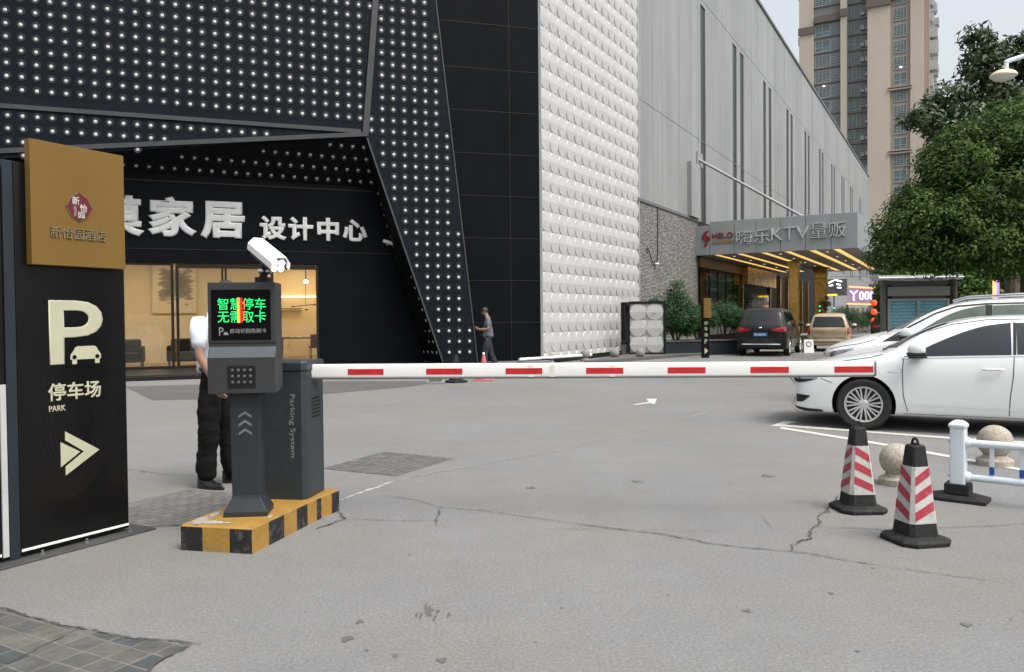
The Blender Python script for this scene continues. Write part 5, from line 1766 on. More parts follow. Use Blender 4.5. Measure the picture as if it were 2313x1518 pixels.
obj('frame', fr, M['winfr'], ib_, smooth=0)
for x in (0.22, 1.01):
    obj('poster', MB().box(x, x + 0.71, -0.03, -0.004, 0.56, 1.81), M['teal'], ib_, smooth=0)

la = thing('street_lamp', 'street lamp with a shallow white dome shade hanging from a curved arm', 'street lamp', (10.6, 14.0, 0))
pa = [(0, 0, 0), (0, 0, 5.0), (-0.05, 0, 5.6), (-0.3, 0, 6.0), (-0.8, 0, 6.08), (-1.4, 0, 5.98), (-1.86, 0, 5.84), (-1.95, 0, 5.80)]
obj('pole', MB().tube(pa, [0.07, 0.06, 0.05, 0.045, 0.042, 0.04, 0.04, 0.04], 12), M['railw'], la)
obj('hanger', MB().tube([(-1.93, 0, 5.80), (-1.93, 0, 5.66)], 0.035, 10), M['white'], la)
obj('lamp_shade', MB().lathe([(0.04, 0.02), (0.12, 0.0), (0.19, -0.04), (0.215, -0.075), (0.215, -0.10), (0.205, -0.10), (0.04, -0.02)], 28, (-1.98, 0, 5.66)), mat('ivory enamel', (0.62, 0.56, 0.40), 0.35), la)
obj('globe', MB().lathe([(0.205, -0.10), (0.16, -0.145), (0.08, -0.17), (0, -0.175)], 28, (-1.98, 0, 5.66)), mat('frosted globe', (0.55, 0.53, 0.48), 0.4), la)

pl1 = thing('planter', 'long dark slate planter below the grey ledge stone wall', 'planter', (5.55, 29.1, 0), 23)
obj('trough', MB().box(0, 3.6, 0, 0.9, 0, 0.52), M['kgrey'], pl1, smooth=0, bevel=0.01)
obj('cap', MB().box(-0.04, 3.64, -0.04, 0.94, 0.52, 0.57), M['grey'], pl1, smooth=0, bevel=0.008)
obj('soil', MB().box(0.05, 3.55, 0.05, 0.85, 0.57, 0.575), M['bark'], pl1, smooth=0)
to = thing('hotel_totem', 'slim black totem with a gold top in front of the planter', 'sign', (6.62, 27.7, 0), 14)
obj('board', MB().box(0, 0.26, 0, 0.10, 0.0, 2.05), M['signblack'], to, smooth=0)
obj('gold_panel', MB().box(0.03, 0.30, -0.08, -0.004, 1.40, 2.08), M['signgold'], to, smooth=0)
letters('lettering', '停', M['signcream'], to, 0.07, 0.20, 1.15, 1.28, 0.0, 0.01)
letters('lettering', '车', M['signcream'], to, 0.07, 0.20, 0.95, 1.08, 0.0, 0.01)
letters('lettering', '场', M['signcream'], to, 0.07, 0.20, 0.74, 0.87, 0.0, 0.01)
letters('lettering', 'P', M['signcream'], to, 0.08, 0.18, 0.50, 0.66, 0.0, 0.01)
obj('arrow', MB().prism([(0.08, 0.14), (0.08, 0.36), (0.21, 0.25)], -0.01, -0.001), M['signcream'], to, smooth=0)
ab = thing('notice_stand', 'small white A-board with a printed circle beside the beige car', 'stand', (11.5, 30.9, 0), -8)
obj('board', MB().loft([[(-0.19, -0.10, 0.0), (0.19, -0.10, 0.0), (0.19, -0.08, 0), (-0.19, -0.08, 0)], [(-0.17, 0.0, 0.52), (0.17, 0.0, 0.52), (0.17, 0.02, 0.52), (-0.17, 0.02, 0.52)]]), M['white'], ab, smooth=0)
obj('leg', MB().loft([[(-0.19, 0.14, 0.0), (0.19, 0.14, 0.0), (0.19, 0.16, 0), (-0.19, 0.16, 0)], [(-0.17, 0.022, 0.5), (0.17, 0.022, 0.5), (0.17, 0.04, 0.5), (-0.17, 0.04, 0.5)]]), M['grey'], ab, smooth=0)
ci = MB()
for k in range(20):
    a, b_ = 2 * PI * k / 20, 2 * PI * (k + 1) / 20
    ci.add([(r * math.cos(t), -0.038 + (0.34 + r * math.sin(t) - 0.34) * 0.19 - 0.008, 0.34 + r * math.sin(t)) for r, t in ((0.10, a), (0.10, b_), (0.075, b_), (0.075, a))], [(0, 1, 2, 3)])
obj('printed_circle', ci, M['kgrey'], ab, smooth=0)
# ------------------------------------------------------------------ trees and shrubs
def leaf_mesh(name, pos, nrm, length, width, rng, curl=0.25):
    """one folded four-sided leaf per position"""
    n = len(pos)
    nrm = nrm / np.linalg.norm(nrm, axis=1, keepdims=True)
    a = rng.normal(size=(n, 3))
    t = a - nrm * (a * nrm).sum(1, keepdims=True)
    t /= np.linalg.norm(t, axis=1, keepdims=True)
    t[:, 2] -= 0.25
    t /= np.linalg.norm(t, axis=1, keepdims=True)
    b = np.cross(nrm, t)
    L = length * rng.uniform(0.65, 1.25, (n, 1))
    Wd = width * rng.uniform(0.7, 1.2, (n, 1))
    p0 = pos
    p1 = pos + t * L * 0.5 + b * Wd * 0.5 + nrm * L * curl * 0.35
    p2 = pos + t * L
    p3 = pos + t * L * 0.5 - b * Wd * 0.5 + nrm * L * curl * 0.35
    V = np.stack([p0, p1, p2, p3], 1).reshape(-1, 3)
    i = np.arange(n) * 4
    F = np.concatenate([np.stack([i, i + 1, i + 2], 1), np.stack([i, i + 2, i + 3], 1)], 1).reshape(-1, 3)
    me = bpy.data.meshes.new(name)
    me.vertices.add(len(V))
    me.vertices.foreach_set('co', V.astype('f').ravel())
    me.loops.add(len(F) * 3)
    me.loops.foreach_set('vertex_index', F.astype('i').ravel())
    me.polygons.add(len(F))
    me.polygons.foreach_set('loop_start', (np.arange(len(F)) * 3).astype('i'))
    me.polygons.foreach_set('loop_total', np.full(len(F), 3, 'i'))
    me.update()
    me.validate()
    return me

def clumps(blobs, per, rng, spread=0.9, fill=0.35, core=0.15):
    """leaf positions gathered on shells of many small clumps around each blob"""
    P, Nn = [], []
    for (cx, cy, cz, rx, ry, rz, w) in blobs:
        m = max(6, int(per * w))
        d = rng.normal(size=(m, 3)); d /= np.linalg.norm(d, axis=1, keepdims=True)
        rr = rng.uniform(fill, 1, (m, 1)) ** 0.5
        cen = np.array([[cx, cy, cz]]) + d * rr * np.array([[rx, ry, rz]])
        yield cen, d, rr

def crown(name, blobs, n_clump, n_leaf, r_clump, length, width, m, parent, seed, up=0.6):
    rng = np.random.default_rng(seed)
    P, Nn = [], []
    for cen, d, rr in clumps(blobs, n_clump, rng):
        k = len(cen)
        sz = r_clump * rng.uniform(0.6, 1.35, (k, 1, 1))
        off = rng.normal(size=(k, n_leaf, 3))
        off /= np.linalg.norm(off, axis=2, keepdims=True)
        off *= rng.uniform(0.25, 1.0, (k, n_leaf, 1)) ** 0.6
        off[:, :, 2] *= 0.75
        p = cen[:, None, :] + off * sz
        nn = off * 0.9 + d[:, None, :] * 0.5 + np.array([0, 0, up]) + rng.normal(size=off.shape) * 0.35
        P.append(p.reshape(-1, 3)); Nn.append(nn.reshape(-1, 3))
    me = leaf_mesh(name, np.concatenate(P), np.concatenate(Nn), length, width, rng)
    return obj(name, me, m, parent)

def limbs(parent, base, targets, r0, m=None, seed=0):
    rg = random.Random(seed)
    mb = MB()
    base = Vector(base)
    for t in targets:
        t = Vector(t)
        mid = base.lerp(t, 0.45) + Vector((rg.uniform(-.2, .2), rg.uniform(-.2, .2), rg.uniform(0, .35)))
        mb.tube([base, base.lerp(mid, 0.5) + Vector((rg.uniform(-.08, .08), rg.uniform(-.08, .08), 0)), mid, mid.lerp(t, 0.55), t], [r0, r0 * 0.8, r0 * 0.6, r0 * 0.38, r0 * 0.12], 7)
    return obj('limb', mb, m or M['bark'], parent)

M['leaf_camphor'] = leaf_mat('camphor leaves', (0.020, 0.048, 0.012), (0.050, 0.100, 0.022), (0.118, 0.178, 0.036), 0.32)
M['leaf_magnolia'] = leaf_mat('magnolia leaves', (0.022, 0.046, 0.018), (0.042, 0.078, 0.028), (0.085, 0.10, 0.042), 0.12, 0.4, 0.35)
M['leaf_shrub'] = leaf_mat('shrub leaves', (0.014, 0.045, 0.02), (0.03, 0.085, 0.035), (0.07, 0.14, 0.04), 0.2)
M['leaf_light'] = leaf_mat('light green leaves', (0.045, 0.10, 0.02), (0.085, 0.155, 0.035), (0.13, 0.19, 0.05), 0.3)
M['leaf_far'] = leaf_mat('distant leaves', (0.020, 0.040, 0.018), (0.035, 0.065, 0.026), (0.060, 0.095, 0.035), 0.2)

t1 = thing('camphor_tree', 'broad dense green tree overhanging the information board and the two white cars', 'tree', (12.3, 19.0, 0))
obj('trunk', MB().tube([(0, 0, 0), (0.03, 0.02, 0.9), (-0.05, 0.03, 1.8), (0.05, 0, 2.6), (0.0, 0, 3.4)], [0.19, 0.15, 0.135, 0.125, 0.10], 12), M['bark'], t1)
B1 = [(-0.7, 0, 4.35, 2.25, 1.9, 1.45, 1.0), (-2.2, -0.2, 3.35, 1.55, 1.4, 0.85, 0.55), (0.4, -0.3, 5.2, 1.7, 1.6, 1.05, 0.6), (1.4, 0, 4.2, 1.7, 1.7, 1.5, 0.6),
      (-0.9, -0.5, 3.0, 1.7, 1.3, 0.65, 0.55), (-2.75, 0, 2.95, 0.95, 0.9, 0.45, 0.22), (-1.55, 0.1, 4.75, 1.15, 1.1, 0.75, 0.3), (0.9, -0.4, 3.1, 1.2, 1.0, 0.6, 0.3), (-0.35, -0.2, 5.55, 0.95, 0.9, 0.5, 0.2), (0.9, 0.2, 5.95, 1.4, 1.2, 0.75, 0.45), (1.9, 0.2, 5.8, 1.2, 1.2, 0.9, 0.35), (-0.6, 0.0, 5.75, 1.0, 0.9, 0.55, 0.26), (-1.5, 0.0, 5.15, 0.95, 0.9, 0.6, 0.26), (-2.1, 0.0, 3.95, 0.9, 0.9, 0.6, 0.24)]
crown('crown', B1, 170, 120, 0.40, 0.105, 0.052, M['leaf_camphor'], t1, 21)
limbs(t1, (0, 0, 2.5), [(b[0], b[1], b[2] + 0.1) for b in B1], 0.085, seed=4)

t2 = thing('magnolia_tree', 'taller dark magnolia with large leaves rising behind the green tree', 'tree', (15.3, 24.5, 0))
obj('trunk', MB().tube([(0, 0, 0), (0.1, 0, 3), (-0.1, 0, 6), (0.0, 0, 8.2), (-0.2, 0, 9.6)], [0.24, 0.19, 0.15, 0.09, 0.03], 10), M['bark'], t2)
B2 = [(-0.2, 0, 8.5, 1.25, 1.2, 1.45, 0.9), (-1.0, 0, 9.6, 0.45, 0.45, 0.55, 0.22), (0.55, 0, 9.3, 0.7, 0.7, 0.7, 0.4), (-1.7, 0, 7.9, 0.8, 0.7, 0.62, 0.42), (-2.75, -0.2, 7.35, 0.52, 0.5, 0.42, 0.24), (-2.1, 0, 7.1, 0.55, 0.5, 0.45, 0.2),
      (-0.8, -0.2, 6.9, 1.6, 1.2, 0.9, 0.7), (1.1, 0, 7.6, 1.0, 1.0, 1.2, 0.6), (0.2, 0, 5.6, 1.8, 1.5, 1.2, 0.8), (-0.65, 0, 9.0, 0.7, 0.6, 0.8, 0.35), (-0.4, 0, 7.6, 1.3, 1.0, 0.8, 0.7), (0.9, 0, 8.6, 1.0, 0.9, 0.9, 0.6), (-1.2, 0, 7.3, 0.9, 0.8, 0.6, 0.4)]
crown('crown', B2, 80, 26, 0.30, 0.24, 0.095, M['leaf_magnolia'], t2, 22, up=0.2)
limbs(t2, (0, 0, 6.2), [(b[0], b[1], b[2] + 0.15) for b in B2], 0.07, seed=5)

def shrub(lab, loc, w, h, n, m, seed, group='shrubs by the hall', leaf=(0.10, 0.030), name='shrub', cat='shrub'):
    s = thing(name, lab, cat, loc, 0, group)
    rg = random.Random(seed)
    bl_ = [(rg.uniform(-w * .35, w * .35), rg.uniform(-w * .25, w * .25), h * rg.uniform(.3, .72), w * .34, w * .3, h * .26, 1.0) for _ in range(5)]
    bl_.append((0, 0, h * 0.78, w * 0.2, w * 0.2, h * 0.2, 0.5))
    crown('crown', bl_, int(n * 1.5), 60, w * 0.15, leaf[0], leaf[1], m, s, seed, up=0.5)
    st_ = MB()
    for b in bl_:
        st_.tube([(b[0] * 0.2, b[1] * 0.2, 0), (b[0] * 0.6, b[1] * 0.6, b[2] * 0.5), (b[0], b[1], b[2])], [0.03, 0.022, 0.01], 6)
    obj('stem', st_, M['bark'], s)
    return s
shrub('bushy dark green shrub beside the tiled gate, taller than its neighbours', (6.15, 29.75, 0.55), 1.7, 2.35, 34, M['leaf_shrub'], 31)
shrub('bushy green shrub just left of the gold topped totem', (7.05, 30.1, 0.55), 1.2, 1.35, 26, M['leaf_shrub'], 32)
shrub('spreading green shrub between the gold topped totem and the dark people carrier', (8.15, 30.6, 0.55), 1.5, 1.45, 32, M['leaf_shrub'], 33)
shrub('low dark shrub behind the beige car, below the lit shop sign', WA(47, -3.5, 0), 3.0, 2.3, 30, M['leaf_shrub'], 34)
shrub('low dark shrub behind the beige car, below the violet neon sign', WA(52, -5.0, 0), 3.2, 1.9, 30, M['leaf_shrub'], 35)

def far_tree(lab, loc, w, h, m, seed, trunk=0.18):
    s = thing('street_tree', lab, 'tree', loc, 0, 'trees at the end of the street')
    rg = random.Random(seed)
    bl_ = [(rg.uniform(-w * .33, w * .33), rg.uniform(-w * .2, w * .2), h * rg.uniform(.38, .8), w * .30, w * .26, h * .18, 1.0) for _ in range(7)]
    crown('crown', bl_, 34, 30, w * 0.13, 0.32, 0.15, m, s, seed)
    obj('trunk', MB().tube([(0, 0, 0), (0.1, 0, h * .35), (0, 0, h * .7)], [trunk, trunk * .8, trunk * .35], 9), M['bark'], s)
    return s
far_tree('pale green tree behind the red lantern string', (31.0, 66.0, 0), 1.7, 6.4, M['leaf_light'], 41)
far_tree('light green tree seen right of the brown board post, under the big crown', (22.3, 42.0, 0), 4.6, 4.6, M['leaf_light'], 42)
far_tree('dark tree at the end of the street, right of the light green one', (27.2, 43.0, 0), 6.5, 7.2, M['leaf_far'], 43)
far_tree('dark tree at the street end furthest to the right', (32.0, 46.0, 0), 7.5, 8.0, M['leaf_far'], 44)
far_tree('grey green tree far behind the information board', (37.5, 72.0, 0), 8.5, 9.0, M['leaf_far'], 45)
far_tree('dark tree behind the information board, right of the lanterns', (26.2, 50.0, 0), 4.4, 6.2, M['leaf_far'], 46)
nl = thing('neon_column', 'slim lit advertising column in orange and violet under the trees', 'sign', (17.0, 28.0, 0), -15)
obj('post', MB().box(-0.05, 0.05, -0.05, 0.05, 0, 1.4), M['grey'], nl, smooth=0)
obj('light_panel', MB().box(-0.09, -0.005, -0.06, 0.06, 1.4, 2.6), M['neon_o'], nl, smooth=0)
obj('light_panel', MB().box(0.005, 0.09, -0.06, 0.06, 1.4, 2.6), M['neon_p'], nl, smooth=0)
lp2 = thing('lamp_post', 'plain grey post under the trees to the right of the lit column', 'post', (18.6, 28.5, 0))
obj('pole', MB().tube([(0, 0, 0), (0, 0, 3.4)], 0.06, 10), M['grey'], lp2)
obj('cap', MB().lathe([(0.09, 3.4), (0.10, 3.5), (0.03, 3.6), (0, 3.6)], 10), M['grey'], lp2)
# fairy-lit potted tree by the gold columns
crown('crown', [(0, 0, 1.5, 0.5, 0.5, 0.7, 1.0), (0, 0, 2.2, 0.3, 0.3, 0.4, 0.5)], 24, 30, 0.2, 0.14, 0.05, M['leaf_magnolia'], xm, 51)
obj('trunk', MB().tube([(0, 0, 0.5), (0.02, 0, 1.2), (0, 0, 2.1)], [0.05, 0.04, 0.02], 8), M['bark'], xm)
for x, y, z in ((0.35, -0.5, 1.9), (-0.45, -0.4, 1.75), (-0.1, -0.6, 1.25), (-0.42, -0.35, 2.0), (0.15, -0.5, 1.5)):
    obj('fairy_light', MB().ball((x, y, z), 0.035, 8, 6), emit('green fairy light', (0.02, 1.0, 0.35), 3.0), xm)
# a low far block that closes the end of the street
fb = thing('far_building', 'pale apartment block closing the far end of the street behind the trees', 'building', (44.0, 150.0, 0), -25)
obj('wall', MB().box(-10, 60, 0, 16, 0, 16), mat('pale render', (0.36, 0.36, 0.35), 0.8, var=0.08), fb, smooth=0)
for fl_ in range(4):
    for k in range(14):
        obj('window', MB().box(-8 + k * 4.8, -5.6 + k * 4.8, -0.08, -0.004, 1.4 + fl_ * 3.7, 3.4 + fl_ * 3.7), M['tglass'], fb, smooth=0)
obj('roof', MB().box(-10.4, 60.4, -0.4, 16.4, 16, 16.4), M['grey'], fb, smooth=0)
# ------------------------------------------------------------------ cars
M['carwhite'] = mat('white car paint', (0.66, 0.68, 0.69), 0.22, var=0.02, coat=0.6, dirt=0.08, dcol=(0.5, 0.48, 0.44))
M['carblack'] = mat('dark grey car paint', (0.006, 0.006, 0.0063), 0.28, var=0.1, coat=0.12, spec=0.35, dirt=0.1, dcol=(0.06, 0.055, 0.05))
M['carbeige'] = mat('champagne car paint', (0.46, 0.36, 0.235), 0.3, metal=0.25, var=0.06, coat=0.5)
M['carnavy'] = mat('black sedan paint', (0.010, 0.011, 0.013), 0.2, var=0.1, coat=0.7)
M['wheelarch'] = mat('black plastic trim', (0.010, 0.010, 0.011), 0.7, var=0.2)
M['carglass'] = mat('tinted car glass', (0.014, 0.019, 0.023), 0.05, var=0.25, vscale=1.2, spec=0.5)
M['carglass_green'] = mat('car glass with tree reflection green', (0.095, 0.118, 0.098), 0.06, var=0.4, vscale=1.5, spec=0.7)  # green of the reflected trees is put into the glass colour
M['gap'] = mat('panel gap', (0.03, 0.03, 0.03), 0.8)
M['rim'] = mat('silver alloy', (0.56, 0.57, 0.58), 0.3, metal=0.45, var=0.06)
M['rimdark'] = mat('brake and shadow gap', (0.015, 0.015, 0.016), 0.6)
M['headlight'] = mat('clear headlight', (0.30, 0.31, 0.32), 0.08, metal=0.6, var=0.5, vscale=14)
M['taillight'] = mat('red tail light', (0.28, 0.012, 0.015), 0.12, var=0.3, vscale=9)
M['plate'] = mat('blue number plate', (0.02, 0.16, 0.48), 0.4, var=0.1)

def section(s, n_bow=0.0):
    x, zb, w, zbelt, wbelt, ztop, wtop, kind = s
    hb = zbelt - zb
    P = [(0, zb), (0.72 * w, zb), (0.955 * w, zb + 0.015), (0.985 * w, zb + 0.10), (w, zb + 0.38 * hb), (w, zb + 0.70 * hb), (0.5 * w + 0.5 * wbelt, zb + 0.90 * hb), (wbelt, zbelt)]
    d = ztop - zbelt
    if kind == 'h':
        P += [(wbelt - 0.05, zbelt + 0.32 * d), (wbelt - 0.14, zbelt + 0.58 * d), (0.55 * wbelt, zbelt + 0.85 * d), (0.28 * wbelt, zbelt + 0.96 * d), (0, ztop)]
    else:
        P += [(wbelt * 0.62 + wtop * 0.38, zbelt + 0.40 * d), (wtop, ztop - 0.075), (wtop - 0.07, ztop - 0.022), (0.5 * wtop, ztop - 0.004), (0, ztop)]
    return [(x - n_bow * (y / max(w, .01)) ** 2, y, z) for y, z in P]

def car_body(secs, bows, mats, wheels, wr, lvl=2):
    rings = [section(s, b) for s, b in zip(secs, bows)]
    n = len(rings[0])
    full = []
    for r in rings:
        full.append(r + [(x, -y, z) for x, y, z in reversed(r[1:-1])])
    mb = MB().loft(full)
    me = mesh_of('body', mb, 0)
    for m in mats:
        me.materials.append(m)
    o = bpy.data.objects.new('body', me)
    C.objects.link(o)
    ss = o.modifiers.new('s', 'SUBSURF'); ss.levels = lvl; ss.render_levels = lvl
    cutters = []
    for (wx, wy) in wheels:
        c = MB().lathe([(0, -0.25), (wr + 0.045, -0.25), (wr + 0.045, 0.30), (0, 0.30)], 40, (wx, wy, wr), axis='y', mi=1)
        cme = mesh_of('cut', c, 0)
        for m in mats:
            cme.materials.append(m)
        co = bpy.data.objects.new('cut', cme); C.objects.link(co)
        b = o.modifiers.new('b', 'BOOLEAN'); b.operation = 'DIFFERENCE'; b.object = co; b.solver = 'EXACT'
        cutters.append(co)
    dg = bpy.context.evaluated_depsgraph_get()
    res = bpy.data.meshes.new_from_object(o.evaluated_get(dg))
    bpy.data.objects.remove(o)
    for c in cutters:
        bpy.data.objects.remove(c)
    res.polygons.foreach_set('use_smooth', [True] * len(res.polygons))
    res.set_sharp_from_angle(angle=R(38))
    return res

def bvh_of(me):
    return BVHTree.FromPolygons([v.co[:] for v in me.vertices], [tuple(p.vertices) for p in me.polygons])

def decal(bvh, poly, axis, off=0.004, step=0.05):
    """a panel that lies on the body: outline given in side (x,z), end (y,z) or plan (x,y) view"""
    bm = bmesh.new()
    f = bm.faces.new([bm.verts.new((p[0], p[1], 0)) for p in poly])
    lo = [min(p[i] for p in poly) for i in (0, 1)]
    hi = [max(p[i] for p in poly) for i in (0, 1)]
    for i in (0, 1):
        k = int((hi[i] - lo[i]) / step)
        for j in range(1, k + 1):
            co = [0, 0, 0]; co[i] = lo[i] + (hi[i] - lo[i]) * j / (k + 1)
            no = [0, 0, 0]; no[i] = 1
            bmesh.ops.bisect_plane(bm, geom=bm.verts[:] + bm.edges[:] + bm.faces[:], plane_co=co, plane_no=no)
    mb = MB()
    last = None
    idx = {}
    pend = []
    for v in bm.verts:
        a, b = v.co.x, v.co.y
        o_, d_ = {'y+': ((a, 3, b), (0, -1, 0)), 'y-': ((a, -3, b), (0, 1, 0)), 'x+': ((6, a, b), (-1, 0, 0)), 'x-': ((-8, a, b), (1, 0, 0)), 'z+': ((a, b, 4), (0, 0, -1))}[axis]
        hit, nrm, _, _ = bvh.ray_cast(Vector(o_), Vector(d_))
        if hit is None:
            pend.append((v.index, Vector(o_)))
            hit2 = bvh.find_nearest(Vector(o_))
            q = hit2[0] + hit2[1] * off
            nd = hit2[1]
        else:
            nd = nrm if nrm.dot(Vector(d_)) < 0 else -nrm
            q = hit + nd * off
        idx[v] = len(mb.v)
        mb.v.append(tuple(q))
    for f in bm.faces:
        mb.f.append(tuple(idx[v] for v in f.verts)); mb.mi.append(0)
    bm.free()
    return mb

def smooth_poly(P, n=4, sharp=()):
    """round an outline by Catmull-Rom through its points"""
    out = []
    k = len(P)
    for i in range(k):
        p0, p1, p2, p3 = [Vector(P[j % k]) for j in (i - 1, i, i + 1, i + 2)]
        if i in sharp:
            p0 = p1
        if (i + 1) % k in sharp:
            p3 = p2
        for j in range(n):
            t = j / n
            q = 0.5 * ((2 * p1) + (p2 - p0) * t + (2 * p0 - 5 * p1 + 4 * p2 - p3) * t * t + (3 * p1 - p0 - 3 * p2 + p3) * t ** 3)
            out.append((q.x, q.y))
    return out

def ribbon(pts, w):
    L, Rr = [], []
    P = [Vector(p) for p in pts]
    for i, p in enumerate(P):
        t = (P[min(i + 1, len(P) - 1)] - P[max(i - 1, 0)]).normalized()
        nn = Vector((-t.y, t.x)) * w / 2
        L.append(tuple(p + nn)); Rr.append(tuple(p - nn))
    return L, Rr

def line_on(bvh, pts, axis, w=0.009, off=0.0025):
    P = []
    for i in range(len(pts) - 1):
        a, b = Vector(pts[i]), Vector(pts[i + 1])
        k = max(1, int((b - a).length / 0.06))
        P += [tuple(a.lerp(b, j / k)) for j in range(k)]
    P.append(pts[-1])
    L, Rr = ribbon(P, w)
    mb = MB()
    for q in L + Rr:
        o_, d_ = {'y+': ((q[0], 3, q[1]), (0, -1, 0)), 'y-': ((q[0], -3, q[1]), (0, 1, 0)), 'x-': ((-8, q[0], q[1]), (1, 0, 0)), 'z+': ((q[0], q[1], 4), (0, 0, -1)), 'x+': ((6, q[0], q[1]), (-1, 0, 0))}[axis]
        hit, nrm, _, _ = bvh.ray_cast(Vector(o_), Vector(d_))
        if hit is None:
            hit, nrm = bvh.find_nearest(Vector(o_))[:2]
        if nrm.dot(Vector(d_)) > 0:
            nrm = -nrm
        mb.v.append(tuple(hit + nrm * off))
    n = len(L)
    for i in range(n - 1):
        mb.f.append((i, i + 1, n + i + 1, n + i)); mb.mi.append(0)
    return mb

def wheel(parent, x, y, r, w=0.21, spokes=10, side=1, rr=None):
    rr = rr or r * 0.70
    t = MB().lathe([(rr * 0.98, -w / 2 + 0.02), (r * 0.90, -w / 2), (r * 0.975, -w / 2 + 0.02), (r, -w / 2 + 0.05), (r, w / 2 - 0.05), (r * 0.975, w / 2 - 0.02), (r * 0.90, w / 2), (rr * 1.02, w / 2 - 0.012), (rr * 0.98, w / 2 - 0.03)], 48, axis='y')
    o = obj('wheel', t, M['tyre'], parent, loc=(x, y, r))
    if side < 0:
        o.rotation_euler = (0, 0, PI)
    h = w / 2
    rm_ = MB()
    rm_.lathe([(rr * 1.03, h - 0.012), (rr * 1.03, h - 0.004), (rr * 0.96, h - 0.006), (rr * 0.92, h - 0.022), (rr * 0.90, h - 0.10)], 48, axis='y', cap=False)
    for k in range(spokes):
        a = 2 * PI * k / spokes
        for da in (-0.105, 0.105):
            c0 = Vector((math.cos(a + da * 0.7) * rr * 0.24, h - 0.030, math.sin(a + da * 0.7) * rr * 0.24))
            c1 = Vector((math.cos(a + da * 1.3) * rr * 0.94, h - 0.014, math.sin(a + da * 1.3) * rr * 0.94))
            d = (c1 - c0).normalized()
            s = Vector((0, 1, 0)).cross(d)
            w0, w1 = rr * 0.050, rr * 0.052
            rings = []
            for c_, ww in ((c0, w0), (c0.lerp(c1, .5) + Vector((0, 0.006, 0)), (w0 + w1) / 2), (c1, w1)):
                rings.append([c_ + s * ww, c_ + s * ww * 0.5 + Vector((0, 0.010, 0)), c_ - s * ww * 0.5 + Vector((0, 0.010, 0)), c_ - s * ww, c_ - Vector((0, 0.02, 0))])
            rm_.loft(rings)
    rm_.lathe([(rr * 0.30, h - 0.05), (rr * 0.30, h - 0.026), (rr * 0.22, h - 0.016), (rr * 0.14, h - 0.012), (0, h - 0.010)], 24, axis='y')
    for k in range(5):
        a = 2 * PI * k / 5 + 0.3
        rm_.lathe([(rr * 0.045, h - 0.02), (rr * 0.045, h - 0.008), (0, h - 0.006)], 10, (math.cos(a) * rr * 0.21, 0, math.sin(a) * rr * 0.21), axis='y')
    obj('rim', rm_, M['rim'], o)
    obj('brake_disc', MB().lathe([(rr * 0.9, h - 0.11), (rr * 0.9, h - 0.09), (0, h - 0.085)], 32, axis='y'), M['rimdark'], o)
    return o

def mirror(parent, x, y, z, side, m):
    b = MB()
    rings = []
    for t, s in ((0, 0.55), (0.06, 0.85), (0.3, 1.0), (0.7, 0.97), (0.92, 0.78), (1.0, 0.45)):
        ring = []
        for k in range(18):
            a = 2 * PI * k / 18
            ca, sa = math.cos(a), math.sin(a)
            sx_ = 0.115 * s * (abs(ca) ** 0.8) * (1 if ca > 0 else -0.75)
            sz_ = 0.078 * s * (abs(sa) ** 0.75) * (1 if sa > 0 else -1)
            ring.append((x + sx_ * (1 - 0.45 * max(0, sa)), y + side * (0.03 + 0.19 * t) , z + sz_ + 0.01 * t))
        rings.append(ring)
    b.loft(rings)
    o = obj('mirror', b, m, parent, smooth=50)
    obj('mirror_base', MB().loft([[(x + 0.105 * q, y + side * (0.02 + 0.20 * t), z - 0.052 - 0.030 * (1 - abs(q) * 0.3)), (x + 0.105 * q, y + side * (0.02 + 0.20 * t), z - 0.030)] for t in (0,) for q in (-1,)][0:0] + [[(x - 0.09, y + side * w, z - h_), (x + 0.11, y + side * w, z - h_), (x + 0.12, y + side * w, z - 0.035), (x - 0.092, y + side * w, z - 0.035)] for w, h_ in ((0.03, 0.070), (0.12, 0.092), (0.215, 0.070))]), M['wheelarch'], o, smooth=0, bevel=0.01)
    o2 = obj('mirror_foot', MB().loft([[(x + 0.05, y - side * 0.02, z - 0.09), (x - 0.05, y - side * 0.02, z - 0.09), (x - 0.05, y - side * 0.02, z - 0.05), (x + 0.05, y - side * 0.02, z - 0.05)], [(x + 0.045, y + side * 0.16, z - 0.068), (x - 0.05, y + side * 0.16, z - 0.068), (x - 0.05, y + side * 0.16, z - 0.03), (x + 0.045, y + side * 0.16, z - 0.03)]]), M['wheelarch'], o, smooth=0, bevel=0.006)
    return o

def handle(parent, x, y, z, side, m, L=0.21):
    b = MB().tube([(x + L / 2, y + side * 0.006, z), (x + L * 0.35, y + side * 0.03, z + 0.002), (x - L * 0.35, y + side * 0.032, z + 0.004), (x - L / 2, y + side * 0.008, z + 0.004)], [0.010, 0.015, 0.016, 0.011], 8)
    return obj('door_handle', b, m, parent)

CAR_R = 150.85
def lower_roof(car, z0, k):
    """squash the glasshouse above the belt line"""
    for ch in car.children:
        if ch.name.startswith(('wheel', 'mirror')):
            continue
        for v in ch.data.vertices:
            if v.co.z > z0:
                v.co.z = z0 + (v.co.z - z0) * k
        ch.data.update()
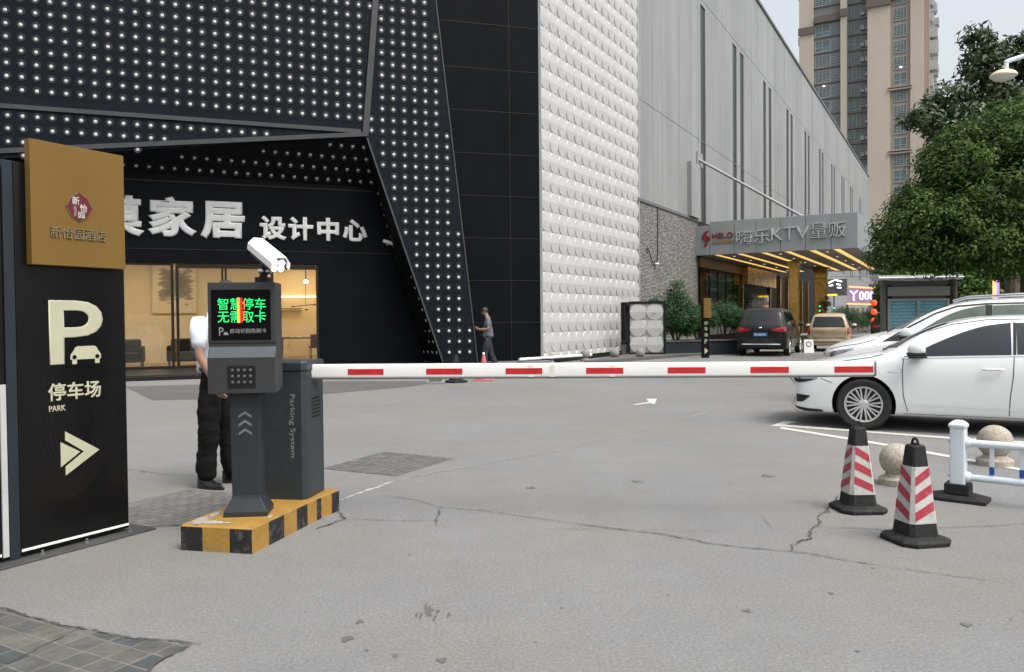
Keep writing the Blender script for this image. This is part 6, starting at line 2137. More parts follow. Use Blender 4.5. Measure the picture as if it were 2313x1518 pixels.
# ---- the white sedan: x forward with the front axle at x = 0; y = +0.90 is the side towards the camera
def sedan():
    c = thing('sedan', 'white sedan parked nearest the camera behind the cones, front wheel showing', 'car', (0, 0, 0))
    o = Vector((4.302, 9.758, 0)) + Vector((0.487, 0.873, 0)) * 0.90
    c.location = o
    c.rotation_euler = (0, 0, R(CAR_R))
    S = [(1.03, 0.24, 0.62, 0.50, 0.58, 0.58, 0, 'h'), (1.01, 0.18, 0.77, 0.61, 0.73, 0.70, 0, 'h'), (0.90, 0.165, 0.86, 0.69, 0.82, 0.765, 0, 'h'), (0.62, 0.17, 0.895, 0.745, 0.845, 0.83, 0, 'h'),
         (0.25, 0.17, 0.905, 0.80, 0.865, 0.895, 0, 'h'), (-0.06, 0.17, 0.905, 0.845, 0.865, 0.955, 0, 'h'), (-0.20, 0.17, 0.905, 0.865, 0.86, 0.985, 0, 'h'), (-0.42, 0.17, 0.905, 0.885, 0.855, 1.145, 0.77, 'g'),
         (-0.75, 0.17, 0.905, 0.90, 0.855, 1.325, 0.68, 'g'), (-1.05, 0.17, 0.905, 0.91, 0.855, 1.425, 0.625, 'g'), (-1.40, 0.17, 0.905, 0.925, 0.855, 1.462, 0.605, 'g'), (-1.9, 0.17, 0.905, 0.945, 0.855, 1.465, 0.60, 'g'),
         (-2.4, 0.17, 0.905, 0.965, 0.855, 1.42, 0.595, 'g'), (-2.85, 0.17, 0.90, 0.985, 0.845, 1.28, 0.62, 'g'), (-3.2, 0.18, 0.89, 0.995, 0.83, 1.08, 0.70, 'h'), (-3.6, 0.22, 0.86, 0.99, 0.79, 1.05, 0, 'h'), (-3.82, 0.30, 0.80, 0.93, 0.74, 1.0, 0, 'h'), (-3.85, 0.36, 0.7, 0.8, 0.64, 0.86, 0, 'h')]
    bows = [0.20, 0.19, 0.16, 0.10, 0.05, 0.07, 0.09, 0.08, 0.05, 0.03] + [0] * 6 + [-0.1, -0.12]
    wr = 0.318
    wh = [(0, 0.80), (0, -0.80), (-2.76, 0.80), (-2.76, -0.80)]
    me = car_body(S, bows, [M['carwhite'], M['wheelarch']], wh, wr)
    obj('body', me, [], c)
    B = bvh_of(me)
    for sd_ in ('y+', 'y-'):
        sg_ = 1 if sd_ == 'y+' else -1
        win = smooth_poly([(-0.63, 0.915), (-0.665, 1.02), (-0.82, 1.11), (-1.05, 1.225), (-1.28, 1.31), (-1.545, 1.355), (-1.545, 0.945)], 5, (0, 1, 5, 6))
        obj('side_window', decal(B, win, sd_), M['carglass'], c)
        win = smooth_poly([(-1.60, 1.35), (-1.95, 1.362), (-2.35, 1.335), (-2.62, 1.26), (-2.78, 1.10), (-2.72, 0.995), (-1.60, 0.95)], 5, (0, 4, 5, 6))
        obj('side_window', decal(B, win, sd_), M['carglass'], c)
        tri = [(-0.42, 0.898), (-0.60, 0.905), (-0.585, 0.945)]
        obj('quarter_trim', decal(B, tri, sd_), M['wheelarch'], c)
        obj('window_trim', line_on(B, [(-0.42, 0.892), (-1.0, 0.912), (-1.6, 0.935), (-2.75, 0.985)], sd_, 0.016, 0.006), M['chrome'], c)
        obj('door_gap', line_on(B, [(-0.44, 0.885), (-0.43, 0.72), (-0.44, 0.45), (-0.50, 0.19)], sd_), M['gap'], c)
        obj('door_gap', line_on(B, [(-1.57, 0.935), (-1.56, 0.70), (-1.53, 0.45), (-1.52, 0.19)], sd_), M['gap'], c)
        obj('door_gap', line_on(B, [(-1.575, 0.94), (-1.585, 1.355)], sd_, 0.03, 0.006), M['wheelarch'], c)
        obj('door_gap', line_on(B, [(-2.6, 0.97), (-2.62, 0.8), (-2.45, 0.5), (-2.40, 0.2)], sd_), M['gap'], c)
        obj('sill_strip', line_on(B, [(-0.44, 0.225), (-1.5, 0.225), (-2.40, 0.225)], sd_, 0.006, 0.003), M['grey'], c)
        obj('body_crease', line_on(B, [(-0.35, 0.345), (-1.5, 0.325), (-2.35, 0.33)], sd_, 0.010, 0.006), M['carwhite'], c)
        obj('roof_gap', line_on(B, [(-0.70, 1.245), (-0.95, 1.335), (-1.3, 1.395), (-1.9, 1.405), (-2.4, 1.36)], sd_, 0.008, 0.003), M['gap'], c)
        obj('bonnet_gap', line_on(B, [(0.84, 0.70), (0.58, 0.775), (0.25, 0.838), (-0.05, 0.885), (-0.20, 0.925)], sd_, 0.008), M['gap'], c)
        obj('bumper_gap', line_on(B, [(0.50, 0.625), (0.43, 0.60), (0.36, 0.575)], sd_, 0.007), M['gap'], c)
        hl_ = smooth_poly([(0.86, 0.60), (0.78, 0.645), (0.64, 0.65), (0.52, 0.625), (0.64, 0.585), (0.78, 0.565)], 4)
        obj('headlight', decal(B, hl_, sd_), M['headlight'], c)
        hd_ = smooth_poly([(0.85, 0.597), (0.74, 0.61), (0.58, 0.612), (0.66, 0.580), (0.78, 0.563)], 4)
        obj('headlight_bezel', decal(B, hd_, sd_, 0.007), M['wheelarch'], c)
        fg = smooth_poly([(0.88, 0.395), (0.80, 0.415), (0.70, 0.41), (0.62, 0.40), (0.66, 0.365), (0.71, 0.325), (0.80, 0.318), (0.87, 0.335)], 3)
        obj('fog_intake', decal(B, fg, sd_, 0.005), M['wheelarch'], c)
        fl2 = smooth_poly([(0.84, 0.258), (0.64, 0.240), (0.49, 0.232), (0.49, 0.205), (0.70, 0.205)], 3)
        obj('bumper_lip', decal(B, fl2, sd_, 0.006), M['wheelarch'], c)
        si_ = smooth_poly([(-0.26, 0.735), (-0.33, 0.742), (-0.40, 0.738), (-0.40, 0.722), (-0.33, 0.718)], 4)
        obj('side_badge', decal(B, si_, sd_, 0.006), M['chrome'], c)
        mirror(c, -0.60, sg_ * 0.86, 1.0, sg_, M['carwhite'])
        handle(c, -1.36, sg_ * 0.905, 0.775, sg_, M['carwhite'])
        handle(c, -2.42, sg_ * 0.90, 0.80, sg_, M['carwhite'])
    ws = smooth_poly([(-0.66, 1.02), (-0.60, 1.18), (-0.52, 1.345), (0.0, 1.375), (0.52, 1.345), (0.60, 1.18), (0.66, 1.02), (0.0, 1.0)], 5, (0, 2, 4, 6))
    obj('windscreen', decal(B, ws, 'x+', 0.005), M['carglass'], c)
    rw = smooth_poly([(-0.60, 1.10), (-0.52, 1.33), (0.52, 1.33), (0.60, 1.10)], 3, (0, 1, 2, 3))
    obj('rear_window', decal(B, rw, 'x-', 0.005), M['carglass'], c)
    gr = smooth_poly([(-0.38, 0.60), (0.38, 0.60), (0.34, 0.40), (-0.34, 0.40)], 3, (0, 1, 2, 3))
    obj('grille', decal(B, gr, 'x+', 0.006), M['wheelarch'], c)
    cw = MB()
    cw.tube([(-0.20, 0.55, 0.99), (-0.26, 0.2, 1.03), (-0.28, -0.3, 1.04)], 0.012, 6)
    obj('wiper', cw, M['wheelarch'], c)
    for (x, y) in wh:
        wheel(c, x, (0.793 if y > 0 else -0.793), wr, 0.215, 10, 1 if y > 0 else -1, 0.212)
    lower_roof(c, 0.93, 0.89)
    return c
sedan()

def suv():
    c = thing('people_carrier', 'white people carrier with roof rails parked behind the white sedan', 'car', (0, 0, 0))
    c.location = Vector((5.641, 12.159, 0)) + Vector((0.487, 0.873, 0)) * 0.92
    c.rotation_euler = (0, 0, R(CAR_R))
    S = [(0.97, 0.30, 0.62, 0.60, 0.58, 0.70, 0, 'h'), (0.95, 0.22, 0.76, 0.72, 0.72, 0.84, 0, 'h'), (0.84, 0.20, 0.86, 0.80, 0.82, 0.93, 0, 'h'), (0.58, 0.20, 0.905, 0.88, 0.86, 1.02, 0, 'h'),
         (0.30, 0.20, 0.92, 0.94, 0.875, 1.095, 0, 'h'), (0.06, 0.20, 0.92, 0.975, 0.88, 1.15, 0, 'h'), (-0.10, 0.20, 0.92, 0.99, 0.88, 1.19, 0, 'h'), (-0.36, 0.20, 0.92, 1.005, 0.88, 1.37, 0.79, 'g'),
         (-0.72, 0.20, 0.92, 1.02, 0.88, 1.56, 0.72, 'g'), (-1.08, 0.20, 0.92, 1.03, 0.88, 1.665, 0.68, 'g'), (-1.5, 0.20, 0.92, 1.04, 0.88, 1.70, 0.665, 'g'), (-2.2, 0.20, 0.92, 1.05, 0.88, 1.71, 0.66, 'g'),
         (-3.0, 0.20, 0.92, 1.06, 0.875, 1.685, 0.655, 'g'), (-3.5, 0.22, 0.90, 1.07, 0.86, 1.61, 0.66, 'g'), (-3.72, 0.28, 0.86, 1.06, 0.82, 1.45, 0.68, 'g'), (-3.76, 0.36, 0.78, 0.98, 0.74, 1.2, 0.66, 'g')]
    bows = [0.20, 0.19, 0.15, 0.10, 0.07, 0.08, 0.10, 0.08, 0.05, 0.03] + [0] * 4 + [-0.06, -0.06]
    wr = 0.335
    wh = [(0, 0.81), (0, -0.81), (-2.82, 0.81), (-2.82, -0.81)]
    me = car_body(S, bows, [M['carwhite'], M['wheelarch']], wh, wr)
    obj('body', me, [], c)
    B = bvh_of(me)
    for sd_ in ('y+', 'y-'):
        sg_ = 1 if sd_ == 'y+' else -1
        win = smooth_poly([(-0.41, 1.045), (-0.42, 1.10), (-0.62, 1.255), (-0.85, 1.41), (-1.10, 1.52), (-1.36, 1.575), (-1.36, 1.07)], 5, (0, 1, 5, 6))
        obj('side_window', decal(B, win, sd_), M['carglass_green'], c)
        obj('pillar_trim', line_on(B, [(-0.02, 1.005), (-0.40, 1.26), (-0.72, 1.455), (-1.0, 1.565), (-1.4, 1.60), (-2.4, 1.61)], sd_, 0.022, 0.005), M['wheelarch'], c)
        tri = [(-0.02, 1.01), (-0.38, 1.028), (-0.40, 1.05), (-0.36, 1.19)]
        obj('quarter_trim', decal(B, tri, sd_), M['wheelarch'], c)
        win = smooth_poly([(-1.46, 1.57), (-2.0, 1.585), (-2.45, 1.585), (-2.45, 1.09), (-1.46, 1.07)], 3, (0, 2, 3, 4))
        obj('side_window', decal(B, win, sd_), M['carglass_green'], c)
        obj('door_pillar', line_on(B, [(-1.41, 1.07), (-1.41, 1.58)], sd_, 0.09, 0.006), M['wheelarch'], c)
        win = smooth_poly([(-2.55, 1.58), (-3.1, 1.55), (-3.45, 1.45), (-3.45, 1.12), (-2.55, 1.09)], 3, (0, 2, 3, 4))
        obj('side_window', decal(B, win, sd_), M['carglass_green'], c)
        obj('door_gap', line_on(B, [(-0.28, 1.0), (-0.30, 0.7), (-0.42, 0.25)], sd_), M['gap'], c)
        obj('door_gap', line_on(B, [(-1.41, 1.06), (-1.40, 0.7), (-1.38, 0.25)], sd_), M['gap'], c)
        hl_ = smooth_poly([(0.86, 0.80), (0.66, 0.862), (0.40, 0.90), (0.50, 0.845), (0.74, 0.765), (0.85, 0.75)], 4)
        obj('headlight', decal(B, hl_, sd_), M['headlight'], c)
        obj('bonnet_gap', line_on(B, [(0.80, 0.875), (0.55, 0.935), (0.30, 0.975), (0.10, 1.04), (0.02, 1.13)], sd_, 0.009), M['gap'], c)
        mirror(c, -0.36, sg_ * 0.885, 1.135, sg_, M['carwhite'])
        handle(c, -1.2, sg_ * 0.92, 0.92, sg_, M['carwhite'])
        obj('roof_rail', MB().tube([(-0.95, sg_ * 0.60, 1.655), (-1.15, sg_ * 0.60, 1.715), (-1.8, sg_ * 0.585, 1.745), (-2.9, sg_ * 0.58, 1.73), (-3.3, sg_ * 0.58, 1.66)], 0.018, 8), M['wheelarch'] if False else M['steel'], c)
    ws = smooth_poly([(-0.70, 1.22), (-0.66, 1.40), (-0.56, 1.58), (0.0, 1.62), (0.56, 1.58), (0.66, 1.40), (0.70, 1.22), (0.0, 1.20)], 5, (0, 2, 4, 6))
    obj('windscreen', decal(B, ws, 'x+', 0.005), M['carglass_green'], c)
    gr = [(-0.45, 0.66), (0.45, 0.66), (0.4, 0.45), (-0.4, 0.45)]
    obj('grille', decal(B, gr, 'x+', 0.006), M['wheelarch'], c)
    obj('wiper', MB().tube([(-0.06, 0.60, 1.17), (-0.12, 0.2, 1.22), (-0.14, -0.3, 1.23)], 0.012, 6), M['wheelarch'], c)
    for (x, y) in wh:
        wheel(c, x, (0.80 if y > 0 else -0.80), wr, 0.22, 8, 1 if y > 0 else -1)
    lower_roof(c, 1.03, 0.94)
    return c
suv()

def rear_car(name, lab, cat, loc, rot, paint, h, w, L, glassm, plate=True, boxy=0.0):
    """a car seen mostly from behind; x forward, rear bumper at x = 0"""
    c = thing(name, lab, cat, loc, rot)
    k = h / 1.75
    zb, bl_ = 0.24, 1.02 * k
    S = [(0.0, 0.42, w * 0.80, 0.80 * k, w * 0.78, 0.92 * k, 0, 'h'), (0.03, 0.30, w * 0.93, 0.92 * k, w * 0.9, 1.06 * k, 0, 'h'), (0.12 - 0.05 * boxy, 0.25, w * 0.98, 1.0 * k, w * 0.94, 1.20 * k, w * 0.84, 'g'), (0.26 - 0.12 * boxy, zb, w, bl_, w * 0.955, 1.45 * k, w * 0.78, 'g'), (0.42 - 0.2 * boxy, zb, w, bl_, w * 0.96, h - 0.04, w * 0.73, 'g'),
         (0.8, zb, w, bl_, w * 0.96, h, w * 0.74, 'g'), (1.7, zb, w, bl_, w * 0.96, h + 0.01, w * 0.74, 'g'), (L * 0.56, zb, w, bl_ * 0.98, w * 0.96, h - 0.03, w * 0.75, 'g'), (L * 0.66, zb, w, bl_ * 0.97, w * 0.95, h * 0.86, w * 0.82, 'g'), (L * 0.73, zb, w, bl_ * 0.95, w * 0.94, 1.12 * k, 0, 'h'),
         (L * 0.85, zb, w * 0.98, 0.86 * k, w * 0.90, 0.98 * k, 0, 'h'), (L * 0.97, zb, w * 0.9, 0.72 * k, w * 0.8, 0.8 * k, 0, 'h'), (L, 0.3, w * 0.75, 0.6 * k, w * 0.7, 0.66 * k, 0, 'h')]
    bows = [-0.10, -0.10, -0.09, -0.07, -0.06, -0.03, 0, 0, 0.02, 0.05, 0.08, 0.12, 0.15]
    wr = 0.335 * k ** 0.3
    wh = [(0.92, w - 0.11), (0.92, -w + 0.11), (L - 0.95, w - 0.11), (L - 0.95, -w + 0.11)]
    me = car_body(S, bows, [paint, M['wheelarch']], wh, wr)
    obj('body', me, [], c)
    B = bvh_of(me)
    q = w * 0.70
    rw = smooth_poly([(-q * 1.08, 1.10 * k), (-q * 0.92, 1.58 * k), (q * 0.92, 1.58 * k), (q * 1.08, 1.10 * k)], 4, (0, 1, 2, 3))
    obj('rear_window', decal(B, rw, 'x-', 0.006), glassm, c)
    for s in (1, -1):
        tl = smooth_poly([(s * w * 0.40, 0.955 * k), (s * w * 0.65, 1.02 * k), (s * w * 0.95, 1.04 * k), (s * w * 0.97, 0.94 * k), (s * w * 0.80, 0.88 * k), (s * w * 0.55, 0.90 * k)], 4)
        if boxy:
            tl = smooth_poly([(s * w * 0.86, 1.26 * k), (s * w * 0.95, 1.20 * k), (s * w * 0.97, 0.80 * k), (s * w * 0.86, 0.76 * k)], 3, (0, 1, 2, 3))
        obj('tail_light', decal(B, tl, 'x-', 0.008), M['taillight'], c)
        sd_ = 'y+' if s > 0 else 'y-'
        for a, b_ in ((0.75, 1.55), (1.65, 2.45), (2.52, L * 0.63)):
            win = [(a, bl_ + 0.05), (a + 0.05, h - 0.16), (b_ - (0.35 if b_ > 2.5 else 0.03), h - 0.16), (b_, bl_ + 0.05)]
            obj('side_window', decal(B, smooth_poly(win, 3, (0, 1, 2, 3)), sd_), glassm, c)
        mirror(c, L * 0.64, s * (w - 0.02), bl_ + 0.12, s, paint)
    if plate:
        obj('number_plate', decal(B, [(-0.24, 0.72 * k), (0.24, 0.72 * k), (0.24, 0.86 * k), (-0.24, 0.86 * k)], 'x-', 0.012), M['plate'], c)
        lt = letters('lettering', '湘A·B0W27', M['white'], c, -0.21, 0.21, 0.742 * k, 0.838 * k, 0, 0.004)
        lt.matrix_local = Matrix.Translation((-0.018, 0, 0)) @ Matrix.Rotation(R(-90), 4, 'Z')
        obj('badge', MB().ball((0.0, 0, 1.03 * k), (0.02, 0.06, 0.03), 12, 6), M['chrome'], c)
    ln = [(-w * 0.8, 0.60 * k), (w * 0.8, 0.60 * k)]
    obj('bumper_gap', line_on(B, ln, 'x-', 0.014, 0.006), M['gap'], c)
    obj('bumper_strip', line_on(B, [(-w * 0.75, 0.44 * k), (w * 0.75, 0.44 * k)], 'x-', 0.035, 0.008), M['chrome'] if not boxy else M['wheelarch'], c)
    obj('tailgate_gap', line_on(B, [(-w * 0.80, 1.0 * k), (-w * 0.72, 0.64 * k), (w * 0.72, 0.64 * k), (w * 0.80, 1.0 * k)], 'x-', 0.012, 0.006), M['gap'], c)
    for (x, y) in wh:
        wheel(c, x, y, wr, 0.2, 5, 1 if y > 0 else -1)
    return c, B
rear_car('people_carrier', 'dark people carrier stopped by the planter, seen from behind with blue number plate', 'car', (8.83, 28.35, 0), 63, M['carblack'], 1.74, 0.90, 4.75, M['darkglass'])
rear_car('small_car', 'small champagne coloured car seen from behind, under the canopy', 'car', (12.55, 31.6, 0), 66, M['carbeige'], 1.55, 0.80, 3.7, M['darkglass'], False, 1.0)
rear_car('black_car', 'black car beyond the champagne one, mostly hidden by the white bonnet', 'car', (18.0, 38.0, 0), 60, M['carnavy'], 1.62, 0.86, 4.4, M['darkglass'], False)
# ------------------------------------------------------------------ people
M['skin'] = mat('skin', (0.28, 0.155, 0.105), 0.5, var=0.08, vscale=6)
M['hair'] = mat('black hair', (0.012, 0.010, 0.010), 0.5, var=0.3, vscale=30, bump=0.6, bscale=70)
M['shirtw'] = mat('white cotton', (0.55, 0.585, 0.65), 0.8, var=0.06, vscale=8, bump=0.25, bscale=14)
M['shirtg'] = mat('grey cotton', (0.10, 0.11, 0.14), 0.85, var=0.1, vscale=8, bump=0.3, bscale=14)
M['trousers'] = mat('black trousers', (0.006, 0.0055, 0.006), 0.85, spec=0.15, var=0.3, vscale=6, bump=0.7, bscale=11)
M['navy'] = mat('navy trousers', (0.012, 0.014, 0.024), 0.85, var=0.2, vscale=6, bump=0.5, bscale=10)
M['leather'] = mat('polished black leather', (0.010, 0.010, 0.011), 0.2, var=0.2)

from mathutils import noise as mnoise
def skin_mesh(name, nodes, edges, sub=2, wrinkle=0.0):
    """nodes: list of (key, (x,y,z), radius or (ra, rb)); first node is the root"""
    keys = [k[0] for k in nodes]
    me = bpy.data.meshes.new(name)
    me.from_pydata([k[1] for k in nodes], [(keys.index(a), keys.index(b)) for a, b in edges], [])
    o = bpy.data.objects.new(name, me)
    C.objects.link(o)
    sk = o.modifiers.new('skin', 'SKIN')
    sk.use_smooth_shade = True
    sk.branch_smoothing = 0.6
    for i, v in enumerate(me.skin_vertices[0].data):
        r = nodes[i][2]
        v.radius = r if isinstance(r, tuple) else (r, r)
        v.use_root = (i == 0)
    ss = o.modifiers.new('sub', 'SUBSURF')
    ss.levels = sub; ss.render_levels = sub
    dg = bpy.context.evaluated_depsgraph_get()
    res = bpy.data.meshes.new_from_object(o.evaluated_get(dg))
    bpy.data.objects.remove(o)
    bpy.data.meshes.remove(me)
    if wrinkle:
        n3 = [v.normal.copy() for v in res.vertices]
        for v, q in zip(res.vertices, n3):
            p = v.co
            w = mnoise.noise(Vector((p.x * 9, p.y * 9, p.z * 13))) + 0.6 * mnoise.noise(Vector((p.x * 17 + 3, p.y * 17, p.z * 30)))
            v.co = p + q * w * wrinkle
    res.polygons.foreach_set('use_smooth', [True] * len(res.polygons))
    return res

def to_mb(me):
    mb = MB()
    mb.add([v.co[:] for v in me.vertices], [tuple(p.vertices) for p in me.polygons])
    return mb

def hand_nodes(pre, wrist, d, palm, grip=0.5):
    """palm and five curled fingers; d points along the hand, palm towards the palm side"""
    d = Vector(d).normalized(); pn_ = Vector(palm).normalized(); s = d.cross(pn_).normalized()
    w = Vector(wrist)
    N = [(pre + 'palm', tuple(w + d * 0.055), (0.030, 0.017))]
    E = []
    root = pre + 'palm'
    for i, (off, L) in enumerate(((0.030, 0.066), (0.010, 0.078), (-0.010, 0.073), (-0.029, 0.058))):
        b = w + d * 0.088 + s * off
        m1 = b + (d * (1 - grip * 0.4) + pn_ * grip * 0.7).normalized() * L * 0.5
        m2 = m1 + (d * (1 - grip) + pn_ * grip * 1.3).normalized() * L * 0.5
        for j, (p, r) in enumerate(((b, 0.0095), (m1, 0.0088), (m2, 0.0072))):
            N.append((f'{pre}f{i}{j}', tuple(p), r))
        E += [(root, f'{pre}f{i}0'), (f'{pre}f{i}0', f'{pre}f{i}1'), (f'{pre}f{i}1', f'{pre}f{i}2')]
    tb_ = w + d * 0.03 + s * 0.028
    N += [(pre + 't0', tuple(tb_), 0.012), (pre + 't1', tuple(tb_ + d * 0.035 + s * 0.022 + pn_ * 0.012), 0.0105), (pre + 't2', tuple(tb_ + d * 0.062 + s * 0.020 + pn_ * 0.028), 0.0085)]
    E += [(root, pre + 't0'), (pre + 't0', pre + 't1'), (pre + 't1', pre + 't2')]
    return N, E

def person(lab, loc, rotz, J, shirt_m, trouser_m, head_tilt=0.0, belt=False, sleeve=0.80, scale=1.0, tail=0.03):
    t = thing('person', lab, 'person', loc, rotz)
    t.scale = (scale,) * 3
    V = {k: Vector(v) for k, v in J.items()}
    hc = V['head']
    nb = V['neck']
    up_ = (hc - nb).normalized()
    fw = Vector((math.cos(head_tilt), 0, -math.sin(head_tilt)))
    upn = Vector((math.sin(head_tilt), 0, math.cos(head_tilt)))
    nodes = [('pelvis', V['pelvis'], (0.105, 0.085)), ('waist', V['waist'], (0.10, 0.08)), ('chest', V['chest'], (0.12, 0.09)), ('neckb', V['neck'] - up_ * 0.03, 0.075), ('neck', V['neck'] + up_ * 0.04, 0.055),
             ('jaw', hc - upn * 0.065 + fw * 0.012, (0.062, 0.070)), ('skull', hc + upn * 0.015 - fw * 0.005, (0.080, 0.094)), ('crown', hc + upn * 0.085 - fw * 0.012, (0.060, 0.072))]
    edges = [('pelvis', 'waist'), ('waist', 'chest'), ('chest', 'neckb'), ('neckb', 'neck'), ('neck', 'jaw'), ('jaw', 'skull'), ('skull', 'crown')]
    for s in 'lr':
        sh, el, wr_, hp, kn, an = [V[k + s] for k in ('sh', 'el', 'wr', 'hp', 'kn', 'an')]
        nodes += [('sh' + s, sh, 0.060), ('ua' + s, sh.lerp(el, 0.5), 0.048), ('el' + s, el, 0.038), ('fa' + s, el.lerp(wr_, 0.4), 0.038), ('wr' + s, wr_, (0.027, 0.022))]
        edges += [('chest', 'sh' + s), ('sh' + s, 'ua' + s), ('ua' + s, 'el' + s), ('el' + s, 'fa' + s), ('fa' + s, 'wr' + s)]
        hd_ = V.get('hd' + s, (wr_ - el))
        N, E = hand_nodes(s, wr_, hd_, V.get('pm' + s, Vector((0, 1 if s == 'r' else -1, 0))), 0.45)
        nodes += N; edges += [('wr' + s, s + 'palm')] + E
        toe = V['toe' + s]
        nodes += [('hp' + s, hp, 0.062), ('th' + s, hp.lerp(kn, 0.5), 0.060), ('kn' + s, kn, 0.048), ('cf' + s, kn.lerp(an, 0.35), 0.046), ('an' + s, an, 0.037), ('ft' + s, an.lerp(toe, 0.35) - Vector((0, 0, 0.02)), 0.030), ('to' + s, an.lerp(toe, 0.7) + Vector((0, 0, -0.012)), 0.024)]
        edges += [('pelvis', 'hp' + s), ('hp' + s, 'th' + s), ('th' + s, 'kn' + s), ('kn' + s, 'cf' + s), ('cf' + s, 'an' + s), ('an' + s, 'ft' + s), ('ft' + s, 'to' + s)]
    body = to_mb(skin_mesh('body', nodes, edges, 2))
    side_ = Vector((0, 1, 0))
    nose = hc + fw * 0.094 - upn * 0.012
    body.ball(nose, (0.016, 0.013, 0.020), 10, 8)
    for s in (-1, 1):
        body.ball(hc + side_ * s * 0.076 - upn * 0.008, (0.020, 0.010, 0.032), 10, 8)
        body.ball(hc + side_ * s * 0.032 + fw * 0.078 + upn * 0.022, (0.012, 0.016, 0.009), 8, 6)
    body.ball(hc + fw * 0.082 - upn * 0.055, (0.010, 0.024, 0.008), 8, 6)
    obj('body', body, M['skin'], t, smooth=60)
    # hair: a cap over the skull that leaves the face free
    hr = MB()
    n, m = 22, 12
    rings = []
    for i in range(m):
        th = PI * 0.5 - (PI * 0.5 + 0.62) * i / (m - 1)
        ring = []
        for k in range(n):
            a = 2 * PI * k / n
            front = max(0.0, math.cos(a))
            th2 = max(th, 0.42 * front + (-0.62) * (1 - front)) if th < 0.42 else th
            q = Vector((0.098 * math.cos(th2) * math.cos(a) - 0.008, 0.086 * math.cos(th2) * math.sin(a), 0.105 * math.sin(th2)))
            jit = 1 + 0.02 * math.sin(a * 7 + i)
            ring.append(hc + upn * (0.012 + q.z * jit) + fw * q.x * jit + side_ * q.y * jit)
        rings.append(ring)
    hr.loft(rings)
    obj('hair', hr, M['hair'], t, smooth=60)
    # shirt
    nd = [('tail', V['pelvis'] + Vector((0, 0, tail)), (0.168, 0.128)), ('pelvis', V['pelvis'] + Vector((0, 0, 0.10)), (0.165, 0.127)), ('waist', V['waist'], (0.158, 0.122)), ('chest', V['chest'], (0.172, 0.128)), ('neckb', V['neck'] - up_ * 0.035, 0.088), ('collar', V['neck'] + up_ * 0.005, 0.070)]
    ed = [('tail', 'pelvis'), ('pelvis', 'waist'), ('waist', 'chest'), ('chest', 'neckb'), ('neckb', 'collar')]
    for s in 'lr':
        sh, el = V['sh' + s], V['el' + s]
        nd += [('sh' + s, sh, 0.075), ('ua' + s, sh.lerp(el, 0.45), 0.068), ('cuff' + s, sh.lerp(el, sleeve), 0.066)]
        ed += [('chest', 'sh' + s), ('sh' + s, 'ua' + s), ('ua' + s, 'cuff' + s)]
    obj('shirt', skin_mesh('shirt', nd, ed, 3, 0.009), shirt_m, t)
    nd = [('band', V['pelvis'] + Vector((-0.005, 0, 0.10)), (0.150, 0.115)), ('pelvis', V['pelvis'] + Vector((0, 0, 0.01)), (0.158, 0.122)), ('low', V['pelvis'] + Vector((0, 0, -0.07)), (0.150, 0.120))]
    ed = [('band', 'pelvis'), ('pelvis', 'low')]
    for s in 'lr':
        hp, kn, an = V['hp' + s], V['kn' + s], V['an' + s]
        nd += [('hp' + s, hp + Vector((0, 0, -0.10)), 0.100), ('th' + s, hp.lerp(kn, 0.5), 0.106), ('kn' + s, kn, 0.090), ('cf' + s, kn.lerp(an, 0.5), 0.086), ('an' + s, an + Vector((0.012, 0, -0.035)), 0.086)]
        ed += [('low', 'hp' + s), ('hp' + s, 'th' + s), ('th' + s, 'kn' + s), ('kn' + s, 'cf' + s), ('cf' + s, 'an' + s)]
    obj('trousers', skin_mesh('trousers', nd, ed, 3, 0.011), trouser_m, t)
    for s in 'lr':
        an, toe = V['an' + s], V['toe' + s]
        d = Vector((toe.x - an.x, toe.y - an.y, 0)).normalized()
        p = Vector((-d.y, d.x, 0))
        z0 = toe.z - 0.030
        sole, mid_, top_ = [], [], []
        sh_ = MB()
        rings = []
        for h, sc in ((0.0, 0.93), (0.018, 1.0), (0.045, 0.95), (0.075, 0.74), (0.105, 0.60)):
            ring = []
            for k in range(20):
                a = 2 * PI * k / 20
                L = 0.185 if math.cos(a) > 0 else 0.115
                cx = L * math.cos(a) * (sc if math.cos(a) > 0 else 1) - (0.06 * (h / 0.105) ** 1.5 if math.cos(a) > 0 else 0)
                cy = 0.046 * math.sin(a) * sc
                tz = h if not (math.cos(a) > 0.2 and h > 0.05) else h - 0.026 * math.cos(a)
                ring.append(Vector((an.x, an.y, z0)) + d * (0.035 + cx) + p * cy + Vector((0, 0, tz)))
            rings.append(ring)
        sh_.loft(rings)
        obj('shoe', sh_, M['leather'], t, smooth=50)
    if belt:
        bw = V['pelvis'] + Vector((0, 0, 0.075))
        bt = MB()
        R_ = []
        for r_, z in ((1.0, -0.018), (1.02, 0.018)):
            R_.append([bw + Vector((0.116 * math.cos(2 * PI * k / 28) * r_ - 0.004, 0.150 * math.sin(2 * PI * k / 28) * r_, z)) for k in range(28)])
        bt.loft(R_)
        obj('belt', bt, M['leather'], t)
    return t

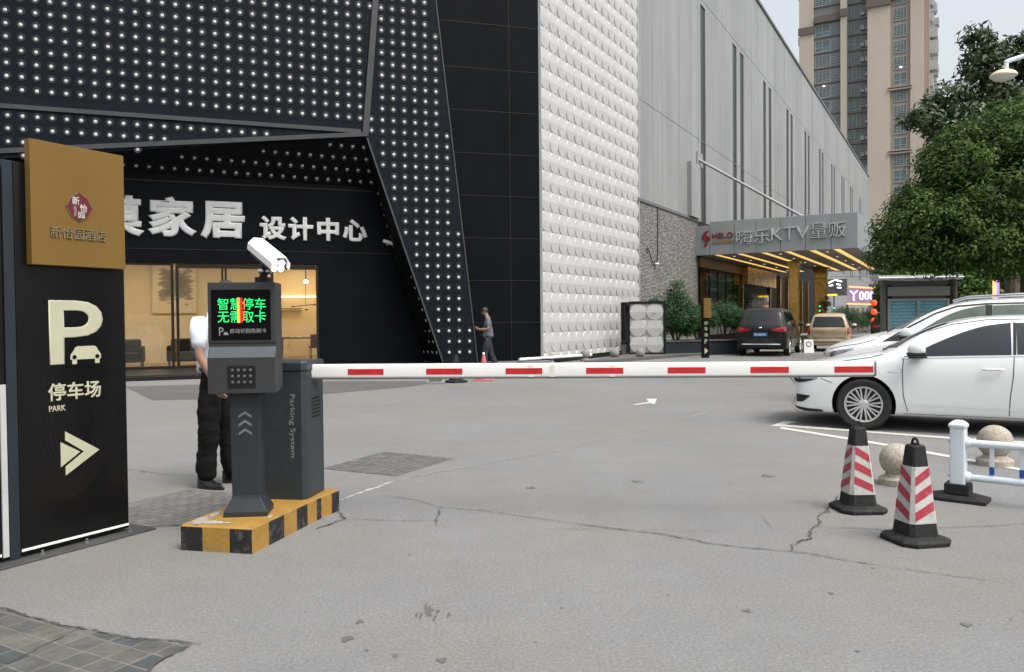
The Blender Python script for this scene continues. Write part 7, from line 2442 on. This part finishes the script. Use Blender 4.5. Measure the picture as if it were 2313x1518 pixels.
guard = dict(pelvis=(-0.02, 0, 0.93), waist=(-0.045, 0, 1.10), chest=(-0.095, 0, 1.30), neck=(0.0, 0, 1.475), head=(0.085, 0, 1.645),
             shl=(-0.05, 0.175, 1.42), shr=(-0.05, -0.175, 1.42), ell=(-0.04, 0.235, 1.13), elr=(-0.035, -0.225, 1.13), wrl=(0.12, 0.20, 0.97), wrr=(0.085, -0.19, 0.895),
             hpl=(-0.02, 0.09, 0.89), hpr=(-0.02, -0.09, 0.89), knl=(0.03, 0.115, 0.48), knr=(-0.02, -0.11, 0.48), anl=(0.05, 0.125, 0.085), anr=(-0.06, -0.12, 0.085), toel=(0.20, 0.15, 0.03), toer=(0.10, -0.165, 0.03),
             hdr=(0.35, 0.08, -0.9), pmr=(0.3, 0.9, 0.2))
person('person in white shirt and black trousers bending over behind the grey terminal', (-2.53, 6.82, 0), -8, guard, M['shirtw'], M['trousers'], head_tilt=0.55, belt=True, sleeve=0.88)

walker = dict(pelvis=(0.0, 0, 0.93), waist=(-0.01, 0, 1.10), chest=(-0.01, 0, 1.33), neck=(0.02, 0, 1.49), head=(0.085, 0, 1.635),
              shl=(-0.01, 0.175, 1.43), shr=(-0.01, -0.175, 1.43), ell=(-0.02, 0.225, 1.15), elr=(-0.02, -0.225, 1.15), wrl=(0.235, 0.13, 1.14), wrr=(0.22, -0.13, 1.12),
              hpl=(0, 0.09, 0.89), hpr=(0, -0.09, 0.89), knl=(0.09, 0.095, 0.49), knr=(-0.06, -0.095, 0.48), anl=(0.10, 0.10, 0.085), anr=(-0.24, -0.10, 0.11), toel=(0.26, 0.11, 0.03), toer=(-0.09, -0.11, 0.035),
              hdl=(0.75, -0.3, 0.35), hdr=(0.75, 0.3, 0.35), pml=(-0.2, -0.8, 0.4), pmr=(-0.2, 0.8, 0.4))
wk = person('person in grey short sleeved shirt walking left past the black wall, holding a phone', (-0.66, 21.9, 0.0), 180, walker, M['shirtg'], M['navy'], head_tilt=0.40, tail=-0.06)
ph_ = obj('phone', MB().box(-0.005, 0.005, -0.04, 0.04, -0.075, 0.075), M['blackmatt'], None, loc=(-0.66 - 0.355, 21.9, 1.21), rot=(0, R(35), R(180)), bevel=0.003)
tag(ph_, 'small dark phone held in front of the walking person', 'phone')
gls = MB()
hc_ = Vector(walker['head'])
for s in (-1, 1):
    gls.tube([hc_ + Vector((0.088 + 0.0 * k, s * 0.036 + 0.026 * math.cos(2 * PI * k / 12), 0.0 + 0.018 * math.sin(2 * PI * k / 12))) for k in range(13)], 0.004, 5)
    gls.tube([hc_ + Vector((0.088, s * 0.062, 0.0)), hc_ + Vector((-0.01, s * 0.086, 0.02))], 0.004, 5)
obj('glasses', gls, M['blackmatt'], wk)
